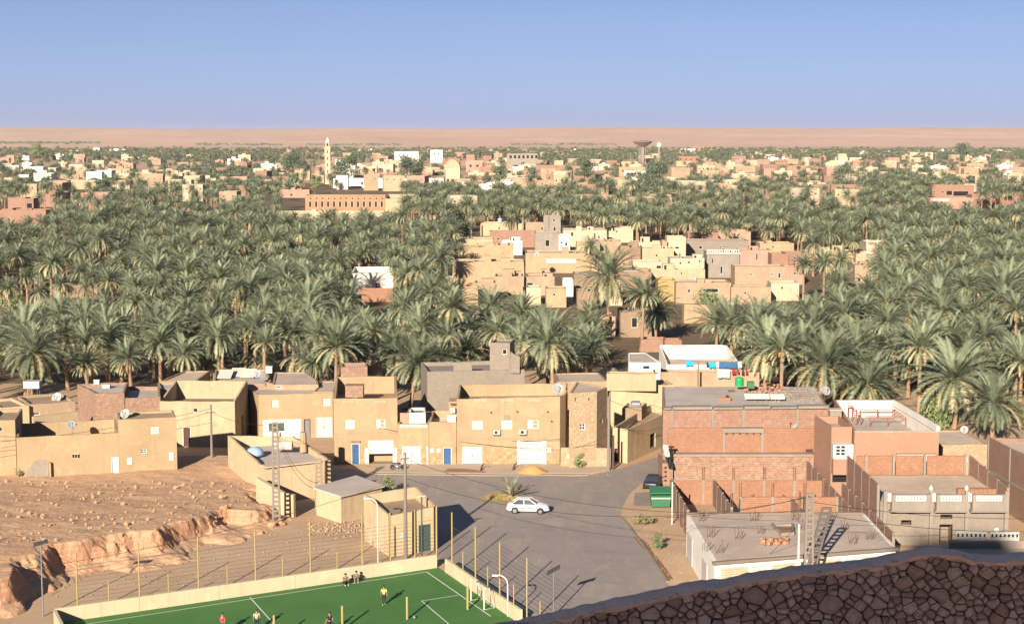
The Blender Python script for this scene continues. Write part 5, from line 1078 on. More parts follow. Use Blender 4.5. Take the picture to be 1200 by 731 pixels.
# stair heads, roof rooms and low parapets on the village roofs
rv = random.Random(33)
for o in [q for q in bpy.data.objects if q.name.split('.')[0] == 'village_house']:
    fs_, zr_h, zt_h, I_ = root_faces[o.name]; f_ = fs_[0]; m_ = [c for c in o.children if c.name.startswith('wall')][0].data.materials[0]
    if f_.L < 4 or zt_h[0] > 8 or rv.random() < .4: continue
    for q in range(rv.choice((1, 1, 2))):
        u = rv.uniform(.15, .7) * f_.L; w = rv.uniform(1.6, 3.2); d0 = rv.uniform(1.5, 4); h = rv.uniform(.5, 1.6); mb = MB(); f_.box(mb, u, min(u + w, f_.L - .4), zr_h + .003, zr_h + h + .4, -d0 - rv.uniform(1.5, 2.5), -d0); k_ = mb.build('stair_head', m_, o)
        if rv.random() < .5: mb = MB(); f_.box(mb, u + .4, u + 1.0, zr_h + .1, zr_h + min(h, 1.6), -d0 + .003, -d0 + .03); mb.build('doorway', DARK, k_)
    if rv.random() < .6: u = rv.uniform(.1, .8) * f_.L; mb = MB(); f_.box(mb, u, u + .25, zr_h + .003, zr_h + 1.1, -rv.uniform(5, 6), -.6); mb.build('roof_divider', m_, o)
# random small houses of the far town, one by one
rt = random.Random(21); AREAS = [((0, 340), (180, 218), 58, 'left part of the far town'), ((390, 620), (178, 210), 58, 'centre of the far town'), ((600, 850), (180, 232), 60, 'middle right of the far town'), ((850, 1010), (180, 222), 52, 'right part of the far town'), ((1020, 1215), (174, 216), 48, 'right edge of the far town'), ((40, 330), (208, 228), 9, 'palms below the far town'), ((520, 700), (205, 232), 12, 'palms behind the village')]
FM = [(CREAM, 'cream'), (WHITEP, 'white'), (TAN, 'tan'), (PINKP, 'pink'), (BR1, 'red brick'), (TAN, 'tan'), (BRD, 'dusty brick'), (BR3, 'mottled brick'), (TAN, 'tan'), (CREAM, 'cream'), (Y3, 'pale yellow'), (CREAM, 'cream'), (Y3, 'pale yellow')]
TL = [(-99, 'at the left margin'), (45, 'below the long white shed'), (110, 'below the arched hall'), (165, 'right of the arched hall'), (215, 'well left of the minaret'), (270, 'above the red earth walls'), (315, 'left of the minaret trees'), (372, 'around the minaret'), (415, 'between minaret and white block'), (455, 'around the white block'), (497, 'by the white cube tower'), (530, 'right of the domed hall'), (565, 'by the pink three storey house'), (600, 'below the concrete frame'), (640, 'by the deep red brick house'), (680, 'by the round dark tree'), (718, 'by the yellow apartments'), (765, 'below the radome'), (800, 'by the horizon brick blocks'), (840, 'right of the horizon blocks'), (885, 'left of the dark right tree'), (935, 'near the pillared front'), (975, 'behind the dark right tree'), (1020, 'left of the loggia house'), (1075, 'behind the loggia house'), (1125, 'by the stepped tan house'), (1165, 'at the right margin')]
SZ = {0: 'low', 1: 'narrow', 2: 'wide', 3: 'two storey'}; taken = footprint_boxes()
for (xr_, yr_, n, place) in AREAS:
    k = 0; guard = 0
    while k < n and guard < 4000:
        guard += 1; x = rt.uniform(*xr_); yt = yr_[0] + (yr_[1] - yr_[0]) * rt.random() ** .85; tall = rt.random() < .42; z = rt.uniform(8, 11.5) if tall else rt.uniform(5, 7); Y = (CAMZ - z) * F / (yt - HOR); w = rt.uniform(10, 24) if not tall else rt.uniform(9, 17); X = (x - CX) / F * Y; dep = rt.uniform(7, 13)
        if any(X - w / 2 < b[1] + 2 and X + w / 2 > b[0] - 2 and Y < b[3] + 4 and Y + dep > b[2] - 4 for b in taken): continue
        taken.append((X - w / 2, X + w / 2, Y, Y + dep)); k += 1; m, cn = FM[rt.randrange(len(FM))]; wp = w * F / Y; x0 = x - wp / 2; hp = z * F / Y; wins = []
        nw = int(w / 4)
        for i in range(nw):
            if rt.random() < .7:
                xw = lerp(x0, x0 + wp, (i + .5) / nw); d = .55 * F / Y
                wins.append((xw - d, yt + hp * (.22 if tall else .35), xw + d, yt + hp * (.22 if tall else .35) + d * 1.9))
        sz = 3 if tall else (2 if w > 15 else (1 if w < 10 else 0))
        lmk = [n_ for q_, n_ in TL if q_ <= x][-1]; dp = 'back row' if yt < 186 else ('second row' if yt < 193 else ('third row' if yt < 202 else ('fourth row' if yt < 212 else 'palm edge')))
        V(f"{SZ[sz]} {cn} {dp} town house {lmk}", x0, x0 + wp, yt, z, dep, m, wins=wins, rot=rt.uniform(-14, 14), name='town_house', group='houses of the far town')
# the smaller houses beyond the three hundred largest, as one mass
mass = MB(); k = 0; guard = 0; MM = [CREAM, TAN, PINKP, WHITEP, BR1, Y3, DARK]
while k < 210 and guard < 9000:
    guard += 1; x = rt.uniform(-40, 1240); yt = 175.5 + 33 * rt.random() ** 1.6; z = rt.uniform(5, 9); Y = (CAMZ - z) * F / (yt - HOR); w = rt.uniform(9, 20); X = (x - CX) / F * Y; dep = rt.uniform(7, 11)
    if any(X - w / 2 < b[1] + 2 and X + w / 2 > b[0] - 2 and Y < b[3] + 3 and Y + dep > b[2] - 3 for b in taken): continue
    taken.append((X - w / 2, X + w / 2, Y, Y + dep)); k += 1; mi = rt.choice((0, 0, 1, 1, 2, 3, 4, 5)); mass.box(X - w / 2, X + w / 2, Y, Y + dep, 0, z, mi); mass.box(X - w * .2, X + w * .1, Y + 2, Y + 5, z, z + rt.uniform(1, 2.4), mi)
    for q in range(int(w / 4)): u = X - w / 2 + 2 + q * 4; mass.box(u - .5, u + .5, Y - .08, Y, z * .5, z * .5 + 1.4, 6)
o = mass.build('far_houses', MM, None, (0, 2000, 0)); tag(o, 'many tiny pale and pink houses scattered through the far town', 'houses', kind='stuff')
def footprint_boxes(): return taken
# landmarks
def at(px, py, Y): x, z = D(px, py, Y); return (x, Y, z)
Ym = 1300.0; mx = D(384, 170, Ym)[0]; mt = thing('minaret', 'slender cream minaret rising above the far town', 'minaret', (mx, Ym, 0))
h1, h2, h3 = Zof(173.5, Ym), Zof(170.8, Ym), Zof(166.5, Ym)
mb = MB(); mb.box(mx - 2.3, mx + 2.3, Ym - 2.3, Ym + 2.3, 0, h1); mb.build('shaft', CREAM, mt)
for k in range(4):
    mb = MB(); z = 9 + k * 5.2; mb.box(mx - .35, mx + .35, Ym - 2.36, Ym - 2.3, z, z + 2.4); mb.build('window', DARK, mt)
mb = MB(); mb.box(mx - 2.9, mx + 2.9, Ym - 2.9, Ym + 2.9, h1, h1 + .8); mb.build('gallery', CREAM, mt)
mb = MB(); mb.box(mx - 1.7, mx + 1.7, Ym - 1.7, Ym + 1.7, h1 + .8, h3); mb.build('upper_shaft', Y3, mt); mb = MB(); mb.box(mx - .7, mx + .7, Ym - 1.76, Ym - 1.7, h1 + 1.6, h1 + 3.6); mb.build('window', DARK, mt)
mb = MB(); mb.lathe((mx, Ym, h3), [(2.0, 0), (2.0, .4), (1.4, .5), (1.5, 1.2), (1.1, 2.1), (.25, 2.8), (.12, 4)], 12); mb.build('cupola', WHITEP, mt, smooth=True)
Yw = 2150.0; wx = D(753, 170, Yw)[0]; z0_, z1_, z2_ = Zof(172.5, Yw), Zof(166.8, Yw), Zof(165.6, Yw); wt = thing('water_tower', 'dark funnel shaped water tower above the palms on the horizon', 'water tower', (wx, Yw, 0))
mb = MB(); mb.lathe((wx, Yw, 0), [(3.4, 0), (2.8, 6), (2.6, z0_)], 16); mb.build('shaft', CONC, wt, smooth=True)
TWR = plain('tower_grey_concrete', (.17, .125, .11), .9); mb = MB(); mb.lathe((wx, Yw, 0), [(2.6, z0_), (5, z0_ + 1.3), (11.8, z1_), (12.9, z1_ + .4), (12.9, z2_), (11.5, z2_ + .3), (2, z2_ + .9)], 24); mb.build('bowl', TWR, wt)
for k in range(24):
    w = 2 * pi * k / 24; mb = MB(); mb.tube([(wx + 5.2 * cos(w), Yw + 5.2 * sin(w), z0_ + 1.2), (wx + 12.1 * cos(w), Yw + 12.1 * sin(w), z1_ - .1)], .22, 4); mb.build('rib', CONC, wt)
for k in range(8):
    w = 2 * pi * (k + .5) / 8; mb = MB(); mb.tube([(wx + 4.6 * cos(w), Yw + 4.6 * sin(w), 0), (wx + 4.2 * cos(w), Yw + 4.2 * sin(w), z0_ + 1)], .3, 4); mb.build('strut', CONC, wt)
Yd = 2300.0; dx_, dz_ = D(772.5, 170.2, Yd); rd = thing('radome', 'white ball shaped radome on a low tower right of the water tower', 'radome', (dx_, Yd, 0))
mb = MB(); mb.lathe((dx_, Yd, dz_), [(1.6, -4), (3.4, -2.2), (4, 0), (3.4, 2.2), (1.9, 3.5), (.3, 4)], 16); mb.build('ball', WHITE, rd, smooth=True); mb = MB(); mb.lathe((dx_, Yd, 0), [(1.8, 0), (1.6, dz_ - 3.9)], 10); mb.build('tower', CONC, rd)
Yh = 1180.0; hx0, hx1 = D(522, 190, Yh)[0], D(539, 190, Yh)[0]; dh = thing('domed_hall', 'cream hall with a rounded vault roof right of the first big tree', 'hall', (hx0, Yh, 0)); hb = Zof(197, Yh)
mb = MB(); mb.box(hx0, hx1, Yh, Yh + 14, 0, hb); mb.build('wall', CREAM, dh); mb = MB(); hr = (hx1 - hx0) / 2; hc = (hx0 + hx1) / 2; ht = Zof(186.5, Yh) - hb
prof = [(hc + hr * cos(pi - pi * k / 12), hb + ht * sin(pi * k / 12)) for k in range(13)]
mb.add([(x, Yh, z) for x, z in prof] + [(x, Yh + 14, z) for x, z in prof], [tuple(range(13)), tuple(range(13, 26))[::-1]] + [(k, k + 13, k + 14, k + 1) for k in range(12)]); mb.build('vault', Y3, dh)
for k in range(3):
    mb = MB(); u = lerp(hx0, hx1, (k + .5) / 3); mb.box(u - .8, u + .8, Yh - .06, Yh, 3, 7.5); mb.build('window', DARK, dh)
for i, (px, py, Y, L, rr, lab) in enumerate(((137, 175.5, 3200, 55, 9, 'pale arched storage hall on the horizon at the left'), (87, 176.5, 3300, 95, 6, 'long low white shed on the horizon at the left'), (113, 173.5, 3250, 12, 10, 'small white tower block left of the arched hall'))):
    x, z = D(px, py, Y); st = thing('storage_hall', lab, 'hall', (x, Y, 0)); mb = MB(); prof = [(x + L / 2 * cos(pi - pi * k / 10), 2 + (z - 2 + rr * .2) * sin(pi * k / 10)) for k in range(11)] if i == 0 else [(x - L / 2, 0), (x - L / 2, z), (x + L / 2, z + .5), (x + L / 2, 0)]
    n = len(prof); mb.add([(a, Y, b) for a, b in prof] + [(a, Y + 20, b) for a, b in prof], [tuple(range(n)), tuple(range(n, 2 * n))[::-1]] + [(k, k + n, (k + 1) % n + n, (k + 1) % n) for k in range(n)]); mb.build('shell', WHITEP, st)
# ------------------------------------------------------------------ where palms and trees stand
LEAFD = leafmat('broad_leaf_dark', (.085, .11, .07), (.115, .14, .085), .12); LEAFM = leafmat('broad_leaf_mid', (.15, .185, .085), (.19, .225, .1), .18); LEAFY = leafmat('scrub_leaf', (.22, .2, .09), (.27, .23, .12), .15); BARK = plain('tree_bark', (.14, .10, .07), .9)
def leafy_mesh(seed, r, h, n, ls, clumps, mat, name='crown'):
    rr = random.Random(seed); mb = MB(); cs = []
    for i in range(clumps):
        a = rr.uniform(0, 6.28); q = rr.random() ** .5 * .68; zz = rr.uniform(.12, .85); cs.append((q * r * cos(a) * (1.1 - .4 * zz), q * r * sin(a) * (1.1 - .4 * zz), zz * h, rr.uniform(.26, .42) * r))
    for i in range(n):
        c = cs[rr.randrange(clumps)]; d = Vector((rr.gauss(0, 1), rr.gauss(0, 1), rr.gauss(0, 1))).normalized(); k = rr.uniform(.72, 1.12) if rr.random() < .85 else rr.uniform(1.1, 1.3); p = Vector(c[:3]) + Vector((d.x, d.y, d.z * .85)) * c[3] * k
        u = Vector((rr.gauss(0, 1), rr.gauss(0, 1), rr.gauss(0, 1))).normalized(); v = d.lerp(u, .5).cross(u).normalized(); u = v.cross(d.lerp(u, .4)).normalized(); s = ls * rr.uniform(.6, 1.25)
        mb.add([p - u * s * .5, p + v * s * .35, p + u * s * .5, p - v * s * .35], [(0, 1, 2, 3)])
    return mb.mesh(name, mat)
def limbs_mesh(seed, h, r, n=5):
    rr = random.Random(seed); mb = MB(); mb.tube([(0, 0, 0), (rr.uniform(-.1, .1) * r, 0, h * .5), (0, rr.uniform(-.1, .1) * r, h)], [r * .09, r * .07, r * .045], 7)
    for i in range(n):
        a = rr.uniform(0, 6.28); mb.tube([(0, 0, h * .75), (r * .3 * cos(a), r * .3 * sin(a), h * 1.15), (r * .6 * cos(a), r * .6 * sin(a), h * 1.5)], [r * .045, r * .03, r * .012], 5)
    return mb.mesh('trunk', BARK)
TREE = [(leafy_mesh(51, 5.2, 8, 3000, .55, 26, LEAFD), limbs_mesh(61, 4, 5)), (leafy_mesh(52, 4.2, 6.5, 2200, .5, 18, LEAFD), limbs_mesh(62, 3, 4)), (leafy_mesh(53, 3.2, 7, 1700, .45, 14, LEAFM), limbs_mesh(63, 2.6, 3.2)), (leafy_mesh(54, 2.2, 2.2, 900, .3, 12, LEAFM), limbs_mesh(64, .7, 2)), (leafy_mesh(55, 2.5, 3.5, 900, .35, 10, LEAFY), limbs_mesh(65, 1.2, 2.4))]
def tree(label, px, pbase, Y, k, s, name='tree', cat='tree', group=None, sz=1.0):
    x = D(px, pbase, Y)[0]; r = thing(name, label, cat, (x, Y, 0), group); c = kid('crown', TREE[k][0], r, {0: 3.2, 1: 2.4, 2: 2.0, 3: .1, 4: .6}[k] * s, rnd.uniform(0, 6.28), s); c.scale.z = s * sz; c['kind'] = 'stuff'; kid('trunk', TREE[k][1], r, 0, 0, s); return r
def Yfor(py, z): return (CAMZ - z) * F / (py - HOR)
tree('big dark round tree between minaret and domed hall', 407, 190, 1230, 0, 2.1); tree('large dark tree in front of the white block', 481, 196, 1150, 0, 2.15); tree('dark bushy tree left of the minaret', 341, 187, 1500, 0, 2.0); tree('second dark tree beside the one left of the minaret', 352, 186, 1560, 1, 1.9)
tree('dark tree right of the second white cube house', 585, 195, 1250, 1, 1.9); tree('dark tree at the foot of the pink three storey house', 572, 200, 1150, 1, 1.3); tree('round dark tree left of the yellow apartment block', 685, 195, 1300, 0, 1.9); tree('tall green tree in front of the apartments', 770, 215, 980, 0, 1.7, sz=1.35); tree('green bushy tree left of the tall green one', 716, 210, 1020, 1, 1.3)
tree('wide green shrub tree at the left end of the village', 521, 262, 560, 0, 1.25, sz=.75); tree('green shrub tree next to the wide one at the village edge', 541, 260, 575, 1, 1.3, sz=.8); tree('dark tree against the right far town', 988, 205, 1080, 0, 1.5, sz=1.3); tree('dark green tree right of the brick loggia house', 1165, 222, 900, 1, 1.2)
tree('dark tree on the right horizon', 1128, 178, 2600, 1, 3); tree('dark tree at the left edge of the far town', 5, 205, 1250, 0, 1.5); tree('slim dark tree in the left far town', 46, 178, 2400, 2, 2.6, sz=1.4); tree('second slim dark tree in the left far town', 40, 178, 2450, 2, 2.4, sz=1.4)
tree('small green tree left of the pink building', 369, 214, 1080, 2, 1.2); tree('dense round dark bush on the broad tan village house', 828, 352, 375, 3, 1.7, 'bush', 'bush'); tree('bright green bush under the palms at the left edge of the grove', 47, 318, 440, 3, 1.5, 'bush', 'bush'); tree('tall bright green bush behind the salmon house', 1096, 492, 219, 3, 1.35, 'bush', 'bush', sz=1.9); tree('smaller green bush beside the palm behind the rubble house', 1182, 488, 222, 3, 1.1, 'bush', 'bush', sz=1.6)
tree('wide pale scrub bush at the left of the grove', 207, 340, 420, 4, 1.7, 'bush', 'bush'); tree('green scrub bush on the grove floor at far left', 15, 370, 370, 3, 1.6, 'bush', 'bush')

boxes = footprint_boxes()
def clear(x, y, m=1.2): return all(not (b[0] - m < x < b[1] + m and b[2] - m < y < b[3] + m) for b in boxes)
def inpoly(x, y, P):
    c = False; j = len(P) - 1
    for i in range(len(P)):
        (xi, yi), (xj, yj) = P[i], P[j]
        if (yi > y) != (yj > y) and x < (xj - xi) * (y - yi) / (yj - yi) + xi: c = not c
        j = i
    return c
# crown regions of the picture; each entry: outline, chance, trunk range, palette weights
REG = [([(-60, 258), (60, 262), (110, 250), (280, 256), (440, 256), (520, 268), (524, 330), (575, 356), (640, 362), (700, 360), (720, 395), (700, 425), (612, 425), (610, 398), (560, 398), (500, 428), (470, 422), (430, 415), (392, 428), (250, 424), (190, 432), (90, 440), (-60, 446)], .92),
       ([(806, 395), (850, 380), (905, 372), (960, 356), (1000, 356), (1040, 300), (1080, 262), (1270, 250), (1270, 490), (1150, 482), (1112, 455), (1075, 452), (1000, 455), (980, 430), (880, 420), (845, 400)], .95),
       ([(660, 252), (720, 248), (780, 246), (870, 248), (935, 252), (1010, 252), (1080, 250), (1270, 246), (1270, 262), (1080, 270), (1040, 290), (1010, 276), (950, 280), (930, 266), (860, 258), (780, 260), (715, 256)], .9),
       ([(60, 240), (280, 240), (310, 232), (350, 252), (520, 250), (640, 238), (720, 236), (900, 232), (1060, 240), (1270, 246), (1270, 258), (935, 256), (720, 254), (660, 250), (560, 252), (280, 262), (60, 262)], .4),
       ([(-40, 205), (60, 208), (75, 226), (160, 222), (330, 216), (340, 244), (60, 246), (20, 226), (-40, 228)], .2), ([(620, 215), (820, 208), (900, 205), (1060, 206), (1100, 208), (1090, 240), (1060, 240), (820, 240), (620, 240)], .25), ([(470, 215), (600, 222), (700, 222), (700, 244), (520, 250), (470, 240)], .55), ([(1010, 195), (1130, 210), (1110, 216), (1090, 215), (1085, 245), (1010, 238), (990, 220)], .28), ([(1150, 205), (1260, 208), (1260, 228), (1150, 226)], .3)]
HOLES = [[(402, 308), (468, 308), (468, 374), (402, 374)], [(519, 300), (606, 300), (606, 345), (519, 335)], [(-60, 308), (60, 314), (125, 320), (125, 352), (60, 366), (-60, 374)], [(770, 318), (945, 310), (945, 342), (858, 350), (858, 372), (800, 390), (770, 400), (700, 400), (700, 300), (770, 300)], [(735, 384), (862, 388), (862, 440), (735, 440)], [(0, 228), (60, 228), (60, 268), (0, 268)], [(995, 365), (1025, 365), (1025, 395), (995, 395)], [(590, 320), (700, 330), (690, 350), (610, 350)]]
rp = random.Random(5); grid_ = {}; cand = []
def far_enough(x, y, d):
    gx, gy = int(x // 8), int(y // 8)
    return all(hypot(x - q[0], y - q[1]) > d for i in (-1, 0, 1) for j in (-1, 0, 1) for q in grid_.get((gx + i, gy + j), ()))
def put(x, y): grid_.setdefault((int(x // 8), int(y // 8)), []).append((x, y))
# palms that the photograph singles out: crown centre in the picture, trunk height, kind, skirt, dates, size, label
HERO = [(713, 322, 12, 4, 0, True, 1.5, 'tallest palm with a thick pale trunk in front of the village'), (752, 343, 10.5, 0, 1, False, 1.3, 'tall palm with leaning bare trunk right of the tallest one'), (692, 286, 8.5, 1, 0, False, .95, 'single palm standing inside the village before the cream house'), (438, 388, 9.5, 3, 0, False, 1.0, 'palm with a long leaning bare trunk above the brick stair tower'), (78, 392, 8.5, 4, 1, False, 1.12, 'broad palm with drooping crown at the left edge of the front row'), (187, 400, 8, 2, 0, False, 1.1, 'front row palm with straight bare trunk behind the sandy roof'), (260, 392, 8, 0, 0, True, 1.0, 'front row palm with yellowish skirt left of the shop house'), (341, 385, 8.5, 1, 0, False, 1.0, 'front row palm with thick bare trunk above the shop house'), (478, 422, 7.5, 4, 1, False, 1.15, 'bushy palm with pale trunk left of the grey block house'), (545, 410, 3.5, 3, 0, False, 1.1, 'low palm with spiky crown behind the grey block house'), (688, 400, 6.5, 2, 1, False, 1.05, 'broad palm right of the grey block tower'), (648, 412, 5, 3, 0, True, 1.0, 'palm with orange dates beside the grey block tower'),
        (897, 408, 8, 4, 0, True, 1.3, 'broad palm with orange dates right of the washing lines'), (965, 425, 8, 4, 0, True, 1.35, 'wide palm with bright orange dates behind the salmon house'), (1018, 448, 5.5, 1, 0, True, 1.3, 'broad palm with yellow fruit stalks above the salmon roof'), (1120, 440, 7, 4, 1, True, 1.4, 'palm with golden stalks behind the rubble house'), (1164, 470, 5.5, 1, 1, False, 1.3, 'nearest palm on the right beside the bright green bush'), (985, 330, 11, 0, 0, True, 1.05, 'tall palm with a thick red brown leaning trunk in the right grove'), (942, 308, 9, 2, 0, False, 1.0, 'palm silhouetted against the pale wall on the right'), (966, 306, 9, 0, 0, False, .95, 'middle palm of three before the pale wall on the right'), (986, 302, 9, 1, 0, False, 1.0, 'right palm of three before the pale wall'), (535, 272, 8, 0, 0, False, 1.0, 'palm at the left rear corner of the village'), (513, 291, 9, 0, 1, False, 1.0, 'palm hanging over the left corner of the village'), (770, 362, 6, 1, 0, False, 1.15, 'dark shaded palm right of the two tall palms'), (840, 375, 6, 3, 0, False, 1.35, 'wide feathery palm at the left end of the right grove'), (24, 300, 9, 1, 1, False, 1.0, 'palm with dead brown skirt above the earth wall at the left edge'), (10, 335, 9, 2, 2, False, .9, 'dry palm with long hanging dead leaves at the left edge'), (100, 336, 7, 5, 2, False, .8, 'dry palm at the right end of the earth wall'), (45, 340, 6, 5, 2, False, .8, 'short dry palm before the earth wall'), (30, 322, 8, 2, 2, False, .8, 'dry palm rising behind the earth wall'), (-14, 328, 9, 2, 2, False, .9, 'dry palm cut by the left edge of the picture'), (72, 330, 8, 2, 2, False, .85, 'dry palm with dead leaves beside the earth wall')]
for (px, py, h, k, sk, dt, s, lab) in HERO:
    Y = Yfor(py, h + .4); x = D(px, py, Y)[0]; put(x, Y); date_palm(x, Y, h, k, s, lab, 'date palms of the oasis', sk, dt)
NHERO = len(HERO)
tries = 0
while tries < 26000:
    tries += 1
    ri = rp.randrange(len(REG)) if tries % 3 else rp.randrange(3); P, ch = REG[ri]
    px = rp.uniform(min(p[0] for p in P), max(p[0] for p in P)); v0, v1 = 1 / (max(p[1] for p in P) - HOR), 1 / (min(p[1] for p in P) - HOR); py = HOR + 1 / rp.uniform(v0, v1)
    if not inpoly(px, py, P) or any(inpoly(px, py, h) for h in HOLES): continue
    h = rp.choice((1.4, 1.8, 2.5, 3, 3.5, 4.5, 6, 6.5, 7, 7.5, 8, 8, 8.5, 9, 9.5, 10)) + rp.uniform(-.4, .4); Y = Yfor(py, h + .4); x = D(px, py, Y)[0]
    if Y > 330 and h < 5: h += 4; Y = Yfor(py, h + .4); x = D(px, py, Y)[0]
    if Y < 228 or not clear(x, Y): continue
    if not far_enough(x, Y, rp.uniform(4.8, 6.8) if Y < 420 else rp.uniform(5.5, 8.5)) or rp.random() > ch: continue
    put(x, Y); cand.append((Y, x, h, px, py))
# thin tree cover between and behind the far town
FARB = [((-60, 1260), (173.5, 179.5), 4200), ((-60, 1260), (179, 214), 820), ((840, 1260), (174, 181), 520), ((-60, 330), (174, 182), 300), ((-60, 340), (182, 222), 230), ((200, 340), (190, 222), 90), ((620, 850), (176, 205), 110), ((1010, 1130), (180, 206), 60)]
far = []
for (xr_, yr_, n) in FARB:
    for _ in range(n):
        px, py = rp.uniform(*xr_), rp.uniform(*yr_); h = rp.uniform(6, 12) if py < 180 else rp.uniform(4, 8); Y = Yfor(py, h); x = D(px, py, Y)[0]
        if clear(x, Y, 2): far.append((Y, x, h, px, py))
cand.sort(); near = cand[:300 - NHERO]; rest_ = cand[300 - NHERO:] + far
LM = [(-99, 'left edge of the grove'), (70, 'the dish house'), (140, 'the square brick house'), (200, 'the sandy roofed house'), (270, 'the dark alley'), (330, 'the yellow shop house'), (405, 'the brick stair tower'), (470, 'the low terrace'), (540, 'the grey block house'), (620, 'the grey block tower'), (690, 'the stone tower house'), (760, 'the washing terrace'), (840, 'the brick terrace house'), (910, 'the green roof tank'), (960, 'the roof edge dish'), (1020, 'the salmon house'), (1080, 'the bright green bush'), (1130, 'the rubble house'), (1180, 'the right edge brick house')]
for i, (Y, x, h, px, py) in enumerate(near):
    sk = rp.choice((0, 0, 0, 1, 1, 2)) if px < 300 else rp.choice((0, 0, 0, 1, 1, 1, 2)); dt = rp.random() < (.5 if px > 800 else .22); k = rp.randrange(7); lm = [n for q, n in LM if q <= px][-1]
    if px < 120 and 300 < py < 356 and rp.random() < .8: sk = 2
    row = 'front row' if Y < 262 else ('second row' if Y < 290 else ('third row' if Y < 320 else 'deep row')); ht = 'short' if h < 5 else ('medium' if h < 8 else 'tall')
    s_ = rp.uniform(.8, 1.4) if px > 800 else rp.uniform(.75, 1.3); cw = 'slim ' if s_ < .92 else ('broad ' if s_ > 1.14 else '')
    date_palm(x, Y, h, k, s_, f"{cw}{ht} {row} date palm with {'orange date bunches' if dt else ('long dead skirt' if sk == 2 else ('brown lower leaves' if sk else 'plain green crown'))} behind {lm}", 'date palms of the oasis', sk, dt)
# the palms beyond the three hundred nearest, as one mass
PROTO = bpy.data.collections.new('palm_shapes')
def merged(seed, ci, h, sk, dt):
    src = [(TRM[h][seed % 2], 4, h), (CRM[ci], 0, h)] + ([(SKM[sk - 1], 5, h - .1)] if sk else []) + ([(DTM[0], 6, h)] if dt else []); mb = MB()
    for me, mi, dz in src:
        o = len(mb.v); mb.v += [(v.co.x, v.co.y, v.co.z + dz) for v in me.vertices]
        for p in me.polygons: mb.f.append(tuple(i + o for i in p.vertices)); mb.m.append(mi + p.material_index if mi == 0 else mi)
    return mb.mesh('palm_shape', [FROND, FROND2, FRONDD, FRONDL, TRUNK, FDRY, DATES])
for i, (ci, h, sk, dt) in enumerate(((0, 7, 1, 0), (1, 9, 1, 0), (2, 5, 0, 0), (3, 7, 1, 1), (4, 9, 1, 1), (0, 11, 2, 0), (2, 9, 2, 0), (4, 5, 0, 0))): PROTO.objects.link(bpy.data.objects.new('palm_shape', merged(i, ci, h, sk, dt)))
PROTO.objects.link(bpy.data.objects.new('palm_shape', leafy_mesh(71, 3.2, 5.5, 700, .75, 14, LEAFD)))
me = bpy.data.meshes.new('palm_grove'); me.from_pydata([(x, Y, 0) for (Y, x, h, *_) in rest_], [], [])
a1, a2, a3 = me.attributes.new('turn', 'FLOAT', 'POINT'), me.attributes.new('size', 'FLOAT', 'POINT'), me.attributes.new('pick', 'INT', 'POINT'); HK = [7, 9, 5, 7, 9, 11, 9, 5, 6]
for i, (Y, x, h, px, py) in enumerate(rest_):
    town = py < 215 and rp.random() < .5
    k = 8 if town or (py < 190 and rp.random() < .35) else min(range(8), key=lambda q: abs(HK[q] - h) + rp.random() * 3); a1.data[i].value = rp.uniform(0, 6.28); a2.data[i].value = rp.uniform(.75, 1.2) * (1.0 if k < 8 else rp.uniform(.8, 1.8)); a3.data[i].value = k
pg = bpy.data.objects.new('palm_grove', me); C.objects.link(pg); tag(pg, 'sea of date palms and trees filling the oasis behind the nearest rows', 'palm grove', kind='stuff')
g = bpy.data.node_groups.new('scatter_palms', 'GeometryNodeTree'); g.interface.new_socket('Geometry', in_out='INPUT', socket_type='NodeSocketGeometry'); g.interface.new_socket('Geometry', in_out='OUTPUT', socket_type='NodeSocketGeometry')
gi, go = g.nodes.new('NodeGroupInput'), g.nodes.new('NodeGroupOutput'); ci = g.nodes.new('GeometryNodeCollectionInfo'); ci.inputs['Collection'].default_value = PROTO; ci.inputs['Separate Children'].default_value = True; ci.inputs['Reset Children'].default_value = True
ip = g.nodes.new('GeometryNodeInstanceOnPoints'); ip.inputs['Pick Instance'].default_value = True
def attr(n, t):
    o = g.nodes.new('GeometryNodeInputNamedAttribute'); o.data_type = t; o.inputs['Name'].default_value = n; return o.outputs['Attribute']
cx_ = g.nodes.new('ShaderNodeCombineXYZ'); g.links.new(attr('turn', 'FLOAT'), cx_.inputs[2]); g.links.new(gi.outputs[0], ip.inputs['Points']); g.links.new(ci.outputs[0], ip.inputs['Instance']); g.links.new(attr('pick', 'INT'), ip.inputs['Instance Index']); g.links.new(cx_.outputs[0], ip.inputs['Rotation']); g.links.new(attr('size', 'FLOAT'), ip.inputs['Scale']); g.links.new(ip.outputs[0], go.inputs[0])
md = pg.modifiers.new('scatter', 'NODES'); md.node_group = g
print('palms near', len(near), 'rest', len(rest_))
# ------------------------------------------------------------------ poles and cables
def pole(label, px, pyt, pyb, r0, r1, m=POLEC, z0=0.0, arms=(), name='utility_pole', cat='pole'):
    x, y = G(px, pyb, z0); zt = Zof(pyt, y); r = thing(name, label, cat, (x, y, z0)); mb = MB(); mb.tube([(x, y, z0 - .2), (x, y, zt)], [r0, r1], 8); mb.build('shaft', m, r)
    for (dz, w, ang) in arms:
        mb = MB(); c_, s_ = cos(R(ang)), sin(R(ang)); mb.tube([(x - w * c_, y - w * s_ - r1 - .03, zt - dz), (x + w * c_, y + w * s_ - r1 - .03, zt - dz)], .05, 5); a = mb.build('cross_arm', METAL, r)
        for k in (-.9, -.1, .8): mb = MB(); mb.tube([(x + k * w * c_, y + k * w * s_ - r1 - .03, zt - dz + .05), (x + k * w * c_, y + k * w * s_ - r1 - .03, zt - dz + .28)], .06, 5); mb.build('insulator', WHITED, a)
    return r, Vector((x, y, zt))
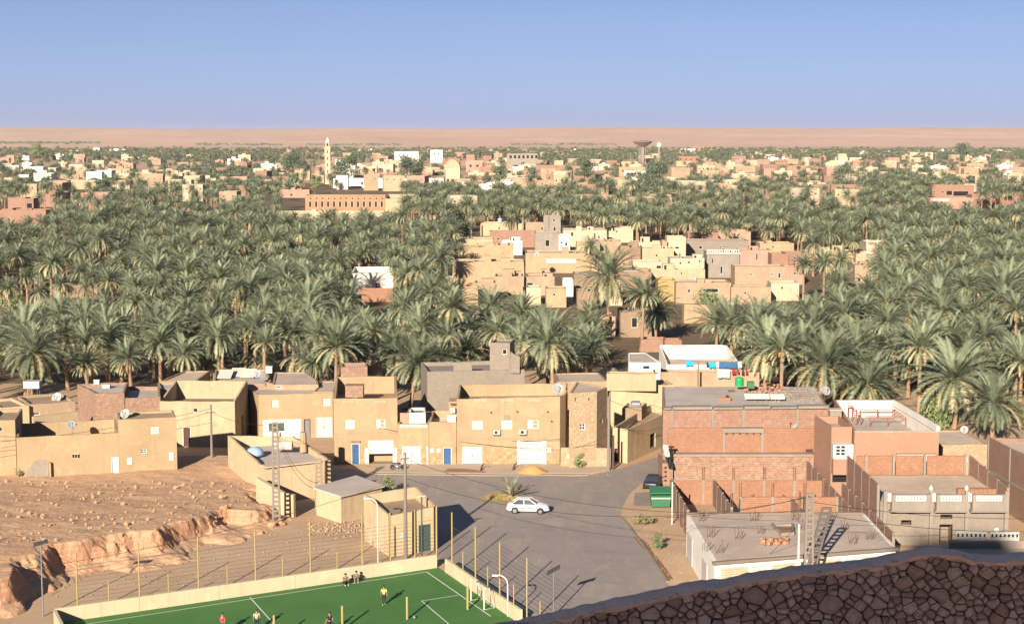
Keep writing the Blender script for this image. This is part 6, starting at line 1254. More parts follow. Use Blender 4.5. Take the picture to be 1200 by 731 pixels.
def lattice(label, px, pyt, pyb, w, z0=0.0, lean=0.0, name='lattice_pole', m=POLEC, taper=.7):
    """concrete pole pierced by a ladder of openings"""
    x, y = G(px, pyb, z0); zt = Zof(pyt, y); r = thing(name, label, 'pole', (x, y, z0)); h = zt - z0; n = max(6, int(h / .5))
    X = lambda z: x + lean * (z - z0)
    for s in (-1, 1):
        mb = MB(); mb.hexa([(x + s * w - .1, y - .1, z0 - .2), (x + s * w + .1, y - .1, z0 - .2), (x + s * w + .1, y + .1, z0 - .2), (x + s * w - .1, y + .1, z0 - .2)], [(X(zt) + s * w * taper - .09, y - .08, zt), (X(zt) + s * w * taper + .09, y - .08, zt), (X(zt) + s * w * taper + .09, y + .08, zt), (X(zt) + s * w * taper - .09, y + .08, zt)]); mb.build('leg', m, r)
    for i in range(n + 1):
        z = lerp(z0 + .3, zt - .08, i / n); k = lerp(1, taper, (z - z0) / h); mb = MB(); mb.box(X(z) - w * k + .08, X(z) + w * k - .08, y - .07, y + .07, z - .1, z + .1); mb.build('rung', m, r)
    return r, Vector((X(zt), y, zt))
p1, t1 = pole('tall tapered concrete pole standing in front of the green door house', 475.5, 534, 655, .2, .13, arms=((.5, .45, 20),))
p2, t2 = lattice('tall lattice concrete pole at the corner of the burial knoll', 324, 497, 607, .33, z0=.6)
p3, t3 = lattice('dark lattice pole leaning on the flat house by the hut', 374, 541, 598, .34, m=plain('brown_pole_concrete', (.2, .15, .1)))
p4, t4 = pole('concrete pole at the mouth of the dark alley with tangled cables', 248.5, 476, 547, .17, .12, arms=((.9, .6, 10),))
p5, t5 = pole('pale concrete pole at the street bend before the stone tower house', 713, 466, 551, .2, .15)
p6, t6 = pole('short dark pole next to the pale one at the street bend', 718.5, 513, 550, .14, .12, m=plain('dark_timber', (.07, .05, .04)))
p7, t7 = lattice('large lattice concrete pole behind the parapet at the right', 946.5, 583, 719, .36)
p8, t8 = lattice('dark leaning ladder pole beside the large lattice pole', 936, 600, 719, .34, lean=.24, m=plain('dark_ladder_concrete', (.09, .075, .065)), taper=1, name='leaning_ladder_pole')
p9, t9 = pole('thin white pole left of the large lattice pole', 934.5, 620, 719, .11, .1, m=WHITED)
p10, t10 = pole('white drain pipe standing at the corner of the long yard wall', 787.5, 569, 614, .08, .08, m=WHITED, name='standing_pipe', cat='pipe')
p11, t11 = pole('rusty pole on the ground between the shop front and sand pile', 392.5, 489, 539, .09, .07, m=GREENB)
p12, t12 = pole('brown timber post at the washing terrace', 818, 426, 452, .14, .12, m=WOOD, z0=3.5, name='timber_post', cat='post')
p13, t13 = pole('slim pale post between village houses and palms', 552.5, 252, 279, .3, .25, name='slim_post', cat='post')
p14, t14 = pole('pale chimney post on the flat house by the knoll', 355.5, 509, 527, .42, .38, m=Y2, z0=3.9, name='roof_chimney', cat='chimney')
cabs = MB(); CAB = []
def cable(label, a, b, sag=.6, r=.022):
    a, b = Vector(a), Vector(b); pts = [a.lerp(b, i / 14) - Vector((0, 0, sag * 4 * (i / 14) * (1 - i / 14))) for i in range(15)]; mb = MB(); mb.tube(pts, r, 4)
    o = mb.build('cable', CABLE, None, tuple(a)); tag(o, label, 'cable', 'overhead cables')
def wp(px, py, Y): x, z = D(px, py, Y); return (x, Y, z)
cable('overhead cable from the left edge to the alley pole, upper strand', wp(-20, 519, 180), t4 - Vector((0, 0, .5)), .5); cable('overhead cable from the left edge to the alley pole, lower strand', wp(-20, 530, 180), t4 - Vector((0, 0, 2.2)), .4); cable('overhead cable across the yellow wall to the alley pole', wp(-20, 510, 180), t4 - Vector((0, 0, .9)), 1.2)
cable('cable from alley pole to the lattice pole by the knoll', t4 - Vector((0, 0, .9)), t2 - Vector((0, 0, .3)), .5); cable('upper cable from lattice pole to the dark pole', t2 - Vector((0, 0, .6)), t3 - Vector((0, 0, 2.6)), 1.5); cable('lower sagging cable from lattice pole to the dark pole', t2 - Vector((0, 0, .9)), t3 - Vector((0, 0, 3.2)), 1.7)
cable('cable crossing the roof of the flat house to the street', t2 - Vector((0, 0, .2)), wp(420, 548, 182), .4); cable('cable along the first yellow house front', wp(392, 508, 195.3), wp(535, 507, 195.3), .12); cable('cable along the second yellow house front', wp(520, 514, 195.2), wp(700, 510, 193), .5); cable('long cable from shop house corner across both yellow fronts', wp(390, 488, 195), wp(713, 527, 193), 1.2)
cable('cable from concrete pole across the street to the right edge, upper', t1 - Vector((0, 0, .6)), t7 - Vector((0, 0, 1.4)), 2.0); cable('cable from concrete pole across the street to the right edge, lower', t1 - Vector((0, 0, 2.4)), t7 - Vector((0, 0, .3)), 2.6); cable('cable climbing from pitch edge to the concrete pole', wp(-10, 672, 138), wp(456, 566, 160), 1.0)
cable('cable from large lattice pole to the right edge, upper', t7 - Vector((0, 0, .7)), wp(1230, 607, 150), .5); cable('cable from large lattice pole to the right edge, lower', t7 - Vector((0, 0, 1.6)), wp(1230, 622, 150), .6); cable('cable from the flat concrete roof to the large lattice pole', wp(780, 606, 156), t7 - Vector((0, 0, .2)), .4); cable('slanting cable from white pole down the flat roof', t9, wp(890, 660, 139), .1)
cable('cable from street bend pole over the corner house, upper', t5 - Vector((0, 0, .4)), wp(778, 484, 205), .4); cable('cable from street bend pole over the corner house, lower', t5 - Vector((0, 0, 3)), wp(778, 499, 203), .9); cable('tangled cable on the corner house wall', wp(722, 524, 196), wp(776, 503, 204), .9); cable('cable from street bend pole to the stone tower', t5 - Vector((0, 0, 4.5)), wp(672, 524, 192), .3)
mb = MB(); q = wp(722.5, 481, 193.5); mb.hexa([(q[0] - .3, q[1], q[2] - 1), (q[0] + .7, q[1], q[2] - .9), (q[0] + .7, q[1] + .3, q[2] - .9), (q[0] - .3, q[1] + .3, q[2] - 1)], [(q[0] - .2, q[1], q[2] + .5), (q[0], q[1], q[2] + .5), (q[0], q[1] + .3, q[2] + .5), (q[0] - .2, q[1] + .3, q[2] + .5)])
# ------------------------------------------------------------------ pitch: walls, posts and wires, floodlights, goals
WALLP = plaster('pitch_wall_paint', (.56, .46, .30), patch=.12, amt=.12, streak=.3)
H1 = 1.25
def pfence(label, pts, posts, wires, z1=H1, gap=None):
    """low wall of butted sections with posts on it and strands between the tall posts"""
    r = thing('pitch_fence', label, 'fence', (pts[0][0], pts[0][1], 0)); n = max(2, int(hypot(pts[1][0] - pts[0][0], pts[1][1] - pts[0][1]) / 6)); f = Face(pts[0], pts[1])
    for i in range(n):
        mb = MB(); f.box(mb, f.L * i / n + .012, f.L * (i + 1) / n - .012, -.1, z1 + rnd.uniform(-.01, .01), -.12, .12); mb.build('wall_section', WALLP, r)
    tops = []
    for (px, pyt, tall) in posts:
        u, _ = f.px(px, pyt); zt = f.px(px, pyt)[1]; p = f.p(u, z1, 0); mb = MB(); mb.tube([(p[0], p[1], z1 - .3), (p[0], p[1], zt)], .066 if tall else .05, 6); mb.build('post', YEL, r)
        mb = MB(); mb.lathe((p[0], p[1], zt), [(.1, 0), (.1, .05), (.03, .12)], 6); 
        tops.append((u, zt)); 
    us = sorted(u for u, z in tops); 
    for k in range(wires):
        z = z1 + .25 + k * .34; mb = MB(); mb.tube([f.p(us[0], z, 0), f.p(us[-1], z, 0)], .016, 3); mb.build('wire', METAL, r)
    return r, f
A_ = PP(.15, -.14); B_ = PP(LW + .2, -.14)
pfence('long cream pitch wall with yellow posts and wire strands on the far side', B_, [], 0) if False else None
pfence('long cream pitch wall with yellow posts and wire strands below the knoll', [B_[:2], A_[:2]], [(89, 648, 1), (162, 636, 1), (231.5, 628, 1), (298.5, 621, 1), (363, 611, 1), (424, 604, 1), (457, 600, 1), (486, 597, 1), (511.5, 592, 1), (127, 680, 0), (197, 671, 0), (266, 662, 0), (331, 653, 0), (395, 646, 0)], 10)
C_ = PP(-.14, 1.6); D_ = PP(-.14, 19)
pfence('cream pitch wall with yellow posts and wire strands beside the asphalt street', [C_[:2], D_[:2]], [(529.5, 600, 1), (557, 617, 1), (585.6, 635, 1), (617.5, 653, 1), (542.5, 646, 0), (571.5, 664, 0), (602, 684, 0), (633, 704, 0)], 10)
E_ = PP(LW + .25, .2); F2_ = PP(LW + .25, 14)
pfence('short cream pitch wall with yellow posts at the left corner below the cliff', [E_[:2], F2_[:2]], [(31, 650, 1), (40, 672, 1), (50, 695, 0), (36.5, 703, 0)], 6)
for i, (px, py) in enumerate(((321, 721.5), (401, 710.5), (477, 700), (548, 688.5))):
    pt = Vector((PP(0, 13.2)[0], PP(0, 13.2)[1])); f = Face(PP(LW, 13.2)[:2], PP(0, 13.2)[:2]); u, z = f.px(px, py); p = f.p(u, 0); r = thing('net_post', f"yellow net post at the near pitch edge, {('leftmost', 'second from the left', 'third from the left', 'right end one')[i]} of four", 'post', (p[0], p[1], 0), 'net posts at the near edge'); mb = MB(); mb.tube([(p[0], p[1], 0), (p[0], p[1], z)], .1, 8); mb.build('shaft', YEL, r); mb = MB(); mb.lathe((p[0], p[1], z), [(.11, 0), (.11, .06), (.04, .1)], 8); mb.build('cap', YEL, r)
def flood(label, px, pyt, pyb, tilt, z0=0.0):
    x, y = G(px, pyb, z0); zt = Zof(pyt, y); r = thing('floodlight', label, 'floodlight', (x, y, z0)); mb = MB(); mb.tube([(x, y, z0), (x, y, zt)], [.07, .05], 6); mb.build('mast', METAL, r)
    mb = MB(); mb.hexa([(x - .55, y - .1, zt - .05 - tilt), (x + .55, y - .1, zt - .05 + tilt), (x + .55, y + .1, zt - .05 + tilt), (x - .55, y + .1, zt - .05 - tilt)], [(x - .55, y - .05, zt + .26 - tilt), (x + .55, y - .05, zt + .26 + tilt), (x + .55, y + .12, zt + .26 + tilt), (x - .55, y + .12, zt + .26 - tilt)]); hd = mb.build('lamp_head', RUBBER, r)
    for s in (-1, 1): mb = MB(); mb.box(x + s * .32 - .22, x + s * .32 + .22, y - .135, y - .11, zt + .0 + s * tilt * .55, zt + .2 + s * tilt * .55); mb.build('lens', GLASS, hd)
flood('floodlight on a grey mast at the left corner of the pitch', 50.5, 645, 722, .15); flood('small twin floodlight on a mast at the street by the parapet', 648.5, 678, 722, .3)
def streetlamp(label, px, pyt, pyb, reach, dirx, Y=None):
    x, y = G(px, pyb); zt = Zof(pyt, y); r = thing('street_lamp', label, 'street lamp', (x, y, 0)); mb = MB(); pts = [(x, y, 0), (x, y, zt - .9)] + [(x + dirx * reach * (1 - cos(pi / 2 * k / 6)), y, zt - .9 + .85 * sin(pi / 2 * k / 6)) for k in range(1, 7)]; mb.tube(pts, .06, 6); mb.build('mast', WHITE, r); e = pts[-1]; mb = MB(); mb.box(min(e[0], e[0] + dirx * .5), max(e[0], e[0] + dirx * .5), y - .1, y + .1, zt - .14, zt); mb.build('lamp_head', WHITE, r)
streetlamp('white street lamp with curved arm over the pitch wall', 595, 682, 722, .8, -1); streetlamp('white lamp with bent arm before the left face of the green door house', 443, 588, 661, .8, -1)
r = thing('cable_mast', 'dark slim mast with a cross bar before the green door', 'mast', (*G(494.5, 655), 0)); x, y = G(494.5, 655); zt = Zof(586, y); mb = MB(); mb.tube([(x, y, 0), (x, y, zt)], .07, 6); mb.build('shaft', GREEND, r); mb = MB(); mb.tube([(x - .5, y - .1, zt - .1), (x + .4, y - .1, zt + .02)], .05, 5); mb.build('cross_bar', WHITED, r)
def goal(label, a, bdir, depth, w=3.0, h=2.0):
    x, y = a; ex, ey = bdir; nx, ny = depth; r = thing('goal', label, 'goal', (x, y, 0)); P_ = lambda u, d, z: (x + ex * u + nx * d, y + ey * u + ny * d, z)
    for u in (0, w): mb = MB(); mb.tube([P_(u, 0, 0), P_(u, 0, h)], .06, 6); mb.build('post', WHITE, r)
    mb = MB(); mb.tube([P_(.06, 0, h - .06), P_(w - .06, 0, h - .06)], .055, 6); mb.build('crossbar', WHITE, r)
    for u in (0, w): mb = MB(); mb.tube([P_(u, .06, h - .1), P_(u, .5, h - .15), P_(u, 1.0, .05), P_(u, .06, .05)], .03, 5); mb.build('side_frame', WHITE, r)
    mb = MB(); mb.tube([P_(.03, 1.0, .05), P_(w - .03, 1.0, .05)], .03, 5); mb.build('ground_bar', WHITE, r)
    net = MB()
    for i in range(11): u = w * i / 10; net.tube([P_(u, .5, h - .15), P_(u, 1.0, .05)], .006, 3)
    for i in range(8): t_ = i / 7; net.tube([P_(0, lerp(.5, 1, t_), lerp(h - .15, .05, t_)), P_(w, lerp(.5, 1, t_), lerp(h - .15, .05, t_))], .006, 3)
    net.build('net', WHITED, r)
ga = G(552, 703.5); goal('white framed goal on the right goal line of the pitch', ga, (vx, vy), (-ux, -uy))
BALLM, t = newmat('ball_panels'); o = t.n('ShaderNodeTexVoronoi'); t.l(t.obj(), o.inputs['Vector']); o.inputs['Scale'].default_value = 12; t.l(t.mix(t.ramp(o.outputs['Distance'], .3, .34), (.7, .7, .68), (.1, .1, .1)), t.bs.inputs['Base Color'])
q = G(485.5, 722.5, .14); mb = MB(); mb.blob((*q, .14), .13, 3, 0); tag(mb.build('football', BALLM, None, (*q, .14), True), 'white football lying on the turf near the penalty area', 'ball')
# ------------------------------------------------------------------ people
SKIN = plain('skin', (.30, .17, .105), .6); HAIR = plain('black_hair', (.015, .012, .01), .7); SHOE = plain('pale_shoes', (.4, .38, .35), .6)
def skinned(name, chains, mat, root, lvl=1):
    me = bpy.data.meshes.new(name); vs = []; es = []; rs = []; key = {}
    def vid(p, r):
        k = tuple(round(c, 4) for c in p)
        if k not in key: key[k] = len(vs); vs.append(p); rs.append(r)
        return key[k]
    for ch in chains:
        ids = [vid(p, r) for p, r in ch]
        es += [(a, b) for a, b in zip(ids[:-1], ids[1:]) if a != b]
    me.from_pydata(vs, es, []); o = bpy.data.objects.new(name, me); bm = bmesh.new(); bm.from_mesh(me); lay = bm.verts.layers.skin.verify()
    bm.verts.ensure_lookup_table()
    for v, r in zip(bm.verts, rs): v[lay].radius = (r, r)
    bm.verts[0][lay].use_root = True; bm.to_mesh(me); bm.free()
    C.objects.link(o); sk = o.modifiers.new('skin', 'SKIN'); sk.use_smooth_shade = True; sb = o.modifiers.new('smooth', 'SUBSURF'); sb.levels = sb.render_levels = lvl; me.materials.append(mat); o.parent = root; return o
def person(label, loc, face, shirt, trousers, pose='stand', sc=1.0, group=None, z=.03):
    r = thing('person', label, 'person', (loc[0], loc[1], z), group, face); r.scale = (sc,) * 3; J = {}
    if pose == 'sit':
        J = dict(pel=(0, .0, .18), ches=(0, .06, .50), neck=(0, .09, .66), head=(0, .13, .80)); hipz = .17
        L = lambda s: [((s * .09, .03, .17), .085), ((s * .13, .36, .44), .062), ((s * .13, .30, .06), .042), ((s * .13, .42, .04), .035)]
        Ar = lambda s: [((s * .19, .07, .58), .05), ((s * .22, .20, .42), .04), ((s * .12, .40, .44), .03), ((s * .10, .46, .43), .026)]
    else:
        st = .17 if pose == 'walk' else .03
        J = dict(pel=(0, 0, .93), ches=(0, .01, 1.25), neck=(0, .01, 1.47), head=(0, .03, 1.62))
        L = lambda s: [((s * .095, 0, .88), .092), ((s * .11, s * st * .6 + .03, .49), .062), ((s * .115, s * st - .03, .09), .042), ((s * .12, s * st + .12, .035), .036)]
        Ar = lambda s: [((s * .2, .0, 1.4), .052), ((s * .25, -.02 - s * st * .5, 1.13), .041), ((s * .26, .07 - s * st, .9), .03), ((s * .255, .09 - s * st, .83), .028)]
    pel, ches, neck, head = J['pel'], J['ches'], J['neck'], J['head']; chains = [[(pel, .13), (ches, .135), (neck, .055), (head, .092), ((head[0], head[1] + .015, head[2] + .085), .075)]]
    for s in (-1, 1): 
        chains.append([(pel, .13)] + L(s)); a = Ar(s); chains.append([(ches, .135)] + a)
        hx, hy, hz = a[-1][0]; d = Vector(a[-1][0]) - Vector(a[-2][0]); d.normalize()
        for k, ln in enumerate((.062, .075, .08, .072, .058)): 
            base = (hx, hy, hz); o_ = (k - 2) * .016; 
            tip = (hx + d.x * ln * (.6 if k == 0 else 1) + (0.03 * s * -1 if k == 0 else 0), hy + d.y * ln + o_, hz + d.z * ln); chains.append([(base, .028), ((hx + (tip[0] - hx) * .5, hy + o_ * .8 + (tip[1] - hy - o_) * .5, hz + (tip[2] - hz) * .5), .010), (tip, .008)])
    b = skinned('body', chains, SKIN, r)
    # face
    mb = MB(); mb.blob((head[0], head[1] + .098, head[2] + .0), .02, 1, 0); nb_ = mb; 
    o = bpy.data.objects.new('nose', nb_.mesh('nose', SKIN)); C.objects.link(o); o.parent = r
    for s in (-1, 1):
        mb = MB(); mb.blob((head[0] + s * .034, head[1] + .083, head[2] + .03), .011, 1, 0); o = bpy.data.objects.new('eye', mb.mesh('eye', HAIR)); C.objects.link(o); o.parent = r
        mb = MB(); mb.blob((head[0] + s * .09, head[1], head[2] + .01), .025, 1, 0, .5); o = bpy.data.objects.new('ear', mb.mesh('ear', SKIN)); C.objects.link(o); o.parent = r
    mb = MB(); mb.blob((head[0], head[1] + .085, head[2] - .045), .018, 1, 0, 1.4, .5, .35); o = bpy.data.objects.new('mouth', mb.mesh('mouth', WOODR)); C.objects.link(o); o.parent = r
    mb = MB(); mb.blob((head[0], head[1] - .018, head[2] + .055), .102, 2, .06, 1, 1.02, .85); o = bpy.data.objects.new('hair', mb.mesh('hair', HAIR)); C.objects.link(o); o.parent = r
    sl = [[((pel[0], pel[1], pel[2] + .02), .142), (ches, .15), ((neck[0], neck[1], neck[2] - .05), .075)]]
    for s in (-1, 1): a = Ar(s); sl.append([(ches, .15), (a[0][0], .066), (tuple(lerp(a[0][0][k], a[1][0][k], .75) for k in range(3)), .056)])
    skinned('shirt', sl, shirt, r); tr_ = []
    for s in (-1, 1): l = L(s); tr_.append([(pel, .138), (l[0][0], .102), (l[1][0], .074), (tuple(lerp(l[1][0][k], l[2][0][k], .9) for k in range(3)), .056)])
    skinned('trousers', tr_, trousers, r)
    for s in (-1, 1):
        l = L(s); p = l[3][0]; q_ = l[2][0]; mb = MB(); mb.blob(((p[0] + q_[0]) / 2, (p[1] + q_[1]) / 2 + .02, max(.045, min(p[2], q_[2]))), .06, 2, .05, .85, 2.1, .75); o = bpy.data.objects.new('shoe', mb.mesh('shoe', SHOE)); C.objects.link(o); o.parent = r
    return r
SHY = plain('yellow_shirt', (.52, .46, .09), .8); SHR = plain('red_shirt', (.45, .03, .03), .8); SHB = plain('beige_shirt', (.42, .31, .24), .8); SHG = plain('brown_robe', (.15, .11, .08), .8); SHK = plain('black_shirt', (.02, .022, .03), .8); TRK = plain('black_trousers', (.02, .02, .024), .8)
person('person in a yellow shirt and black trousers standing alone on the turf', G(450, 708.5, .03), R(8), SHY, TRK, 'walk', .98)
person('person in brown squatting against the cream wall, left of two', G(404.5, 684.5, .03), R(205), SHG, TRK, 'sit', 1.15); person('person in brown squatting against the cream wall, right of two', G(417.5, 681.3, .03), R(190), SHG, SHG, 'sit', 1.15)
person('person in a red shirt cut off by the lower edge', G(261, 742, .03), R(160), SHR, TRK, 'walk'); person('person in a beige shirt cut off by the lower edge', G(301, 738, .03), R(20), SHB, TRK, 'stand'); person('person in black at the lower edge of the turf', G(386.5, 741, .03), R(60), SHK, TRK, 'walk')
# ------------------------------------------------------------------ vehicles
CARP, t = newmat('white_car_paint'); t.l(t.mix(t.noise(t.obj(), 2), (.62, .62, .62), (.66, .66, .66)), t.bs.inputs['Base Color']); t.bs.inputs['Roughness'].default_value = .3; t.bs.inputs['Coat Weight'].default_value = .4
LAMPG = plain('lamp_glass', (.6, .62, .65), .1, spec=.7); REDL = plain('red_lamp', (.3, .02, .02), .3); DKPAINT = plain('dark_car_paint', (.018, .02, .024), .35)
def car(label, loc, rz, paint, sc=1.0):
    """saloon: bonnet along +x"""
    r = thing('parked_car', label, 'car', (*loc, .01), None, rz); r.scale = (sc,) * 3
    prof = [(-2.08, .34, .50), (-2.12, .62, .78), (-2.0, .88, .80), (-1.35, .93, .82), (-.4, .95, .83), (.95, .93, .82), (1.7, .82, .78), (2.05, .68, .70), (2.12, .45, .62), (2.05, .30, .52)]
    # body: lengthwise sections, each a rounded outline across the car
    def sect(x, zb, zt_, hw):
        return [(x, -hw * .88, zb), (x, -hw, zb + .14), (x, -hw, lerp(zb, zt_, .62)), (x, -hw * .94, zt_ - .05), (x, -hw * .80, zt_), (x, 0, zt_ + .03), (x, hw * .80, zt_), (x, hw * .94, zt_ - .05), (x, hw, lerp(zb, zt_, .62)), (x, hw, zb + .14), (x, hw * .88, zb), (x, 0, zb - .02)]
    S = [(-2.14, .42, .70, .66), (-2.08, .30, .84, .76), (-1.9, .24, .93, .82), (-1.5, .22, .95, .84), (-.8, .21, .95, .85), (.2, .21, .95, .85), (.95, .22, .93, .85), (1.5, .23, .86, .83), (1.9, .25, .76, .79), (2.08, .30, .68, .73), (2.15, .38, .56, .64)]
    mb = MB(); rings = [sect(*q) for q in S]; n = 12
    vs = [p for q in rings for p in q]; fs = [tuple(range(n))[::-1], tuple(range((len(S) - 1) * n, len(S) * n))]
    for i in range(len(S) - 1):
        for k in range(n): fs.append((i * n + k, i * n + (k + 1) % n, (i + 1) * n + (k + 1) % n, (i + 1) * n + k))
    mb.add(vs, [f[::-1] for f in fs])
    def local(name, mbx, m, par=r, smooth=False):
        o = bpy.data.objects.new(name, mbx.mesh(name, m, (0, 0, 0), smooth)); C.objects.link(o); o.parent = par; return o
    local('body', mb, paint, smooth=True)
    # cabin: roof, pillars, then glass panes set just inside
    lo = [(-1.72, .70), (.98, .74)]; hi = [(-1.02, .56), (.30, .58)]; zb, zt_ = .93, 1.40
    P = lambda x, y, z: (x, y, z); corners_lo = [(-1.72, -.74), (1.0, -.76), (1.0, .76), (-1.72, .74)]; corners_hi = [(-1.0, -.57), (.22, -.58), (.22, .58), (-1.0, .57)]
    mb = MB(); mb.hexa([(x, y, zt_ - .02) for x, y in corners_hi], [(x * .93, y * .9, zt_ + .045) for x, y in corners_hi]); cab = local('roof', mb, paint, smooth=False)
    mb = MB()
    for (a, b) in zip(corners_lo, corners_hi): mb.tube([(a[0], a[1], zb - .03), (b[0], b[1], zt_)], .045, 5)
    for s in (-1, 1): mb.tube([(-.36, s * .765, zb - .02), (-.40, s * .585, zt_)], .04, 5)
    local('pillars', mb, paint)
    for nm, q in (('windscreen', [corners_lo[1], corners_lo[2], corners_hi[2], corners_hi[1]]), ('rear_window', [corners_lo[3], corners_lo[0], corners_hi[0], corners_hi[3]])):
        mb = MB(); mb.quad((q[0][0], q[0][1], zb), (q[1][0], q[1][1], zb), (q[2][0], q[2][1], zt_), (q[3][0], q[3][1], zt_)); local(nm, mb, GLASS)
    for s in (-1, 1):
        for (xa, xb, ta, tb) in ((-1.62, -.41, -.98, -.44), (-.31, .93, -.36, .2)):
            mb = MB(); q = [(xa, s * .745, zb), (xb, s * .757, zb), (tb, s * .585, zt_ - .03), (ta, s * .575, zt_ - .03)]; mb.add(q, [(0, 1, 2, 3) if s < 0 else (3, 2, 1, 0)]); local('side_window', mb, GLASS)
        for x in (-.95, .35): mb = MB(); mb.box(x - .09, x + .09, min(s * .855, s * .885), max(s * .855, s * .885), .76, .80); local('door_handle', mb, RUBBER)
        for x in (-1.28, -.34, .86): mb = MB(); mb.box(x - .008, x + .008, min(s * .848, s * .857), max(s * .848, s * .857), .34, .93); local('door_seam', mb, RUBBER)
        mb = MB(); mb.box(-1.75, 1.7, min(s * .845, s * .865), max(s * .845, s * .865), .55, .60); local('side_trim', mb, RUBBER)
        mb = MB(); mb.blob((.86, s * .93, 1.0), .1, 2, .05, .6, 1, .7); local('mirror', mb, paint, smooth=True)
        mb = MB(); mb.blob((2.02, s * .56, .60), .13, 2, .03, .6, 1.2, .7); local('headlight', mb, LAMPG, smooth=True)
        mb = MB(); mb.blob((-2.06, s * .58, .72), .12, 2, .03, .5, 1.1, .8); local('tail_light', mb, REDL, smooth=True)
        for x in (-1.28, 1.32):
            mb = MB(); mb.lathe((x, s * .83 - .1 if s > 0 else -.83 - .12, .31), [(.35, .0), (.36, .02), (.36, .21), (.35, .23)], 18, axis='y'); local('wheel_arch', mb, RUBBER)
            mb = MB(); y0_ = s * .86; mb.lathe((x, y0_ - .1, .30), [(.2, 0), (.29, .01), (.305, .04), (.305, .17), (.28, .2), (.2, .2)], 20, axis='y'); w = local('wheel', mb, RUBBER)
            mb = MB(); mb.lathe((x, y0_ + (.09 if s > 0 else -.12), .30), [(.03, .0), (.19, .0), (.2, .015), (.19, .03), (.03, .03)], 14, axis='y'); local('rim', mb, METAL, w)
    mb = MB(); mb.box(2.09, 2.19, -.62, .62, .36, .47); local('front_bumper', mb, paint); mb = MB(); mb.box(-2.19, -2.09, -.64, .64, .40, .52); local('rear_bumper', mb, paint); mb = MB(); mb.box(2.10, 2.165, -.3, .3, .55, .63); local('grille', mb, RUBBER); mb = MB(); mb.box(2.192, 2.2, -.25, .25, .38, .46); local('number_plate', mb, WHITED)
    return r
cx_, cy_ = G(619, 601); car('white saloon car driving past the palm on the street', (cx_, cy_ + .55), R(-6), CARP, 1.04)
cx_, cy_ = G(765, 576); car('dark car parked half hidden behind the green container', (cx_ + .3, cy_ + 2.6), R(75), DKPAINT, 1.0)
# green refuse container
x, y = G(774, 595); r = thing('refuse_container', 'green refuse container with ribbed front before the yard wall', 'container', (x, y, 0)); ht = 2.0
mb = MB(); mb.hexa([(x - .9, y, .15), (x + 1.0, y, .15), (x + 1.0, y + 1.7, .15), (x - .9, y + 1.7, .15)], [(x - 1.05, y - .05, 1.3), (x + 1.15, y - .05, 1.3), (x + 1.15, y + 1.8, 1.5), (x - 1.05, y + 1.8, 1.5)]); bd = mb.build('tub', GREENB, r)
for k in range(7): mb = MB(); xx = lerp(x - .85, x + .95, k / 6); mb.box(xx - .05, xx + .05, y - .1, y - .02, .15, 1.0); mb.build('rib', GREENB, bd)
mb = MB(); mb.box(x - 1.0, x + 1.1, y - .12, y - .055, 1.02, 1.14); mb.build('lip_rail', WHITED, bd)
mb = MB(); mb.hexa([(x - 1.08, y + .1, 1.55), (x + 1.18, y + .1, 1.55), (x + 1.18, y + 1.85, 1.75), (x - 1.08, y + 1.85, 1.75)], [(x - 1.08, y + .12, 1.62), (x + 1.18, y + .12, 1.62), (x + 1.18, y + 1.85, 2.0), (x - 1.08, y + 1.85, 2.0)]); mb.build('lid', GREENB, r)
for sx in (-.8, .9):
    for sy in (.25, 1.45): mb = MB(); mb.lathe((x + sx, y + sy, .1), [(.1, -.04), (.1, .04)], 8, axis='x'); mb.build('caster', RUBBER, r)
# motorcycle by the half open garage
x, y = G(466, 551); r = thing('motorcycle', 'dark motorcycle parked in front of the half open garage', 'motorcycle', (x, y, .12))
for dx in (-.62, .66): mb = MB(); mb.lathe((x + dx, y - .05, .42), [(.2, 0), (.3, .0), (.31, .05), (.3, .1), (.2, .1)], 16, axis='y'); w = mb.build('wheel', RUBBER, r); mb = MB(); mb.lathe((x + dx, y - .03, .42), [(.05, 0), (.19, .02), (.19, .04), (.05, .06)], 10, axis='y'); mb.build('rim', METAL, w)
mb = MB(); mb.tube([(x - .62, y, .42), (x - .1, y, .55), (x + .35, y, .85), (x + .66, y, .42)], .05, 6); mb.tube([(x - .1, y, .55), (x - .35, y, .8), (x - .62, y, .42)], .04, 6); mb.build('frame', METAL, r)
mb = MB(); mb.blob((x + .12, y, .86), .2, 2, .1, 1.5, .7, .7); mb.build('tank', DKPAINT, r, smooth=True); mb = MB(); mb.blob((x - .38, y, .88), .2, 2, .1, 1.9, .7, .4); mb.build('seat', RUBBER, r, smooth=True); mb = MB(); mb.blob((x - .02, y, .5), .2, 1, .2, 1.2, .8, .9); mb.build('engine', METAL, r)
mb = MB(); mb.tube([(x + .36, y - .36, 1.12), (x + .42, y, 1.02), (x + .36, y + .36, 1.12)], .03, 6); mb.build('handlebar', METAL, r); mb = MB(); mb.blob((x + .52, y, .95), .1, 2, 0); mb.build('headlight', LAMPG, r, smooth=True); mb = MB(); mb.tube([(x - .7, y - .16, .36), (x + .05, y - .16, .34)], .045, 6); mb.build('exhaust', METAL, r)
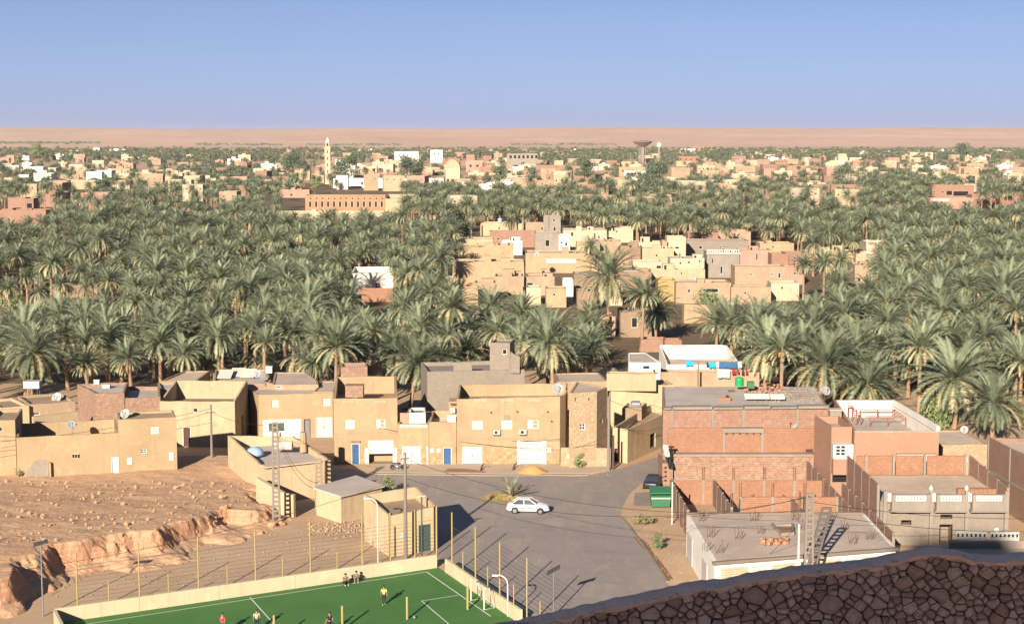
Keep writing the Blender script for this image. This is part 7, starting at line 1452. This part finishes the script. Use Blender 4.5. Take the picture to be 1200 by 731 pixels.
# ------------------------------------------------------------------ street things
x, y = G(625, 557); mb = MB(); N_ = 26; vs = []; fs = []
for j in range(9):
    for k in range(N_):
        w = 2 * pi * k / N_; rr_ = (j / 8) ** .9; n_ = 1 + .12 * NZ.noise(Vector((cos(w) * 2, sin(w) * 2, j * .3))); vs.append((x - .1 + 1.9 * rr_ * cos(w) * n_, y + 1.35 + 1.25 * rr_ * sin(w) * n_, .1 + .85 * (1 - rr_ ** 1.6) * n_ - (.15 if j == 8 else 0)))
for j in range(8):
    for k in range(N_): fs.append((j * N_ + k, (j + 1) * N_ + k, (j + 1) * N_ + (k + 1) % N_, j * N_ + (k + 1) % N_))
mb.add(vs, fs); tag(mb.build('sand_heap', SANDP, None, (x, y, 0), True), 'heap of bright orange building sand before the wide white garage', 'sand heap', kind='thing')
for i, (a, b, lab) in enumerate((((521, 553.5), (568, 554.5), 'long rusty beam lying in front of the white metal door'), ((524, 551.5), (559, 553), 'second rusty beam lying behind the long one'), ((563, 553), (568, 546), 'crooked rusty branch sticking up at the end of the beams'), ((601, 552), (606, 545), 'short rusty bar leaning beside the sand heap'))):
    p, q = G(*a), G(*b); mb = MB(); mb.tube([(p[0], p[1], .2), ((p[0] + q[0]) / 2, (p[1] + q[1]) / 2, .28 if i < 2 else .5), (q[0], q[1] if i < 2 else p[1] + .3, .22 if i < 2 else 1.0)], [.11, .1, .07], 6); tag(mb.build('scrap_beam', RUST, None, (*p, 0)), lab, 'beam')
def shrub(label, px, py, k, s, name='shrub', cat='shrub', sz=1.0):
    x, y = G(px, py); r = thing(name, label, cat, (x, y, 0)); c = kid('crown', TREE[k][0], r, .05 * s, rnd.uniform(0, 6.28), s); c.scale.z = s * sz; c['kind'] = 'stuff'; kid('trunk', TREE[k][1], r, 0, 0, s * .8)
SHR1 = leafy_mesh(81, 1.0, 2.2, 900, .17, 9, LEAFM); SHR2 = leafy_mesh(82, 1.0, .8, 420, .16, 8, LEAFY); SHR3 = leafy_mesh(83, 1.1, 2.2, 420, .16, 12, LEAFM)
def shrub2(label, px, py, me, s, sz=1.0, name='shrub', z0=0.0):
    x, y = G(px, py, z0); r = thing(name, label, 'shrub', (x, y, z0)); c = kid('crown', me, r, 0, rnd.uniform(0, 6.28), s); c.scale.z = s * sz; c['kind'] = 'stuff'
    tm = MB(); tm.tube([(0, 0, -.1), (.04, 0, .4), (.1, .05, .9 * sz)], [.06, .05, .02], 5); tm.tube([(0, 0, .1), (-.15, .1, .8 * sz)], [.035, .015], 4); kid('stem', tm.mesh('stem', BARK), r, 0, 0, s)
shrub2('round dark green bush on the pavement below the rubble wall', 678, 549, SHR1, .95, .95); shrub2('bright green upright bush on the sandy verge by the kerb', 773, 644, SHR1, .82, .95); shrub2('low grey green scrub on the sand below the container', 755, 615, SHR2, 1.25, 1.1); shrub2('thin green bush against the long yellow house wall', 173, 551, SHR3, 1.0, .9, z0=1.0); shrub2('dark thick bush between the hut and the green door house', 453, 578, SHR1, 1.1, .9); shrub2('grey spiky plant beside the blocked arch', 22, 559, SHR2, .8, 1.5, z0=1.2)
shrub2('withered plant pot bush on the brown roof house parapet', 720, 440, SHR2, .8, 1.6, z0=6.2)
# small street palm with fronds one by one
x, y = G(598, 584); r = thing('street_palm', 'small bushy palm on a dry grass islet beside the white car', 'palm tree', (x, y, 0)); rr = random.Random(8)
for i in range(26):
    mb = MB(); frond(mb, i * 2.4, R(rr.uniform(20, 82)), rr.uniform(2.0, 2.7), R(rr.uniform(25, 60)), 16, .045, 0, rr); o = bpy.data.objects.new('frond', mb.mesh('frond', FROND if i % 5 else FROND2)); C.objects.link(o); o.parent = r; o.location = (0, 0, .35)
mb = MB(); mb.tube([(0, 0, -.1), (0, 0, .5)], [.32, .26], 8); kid('trunk', mb.mesh('trunk', TRUNK), r, 0)
gr = MB(); rr = random.Random(4)
for i in range(900):
    w = rr.uniform(0, 6.28); q = rr.random() ** .6; px_, py_ = x - .5 + 2.1 * q * cos(w), y + .1 + .9 * q * sin(w); h = rr.uniform(.15, .5); a = rr.uniform(0, 6.28); gr.add([(px_ - .03 * cos(a), py_ - .03 * sin(a), 0), (px_ + .03 * cos(a), py_ + .03 * sin(a), 0), (px_ + rr.uniform(-.2, .2), py_ + rr.uniform(-.2, .2), h)], [(0, 1, 2)])
DRYG = plain('dry_grass_blades', (.33, .26, .1), .9); o = gr.build('dry_grass', DRYG, None, (x, y, 0)); tag(o, 'dry yellow grass round the small street palm', 'grass', kind='stuff')
# palm tuft growing on the village terrace
x, z = D(540, 305, 470); r = thing('terrace_palm', 'short brownish palm tuft on the orange village terrace', 'palm tree', (x, 470, 6.2)); kid('crown', CRM[3], r, .3, 0, .72)['kind'] = 'stuff'; mb = MB(); mb.tube([(0, 0, -.3), (0, 0, .4)], [.3, .25], 7); kid('trunk', mb.mesh('trunk', TRUNK), r, 0)
# ------------------------------------------------------------------ dishes, tanks and roof clutter
def dish(label, px, py, Y, rad, zr, az=200, el=30):
    x, z = D(px, py, Y); r = thing('satellite_dish', label, 'satellite dish', (x, Y, zr)); ax = Vector((sin(R(az)) * cos(R(el)), cos(R(az)) * cos(R(el)), sin(R(el)))); u = ax.cross(Vector((0, 0, 1))).normalized(); v = u.cross(ax); c = Vector((x, Y, z)); mb = MB(); n = 16; rings = []
    for (k, d) in ((0.02, 0), (.45, .05), (.8, .15), (1, .24)): rings.append([c + ax * (d * rad) + (u * cos(2 * pi * q / n) + v * sin(2 * pi * q / n)) * rad * k for q in range(n)])
    back = [[p - ax * .035 for p in rg] for rg in rings[::-1]]; allr = rings + back; vs = [p for rg in allr for p in rg]; fs = [(i * n + q, i * n + (q + 1) % n, (i + 1) * n + (q + 1) % n, (i + 1) * n + q) for i in range(len(allr) - 1) for q in range(n)]; mb.add(vs, fs); mb.build('reflector', DISHW, r, smooth=True)
    mb = MB(); mb.tube([c - v * rad * .8 + ax * rad * .2, c + ax * rad * .95], .03, 4); a = mb.build('feed_arm', METAL, r); mb = MB(); mb.blob(tuple(c + ax * rad * .97), .09, 1, 0); mb.build('receiver', RUBBER, a)
    mb = MB(); mb.tube([(x, Y + .1, zr), (x, Y + .1, z - .02)], .05, 6); mb.build('mast', METAL, r)
dish('big grey satellite dish on the low mud house by the square brick house', 67, 466, 214, .75, 4.6); dish('grey satellite dish on the roof room of the long yellow house', 147, 485, 187, .62, 7.0); dish('tilted brown dish in the open court of the long yellow house', 84, 498, 188, .6, 3.0, 150); dish('satellite dish on the grey roofs left of the shop house', 302, 438, 225, .6, 5.3); dish('second satellite dish on the grey roofs left of the shop house', 308, 441, 223, .5, 5.3, 150); dish('small dish high on the alley house wall', 284, 459, 215, .3, 6)
dish('white dish at the right top corner of the air conditioner house', 654, 455.5, 198, .75, 7.2, 170); dish('white dish on the right corner of the large brick house roof', 967.5, 458, 200, .62, 8.4, 160); dish('white dish standing on the middle brick terrace', 928, 500, 185.6, .66, 6.2, 215, 50); dish('small dish on the rubble house roof', 1130, 503.5, 194, .5, 3.9); dish('small white dish behind the brick terrace house', 781, 474, 205, .4, 6.1)
dish('village dish on the ochre houses', 629, 298, 452, .75, 5.6); dish('village dish on a white terrace', 690, 340, 390, .6, 4.4)
def box_on(name, label, cat, px0, py0, px1, py1, Y, dep, m, par=None):
    (x0, z1), (x1, z0) = D(px0, py0, Y), D(px1, py1, Y); mb = MB(); mb.box(x0, x1, Y, Y + dep, z0, z1); return tag(mb.build(name, m, None, (x0, Y, z0)), label, cat)
def barrel(label, px, pyt, pyb, Y, rad, m, name='water_tank'):
    x, zt_ = D(px, pyt, Y); _, zb = D(px, pyb, Y); h = zt_ - zb; r = thing(name, label, 'tank', (x, Y, zb)); mb = MB(); pr = [(rad * .96, 0)]
    for k in range(5): pr += [(rad, h * (k + .15) / 6), (rad, h * (k + .75) / 6), (rad * .95, h * (k + .95) / 6)]
    pr += [(rad * .9, h * .93), (rad * .4, h * .98)]; mb.lathe((x, Y, zb), pr, 18); mb.build('shell', m, r, smooth=False); mb = MB(); mb.lathe((x, Y, zb + h * .98), [(rad * .35, 0), (rad * .35, .08), (.03, .1)], 12); mb.build('lid', m, r)
barrel('bright green plastic water tank on the large brick house roof', 866.5, 442, 452, 199, .55, GREEN); barrel('teal water tank on the white house in the palms', 455, 312, 317.5, 418, .8, plain('teal_plastic', (.08, .25, .24), .5)); barrel('pale blue tank on the mustard village house', 785, 325, 329, 410, .6, TARP); barrel('blue tank on the pale yellow village house at the rear', 586, 255.5, 260, 625, .9, TARP); barrel('second blue tank on the broad tan village house', 815, 325, 331, 405, .7, TARP)
box_on('roof_tank', 'dark green square tank beside the green water tank', 'tank', 876.5, 447.5, 884, 455, 196.5, .8, GREENB)
r = thing('cylinder_tank', 'lying grey cylinder tank with dark open end on the flat house roof', 'tank', (*L2(W1[0], W1[2], .62), 4.0)); c_ = L2(W1[0], W1[2], .60); mb = MB(); mb.lathe((c_[0] - 1.1, c_[1], 4.5), [(.5, 0), (.54, .03), (.54, .5), (.52, .55), (.54, .6), (.54, 1.2), (.52, 1.25), (.54, 1.3), (.54, 2.1), (.5, 2.14)], 18, axis='x'); mb.build('shell', ROOFG, r); mb = MB(); mb.lathe((c_[0] + 1.043, c_[1], 4.5), [(.25, 0), (.25, .03)], 12, axis='x'); mb.build('open_end', DARK, r)
c_ = L2(W1[3], W1[0], .42); c_ = (c_[0] + 1.3, c_[1] + .3); mb = MB(); mb.lathe((c_[0], c_[1], 3.7), [(1.05, 0), (1.02, .3), (.85, .62), (.5, .88), (.05, 1.0)], 20); tag(mb.build('roof_dome', TARP, None, (*c_, 3.7), True), 'pale blue grey tarpaulin dome on the flat house roof by the knoll', 'dome')
barrel('small brown tank beside the dome on the flat house roof', 333, 537, 541, 181, .3, MUD); r = thing('horizontal_tank', 'lying grey water tank on the corner house roof', 'tank', (*G(745, 476, 4.2), 4.2)); q = G(745, 476, 4.6); mb = MB(); mb.lathe((q[0] - .6, q[1], 4.9), [(.35, 0), (.45, .05), (.45, 1.1), (.35, 1.15)], 16, axis='x'); mb.build('shell', METAL, r); mb = MB(); mb.box(q[0] - .4, q[0] + .4, q[1] - .3, q[1] + .3, 4.15, 4.47); mb.build('stand', CONC, r)
# large brick house roof: bricks, hatch, white panels, rubble, beams
zr_ = 8.36
def onroof(px, py): return G(px, py, zr_)
x, y = onroof(849, 470); r = thing('roof_hatch', 'small orange brick hatch with a pipe on the large brick house roof', 'hatch', (x, y, zr_)); mb = MB(); mb.box(x - .75, x + .75, y, y + .2, zr_, zr_ + .42); mb.box(x + .55, x + .75, y + .202, y + 2.2, zr_, zr_ + .42); mb.build('brick_kerb', BR2, r); mb = MB(); mb.tube([(x + .4, y + 1, zr_), (x + .4, y + 1, zr_ + .5)], .12, 8); mb.build('pipe', RUBBER, r)
for i, (xa, xb, yy) in enumerate(((873, 902, 470.5), (903, 920, 470.8))):
    (x0, y0), (x1, _) = onroof(xa, yy), onroof(xb, yy); mb = MB(); mb.hexa([(x0, y0, zr_ + .3), (x1, y0, zr_ + .3), (x1, y0 + .9, zr_ + .75), (x0, y0 + .9, zr_ + .75)], [(x0, y0 - .03, zr_ + .36), (x1, y0 - .03, zr_ + .36), (x1, y0 + .87, zr_ + .81), (x0, y0 + .87, zr_ + .81)]); pn = tag(mb.build('roof_panel', WHITE, None, (x0, y0, zr_)), ('wide white panel lying along the front edge of the brick house roof', 'short white panel right of the wide one on the roof edge')[i], 'panel')
rb = random.Random(17); BRK = [plain('loose_brick', (.30, .13, .07), .9), plain('loose_brick_pale', (.36, .2, .12), .9)]
bm_ = MB(); bm_.box(-.15, .15, -.1, .1, 0, .2); BME = [bm_.mesh('brick', BRK[0]), bm_.mesh('brick', BRK[1])]
pile = thing('brick_stack', 'loose orange brick pile beside the green tanks on the roof', 'bricks', (*onroof(892, 458), zr_))
for i in range(46):
    o = bpy.data.objects.new('brick', BME[i % 2]); C.objects.link(o); o.parent = pile; o.location = (rb.gauss(0, .9), rb.gauss(0, 1.4), rb.choice((0, 0, .2, .4))); o.rotation_euler = (0, 0, rb.uniform(0, 3))
pile = thing('brick_stack', 'row of loose orange bricks along the hatch of the flat concrete roof', 'bricks', (*G(908, 637, 3.98), 3.98))
for i in range(44):
    o = bpy.data.objects.new('brick', BME[i % 2]); C.objects.link(o); o.parent = pile; o.location = (-1.2 + i * .055 + rb.uniform(-.1, .1), rb.uniform(-.5, .45) + i * .01, rb.choice((0, 0, .2))); o.rotation_euler = (rb.uniform(-.3, .3), 0, rb.uniform(0, 3)); o.scale = (1.1, 1.1, 1.3)
for i, (px, py, ln, az, m) in enumerate(((905, 463, 2.4, .2, CONC), (930, 459, 3, -.1, CONC), (938, 466, 2.6, .25, WOOD), (918, 456, 1.8, -.3, CONC), (948, 464, 2.2, .1, WOOD), (890, 467, 1.7, .4, WOOD), (857, 459, .8, .1, RUST))):
    x, y = onroof(px, py); mb = MB(); mb.box(-ln / 2, ln / 2, -.15, .15, .02 + .01 * i, .16 + .01 * i); o = mb.build('roof_timber', m, None, (0, 0, 0)); o.location = (x, y, zr_); o.rotation_euler = (0, 0, az); tag(o, f"grey plank lying on the brick house roof, {('beside the brick pile', 'in the middle of the rubble', 'above the right white panel', 'behind the brick pile', 'near the right roof end', 'just above the wide white panel', 'between hatch and green tank')[i]}", 'plank', 'planks on the brick house roof')
rub = MB()
for i in range(260):
    px, py = rb.uniform(885, 962), rb.uniform(456, 472); x, y = onroof(px, py); rub.blob((x, y, zr_ + .03), rb.uniform(.05, .17), 1, .6, seed=i)
tag(rub.build('roof_rubble', CONC, None, (*onroof(925, 464), zr_)), 'scattered rubble on the right half of the large brick house roof', 'rubble', kind='stuff')
x, y = onroof(913, 478); mb = MB(); p, q = wp(893, 476.5, 186.2), wp(912, 484, 186.4); mb.tube([p, q], .05, 5); tag(mb.build('leaning_stick', WOOD, None, p), 'thin stick leaning on the top brick front', 'stick')
x0 = D(777, 524, 181.8); mb = MB(); n = 8; vs = []
for j in range(n + 1):
    for i in range(4): px = 776.5 + i * 2.0 + j * .75 + (1.2 if j > 5 else 0); py = lerp(521, 549, j / n); a, z = D(px, py, 181.9 + .15 * ((i + j) % 2)); vs.append((a, 181.9 + .18 * ((i + j) % 2), z))
mb.add(vs, [(j * 4 + i, j * 4 + i + 1, (j + 1) * 4 + i + 1, (j + 1) * 4 + i) for j in range(n) for i in range(3)], 0); mb.m = [0 if i < 12 else 1 for i in range(len(mb.f))]; o = mb.build('hanging_sheet', [WHITE, RUBBER], None, (x0[0], 181.9, x0[1])); sd = o.modifiers.new('thick', 'SOLIDIFY'); sd.thickness = .03; tag(o, 'torn white and black sheet hanging at the left corner of the brick house', 'sheet')
# washing
CL = [plain('turquoise_cloth', (.02, .28, .45), .85), plain('dark_blue_cloth', (.03, .09, .19), .85), plain('red_cloth', (.22, .02, .03), .85), plain('white_cloth', (.6, .58, .55), .85), plain('navy_cloth', (.02, .025, .06), .85)]
PAT, t = newmat('patterned_cloth'); o = t.n('ShaderNodeTexVoronoi'); t.l(t.obj(), o.inputs['Vector']); o.inputs['Scale'].default_value = 5; t.l(t.mix(t.ramp(o.outputs['Distance'], .25, .45), (.12, .3, .3), (.45, .5, .45)), t.bs.inputs['Base Color'])
def cloth(label, px0, py0, px1, py1, Y, m):
    (x0, z1), (x1, z0) = D(px0, py0, Y), D(px1, py1, Y); k = 8; mb = MB(); vs = []
    for j in range(5):
        for i in range(k + 1): vs.append((lerp(x0, x1, i / k), Y + .09 * sin(i * 1.9 + j * .4) * (j / 4), lerp(z1, z0, j / 4) - (.05 * sin(i * 1.1) if j == 4 else 0)))
    mb.add(vs, [(j * (k + 1) + i, (j + 1) * (k + 1) + i, (j + 1) * (k + 1) + i + 1, j * (k + 1) + i + 1) for j in range(4) for i in range(k)]); o = mb.build('hanging_cloth', m, None, (x0, Y, z1), True); s = o.modifiers.new('thick', 'SOLIDIFY'); s.thickness = .02; tag(o, label, 'cloth', 'washing on the lines')
Yl = 247.7
cloth('turquoise cloth at the left of the washing line', 804, 422, 812, 429, Yl, CL[0]); cloth('turquoise cloth in the middle of the washing line', 831, 424, 838, 431.5, Yl, CL[0]); cloth('wide dark blue blanket on the washing line', 843, 424, 864, 432, Yl, CL[1]); cloth('small navy cloth next to the middle turquoise one', 828, 424.3, 830, 430, Yl, CL[4]); cloth('white cloth between turquoise cloth and blue blanket', 839, 424.2, 842.4, 431, Yl, CL[3]); cloth('white cloth right of the blue blanket', 865, 423.5, 869, 431, Yl, CL[3])
cloth('patterned green sheet on the lower washing line', 841, 432.5, 855, 443, 235.3, PAT); cloth('red cloth on the lower washing line', 858, 432.5, 862, 439, 235.3, CL[2]); cloth('narrow dark red cloth right of the red one', 864, 432.5, 866, 438, 235.3, CL[2]); cloth('narrow navy cloth on the lower washing line', 869.5, 432.5, 871.5, 439.5, 235.3, CL[4]); cloth('last red strip on the lower washing line', 874, 432, 876, 439, 235.3, CL[2])
cable('upper washing line over the white terrace', wp(778, 420, Yl), wp(872, 423, Yl), .25); cable('lower washing line before the tan wall', wp(838, 431.5, 235.3), wp(880, 431.5, 235.3), .1)
# odds and ends on the roofs at left
for i, (px, py, Y, w, h, m, lab) in enumerate(((36.5, 451.5, 222, 2.2, .9, WHITED, 'white water box on a frame at the palm edge left of the brick house'), (113, 448, 212, .7, .5, WHITE, 'white jar on the square brick house roof'), (124, 453, 210, 1.0, .4, WHITED, 'white scrap on the square brick house roof'), (315, 433.5, 228, .9, .9, WHITE, 'white air conditioner box on the grey roofs'), (415, 459, 198, 2.2, 1.4, BR3, 'small brick stack room on the left yellow house roof'), (347, 455, 220, 1.3, .7, WHITED, 'white box on the terrace house edge'), (428, 426, 236, 1.6, .6, TAN, 'mud cap on the brick stair tower'))):
    x, z = D(px, py, Y); mb = MB(); mb.box(x - w / 2, x + w / 2, Y, Y + w * .7, z - h / 2, z + h / 2); rr_ = thing('roof_box', lab, 'box', (x, Y, z - h / 2)); mb.build('box_body', m, rr_); mb = MB(); mb.box(x - w / 2 - .05, x + w / 2 + .05, Y - .05, Y + w * .7 + .05, z + h / 2 + .003, z + h / 2 + .08); mb.build('lid', m, rr_)
    if i in (0,): mb = MB(); [mb.tube([(x + a, Y + b, 4), (x + a, Y + b, z - h / 2)], .06, 4) for a in (-.8, .8) for b in (.1, 1.2)]; mb.build('stand', METAL, rr_)
# collector frames on the low grey roofs
for i, (px, py) in enumerate(((262, 443), (276, 441), (289, 442))):
    x, y = G(px, py, 5.3); rr_ = thing('tilted_board', f"tilted grey board on the low roof of dishes, {('left', 'middle', 'right')[i]} of three", 'board', (x, y, 5.15)); mb = MB(); mb.hexa([(x - 1.0, y, 5.2), (x + 1.0, y, 5.2), (x + 1.3, y + 1.5, 6.3), (x - .7, y + 1.5, 6.3)], [(x - 1.0, y - .08, 5.26), (x + 1.0, y - .08, 5.26), (x + 1.3, y + 1.42, 6.36), (x - .7, y + 1.42, 6.36)]); mb.build('board', ROOFG, rr_); mb = MB(); mb.tube([(x, y + 1.45, 5.1), (x + .3, y + 1.45, 6.2)], .05, 5); mb.build('prop', METAL, rr_)
rc = MB()
for i in range(60): x, z = D(rb.uniform(34, 66), rb.uniform(500, 510), 186); rc.box(x - .3, x + .3, rb.uniform(186, 190), 190.5, 3.1, 3.2 + rb.random() * .2)
mb = MB(); p = hA(2.5, 3.5); q = hA(8.5, 3.2)
for i in range(6):
    a = hA(3.2 + i * 1.0, 2.2 + .2 * (i % 2)); mb = MB(); mb.hexa([(a[0], a[1], 3.25), (a[0] + .95, a[1] + .2, 3.35), (a[0] + .85, a[1] + 2.2, 4.3), (a[0] - .1, a[1] + 2, 4.2)], [(a[0], a[1], 3.32), (a[0] + .95, a[1] + .2, 3.42), (a[0] + .85, a[1] + 2.2, 4.37), (a[0] - .1, a[1] + 2, 4.27)]); tag(mb.build('roof_sheet', WOODR, None, (*a, 3.2)), f'red brown sheet leaning in the open court, number {i + 1} from the left', 'sheet', 'red brown sheets in the open court')
# ------------------------------------------------------------------ graves and stones on the knoll
GST = plain('grave_stone_clay', (.31, .195, .12), .95); gm = []
for k in range(4):
    mb = MB(); rr = random.Random(90 + k); mb.blob((0, 0, .2), .3, 2, .3, .7, .28, 1.2, seed=k); gm.append(mb.mesh('grave_stone', GST))
rg = random.Random(12); n = 0
while n < 290:
    px, py = rg.uniform(-20, 300), 553 + 95 * rg.random() ** 1.3; x, y = G(px, py, 2.2); d = edged(x, y)
    if d < 1.5 or y > 184 + (x + 55) * .26: continue
    o = bpy.data.objects.new('grave_stone', gm[n % 4]); C.objects.link(o); o.location = (x, y, knollz(x, y) - .05); o.rotation_euler = (rg.uniform(-.2, .2), rg.uniform(-.2, .2), rg.uniform(-.5, .5) + .5); s = rg.uniform(.3, .7); o.scale = (s * rg.uniform(.8, 1.6), s, s * rg.uniform(.7, 1.25)); n += 1
    row = 'right under' if py < 565 else ('a short way below' if py < 582 else ('halfway down below' if py < 604 else 'near the eroded edge below')); lm_ = [n_ for q_, n_ in ((-99, 'the left margin wall'), (25, 'the blocked grey arch'), (62, 'the plain yellow wall'), (90, 'the vent blocks'), (122, 'the pale blue door'), (152, 'the meter box'), (178, 'the roof room window'), (206, 'the yellow house corner'), (240, 'the alley pole'), (270, 'the flat house wall'))  if q_ <= px][-1]
    wd = o.scale.x / o.scale.z; tag(o, f"{'broad' if wd > 1.5 else ('slim' if wd < 1.05 else 'blunt')} {'little' if s < .42 else ('mid sized' if s < .57 else 'large')} grave stone {row} {lm_}", 'grave stone', 'grave stones on the burial knoll')
peb = MB(); 
for i in range(250):
    px, py = rg.uniform(-20, 305), 553 + 110 * rg.random(); x, y = G(px, py, 2); d = edged(x, y)
    if d > .8 and y < 184 + (x + 55) * .26: peb.blob((x, y, knollz(x, y) + .01), rg.uniform(.02, .06), 1, .35, seed=i)
tag(peb.build('knoll_pebbles', CLAY, None, (-42, 160, 1)), 'small stones strewn over the burial knoll', 'stones', kind='stuff')
rub = MB(); RUBM = plain('pale_rubble', (.30, .2, .13), .95)
for i in range(420):
    k = rg.random(); 
    if k < .5: px, py = rg.uniform(362, 425), rg.gauss(620, 4)
    elif k < .8: px, py = rg.uniform(200, 440), rg.uniform(628, 668) - rg.uniform(0, 10)
    else: px, py = rg.uniform(60, 300), rg.uniform(668, 700)
    x, y = G(px, py)
    if y < PA[1] + (x - PA[0]) * uy / ux + .6: continue
    rub.blob((x, y, .05), rg.uniform(.03, .15 if k < .5 else .09), 1, .35, seed=i)
tag(rub.build('rubble_heap', RUBM, None, (*G(400, 620), 0)), 'pale rubble strewn below the grey roofed hut and along the pitch', 'rubble', kind='stuff')
for i, (px, py, s) in enumerate(((281, 646, .42), (301, 650, .36), (263, 612, .35), (318, 615, .4), (330, 612, .3), (305, 622, .3))):
    x, y = G(px, py, .3); mb = MB(); mb.blob((x, y, knollz(x, y) + s * .2 if -66 < x < -18 else s * .3), s, 2, .5, 1.2, .9, .8, seed=i); tag(mb.build('clay_boulder', CLAY, None, (x, y, 0)), f"fallen clay boulder {('largest on the slope above the pitch', 'smaller one beside the slope boulder', 'under the knoll edge notch', 'at the foot of the tall lattice pole', 'right of the lattice pole foot', 'below the lattice pole on the slope')[i]}", 'boulder')
# distant dark shrub belt before the dunes
sb_ = MB()
for i in range(420):
    px = rg.uniform(-40, 118) if i < 230 else rg.choice((rg.uniform(360, 470), rg.uniform(600, 720), rg.uniform(230, 330))); py = 167.8 + rg.gauss(0, .5) + (0 if i < 230 else 2.2); 
    for y in range(4660, 7000, 20):
        x = (px - CX) / F * y
        if dunez(x, y) >= Zof(py, y): break
    sb_.blob((x, y, dunez(x, y) + 1), rg.uniform(2.5, 6), 1, .5, 1.5, 1, .7, seed=i)
tag(sb_.build('shrub_belt', LEAFD, None, (-1200, 5000, 0)), 'dark belt of desert shrubs at the foot of the dunes', 'shrubs', kind='stuff')

deb = MB()
for i in range(420):
    k = rg.random()
    if k < .55: py = rg.uniform(598, 680); px = rg.uniform(735, 800) + max(0, py - 615) * .75
    if k < .55 and px > 802: continue
    if k < .55: pass
    elif k < .8: px, py = rg.uniform(440, 716), rg.gauss(556.5, .8)
    else: px, py = rg.uniform(515, 640), rg.uniform(655, 730)
    x, y = G(px, py); deb.blob((x, y, .01), rg.uniform(.02, .06), 1, .35, seed=i)
tag(deb.build('street_debris', SAND, None, (*G(760, 640), 0)), 'stones and litter strewn along the verge, kerb and pitch wall', 'debris', kind='stuff')
# ------------------------------------------------------------------ dry haze over the oasis
HZ = bpy.data.materials.new('haze'); HZ.use_nodes = True; t_ = HZ.node_tree; [t_.nodes.remove(n) for n in list(t_.nodes) if n.type == 'BSDF_PRINCIPLED']
pv = t_.nodes.new('ShaderNodeVolumePrincipled'); pv.inputs['Color'].default_value = (.86, .84, .92, 1); pv.inputs['Density'].default_value = 2.2e-5; t_.links.new(pv.outputs[0], t_.nodes['Material Output'].inputs['Volume'])
mb = MB(); mb.box(-9500, 9500, -500, 11500, -2.5, 88); o = mb.build('haze', HZ, None, (0, 0, 0)); o['kind'] = 'stuff'; tag(o, 'thin dry haze lying over the oasis and the far dunes', 'haze', kind='stuff')
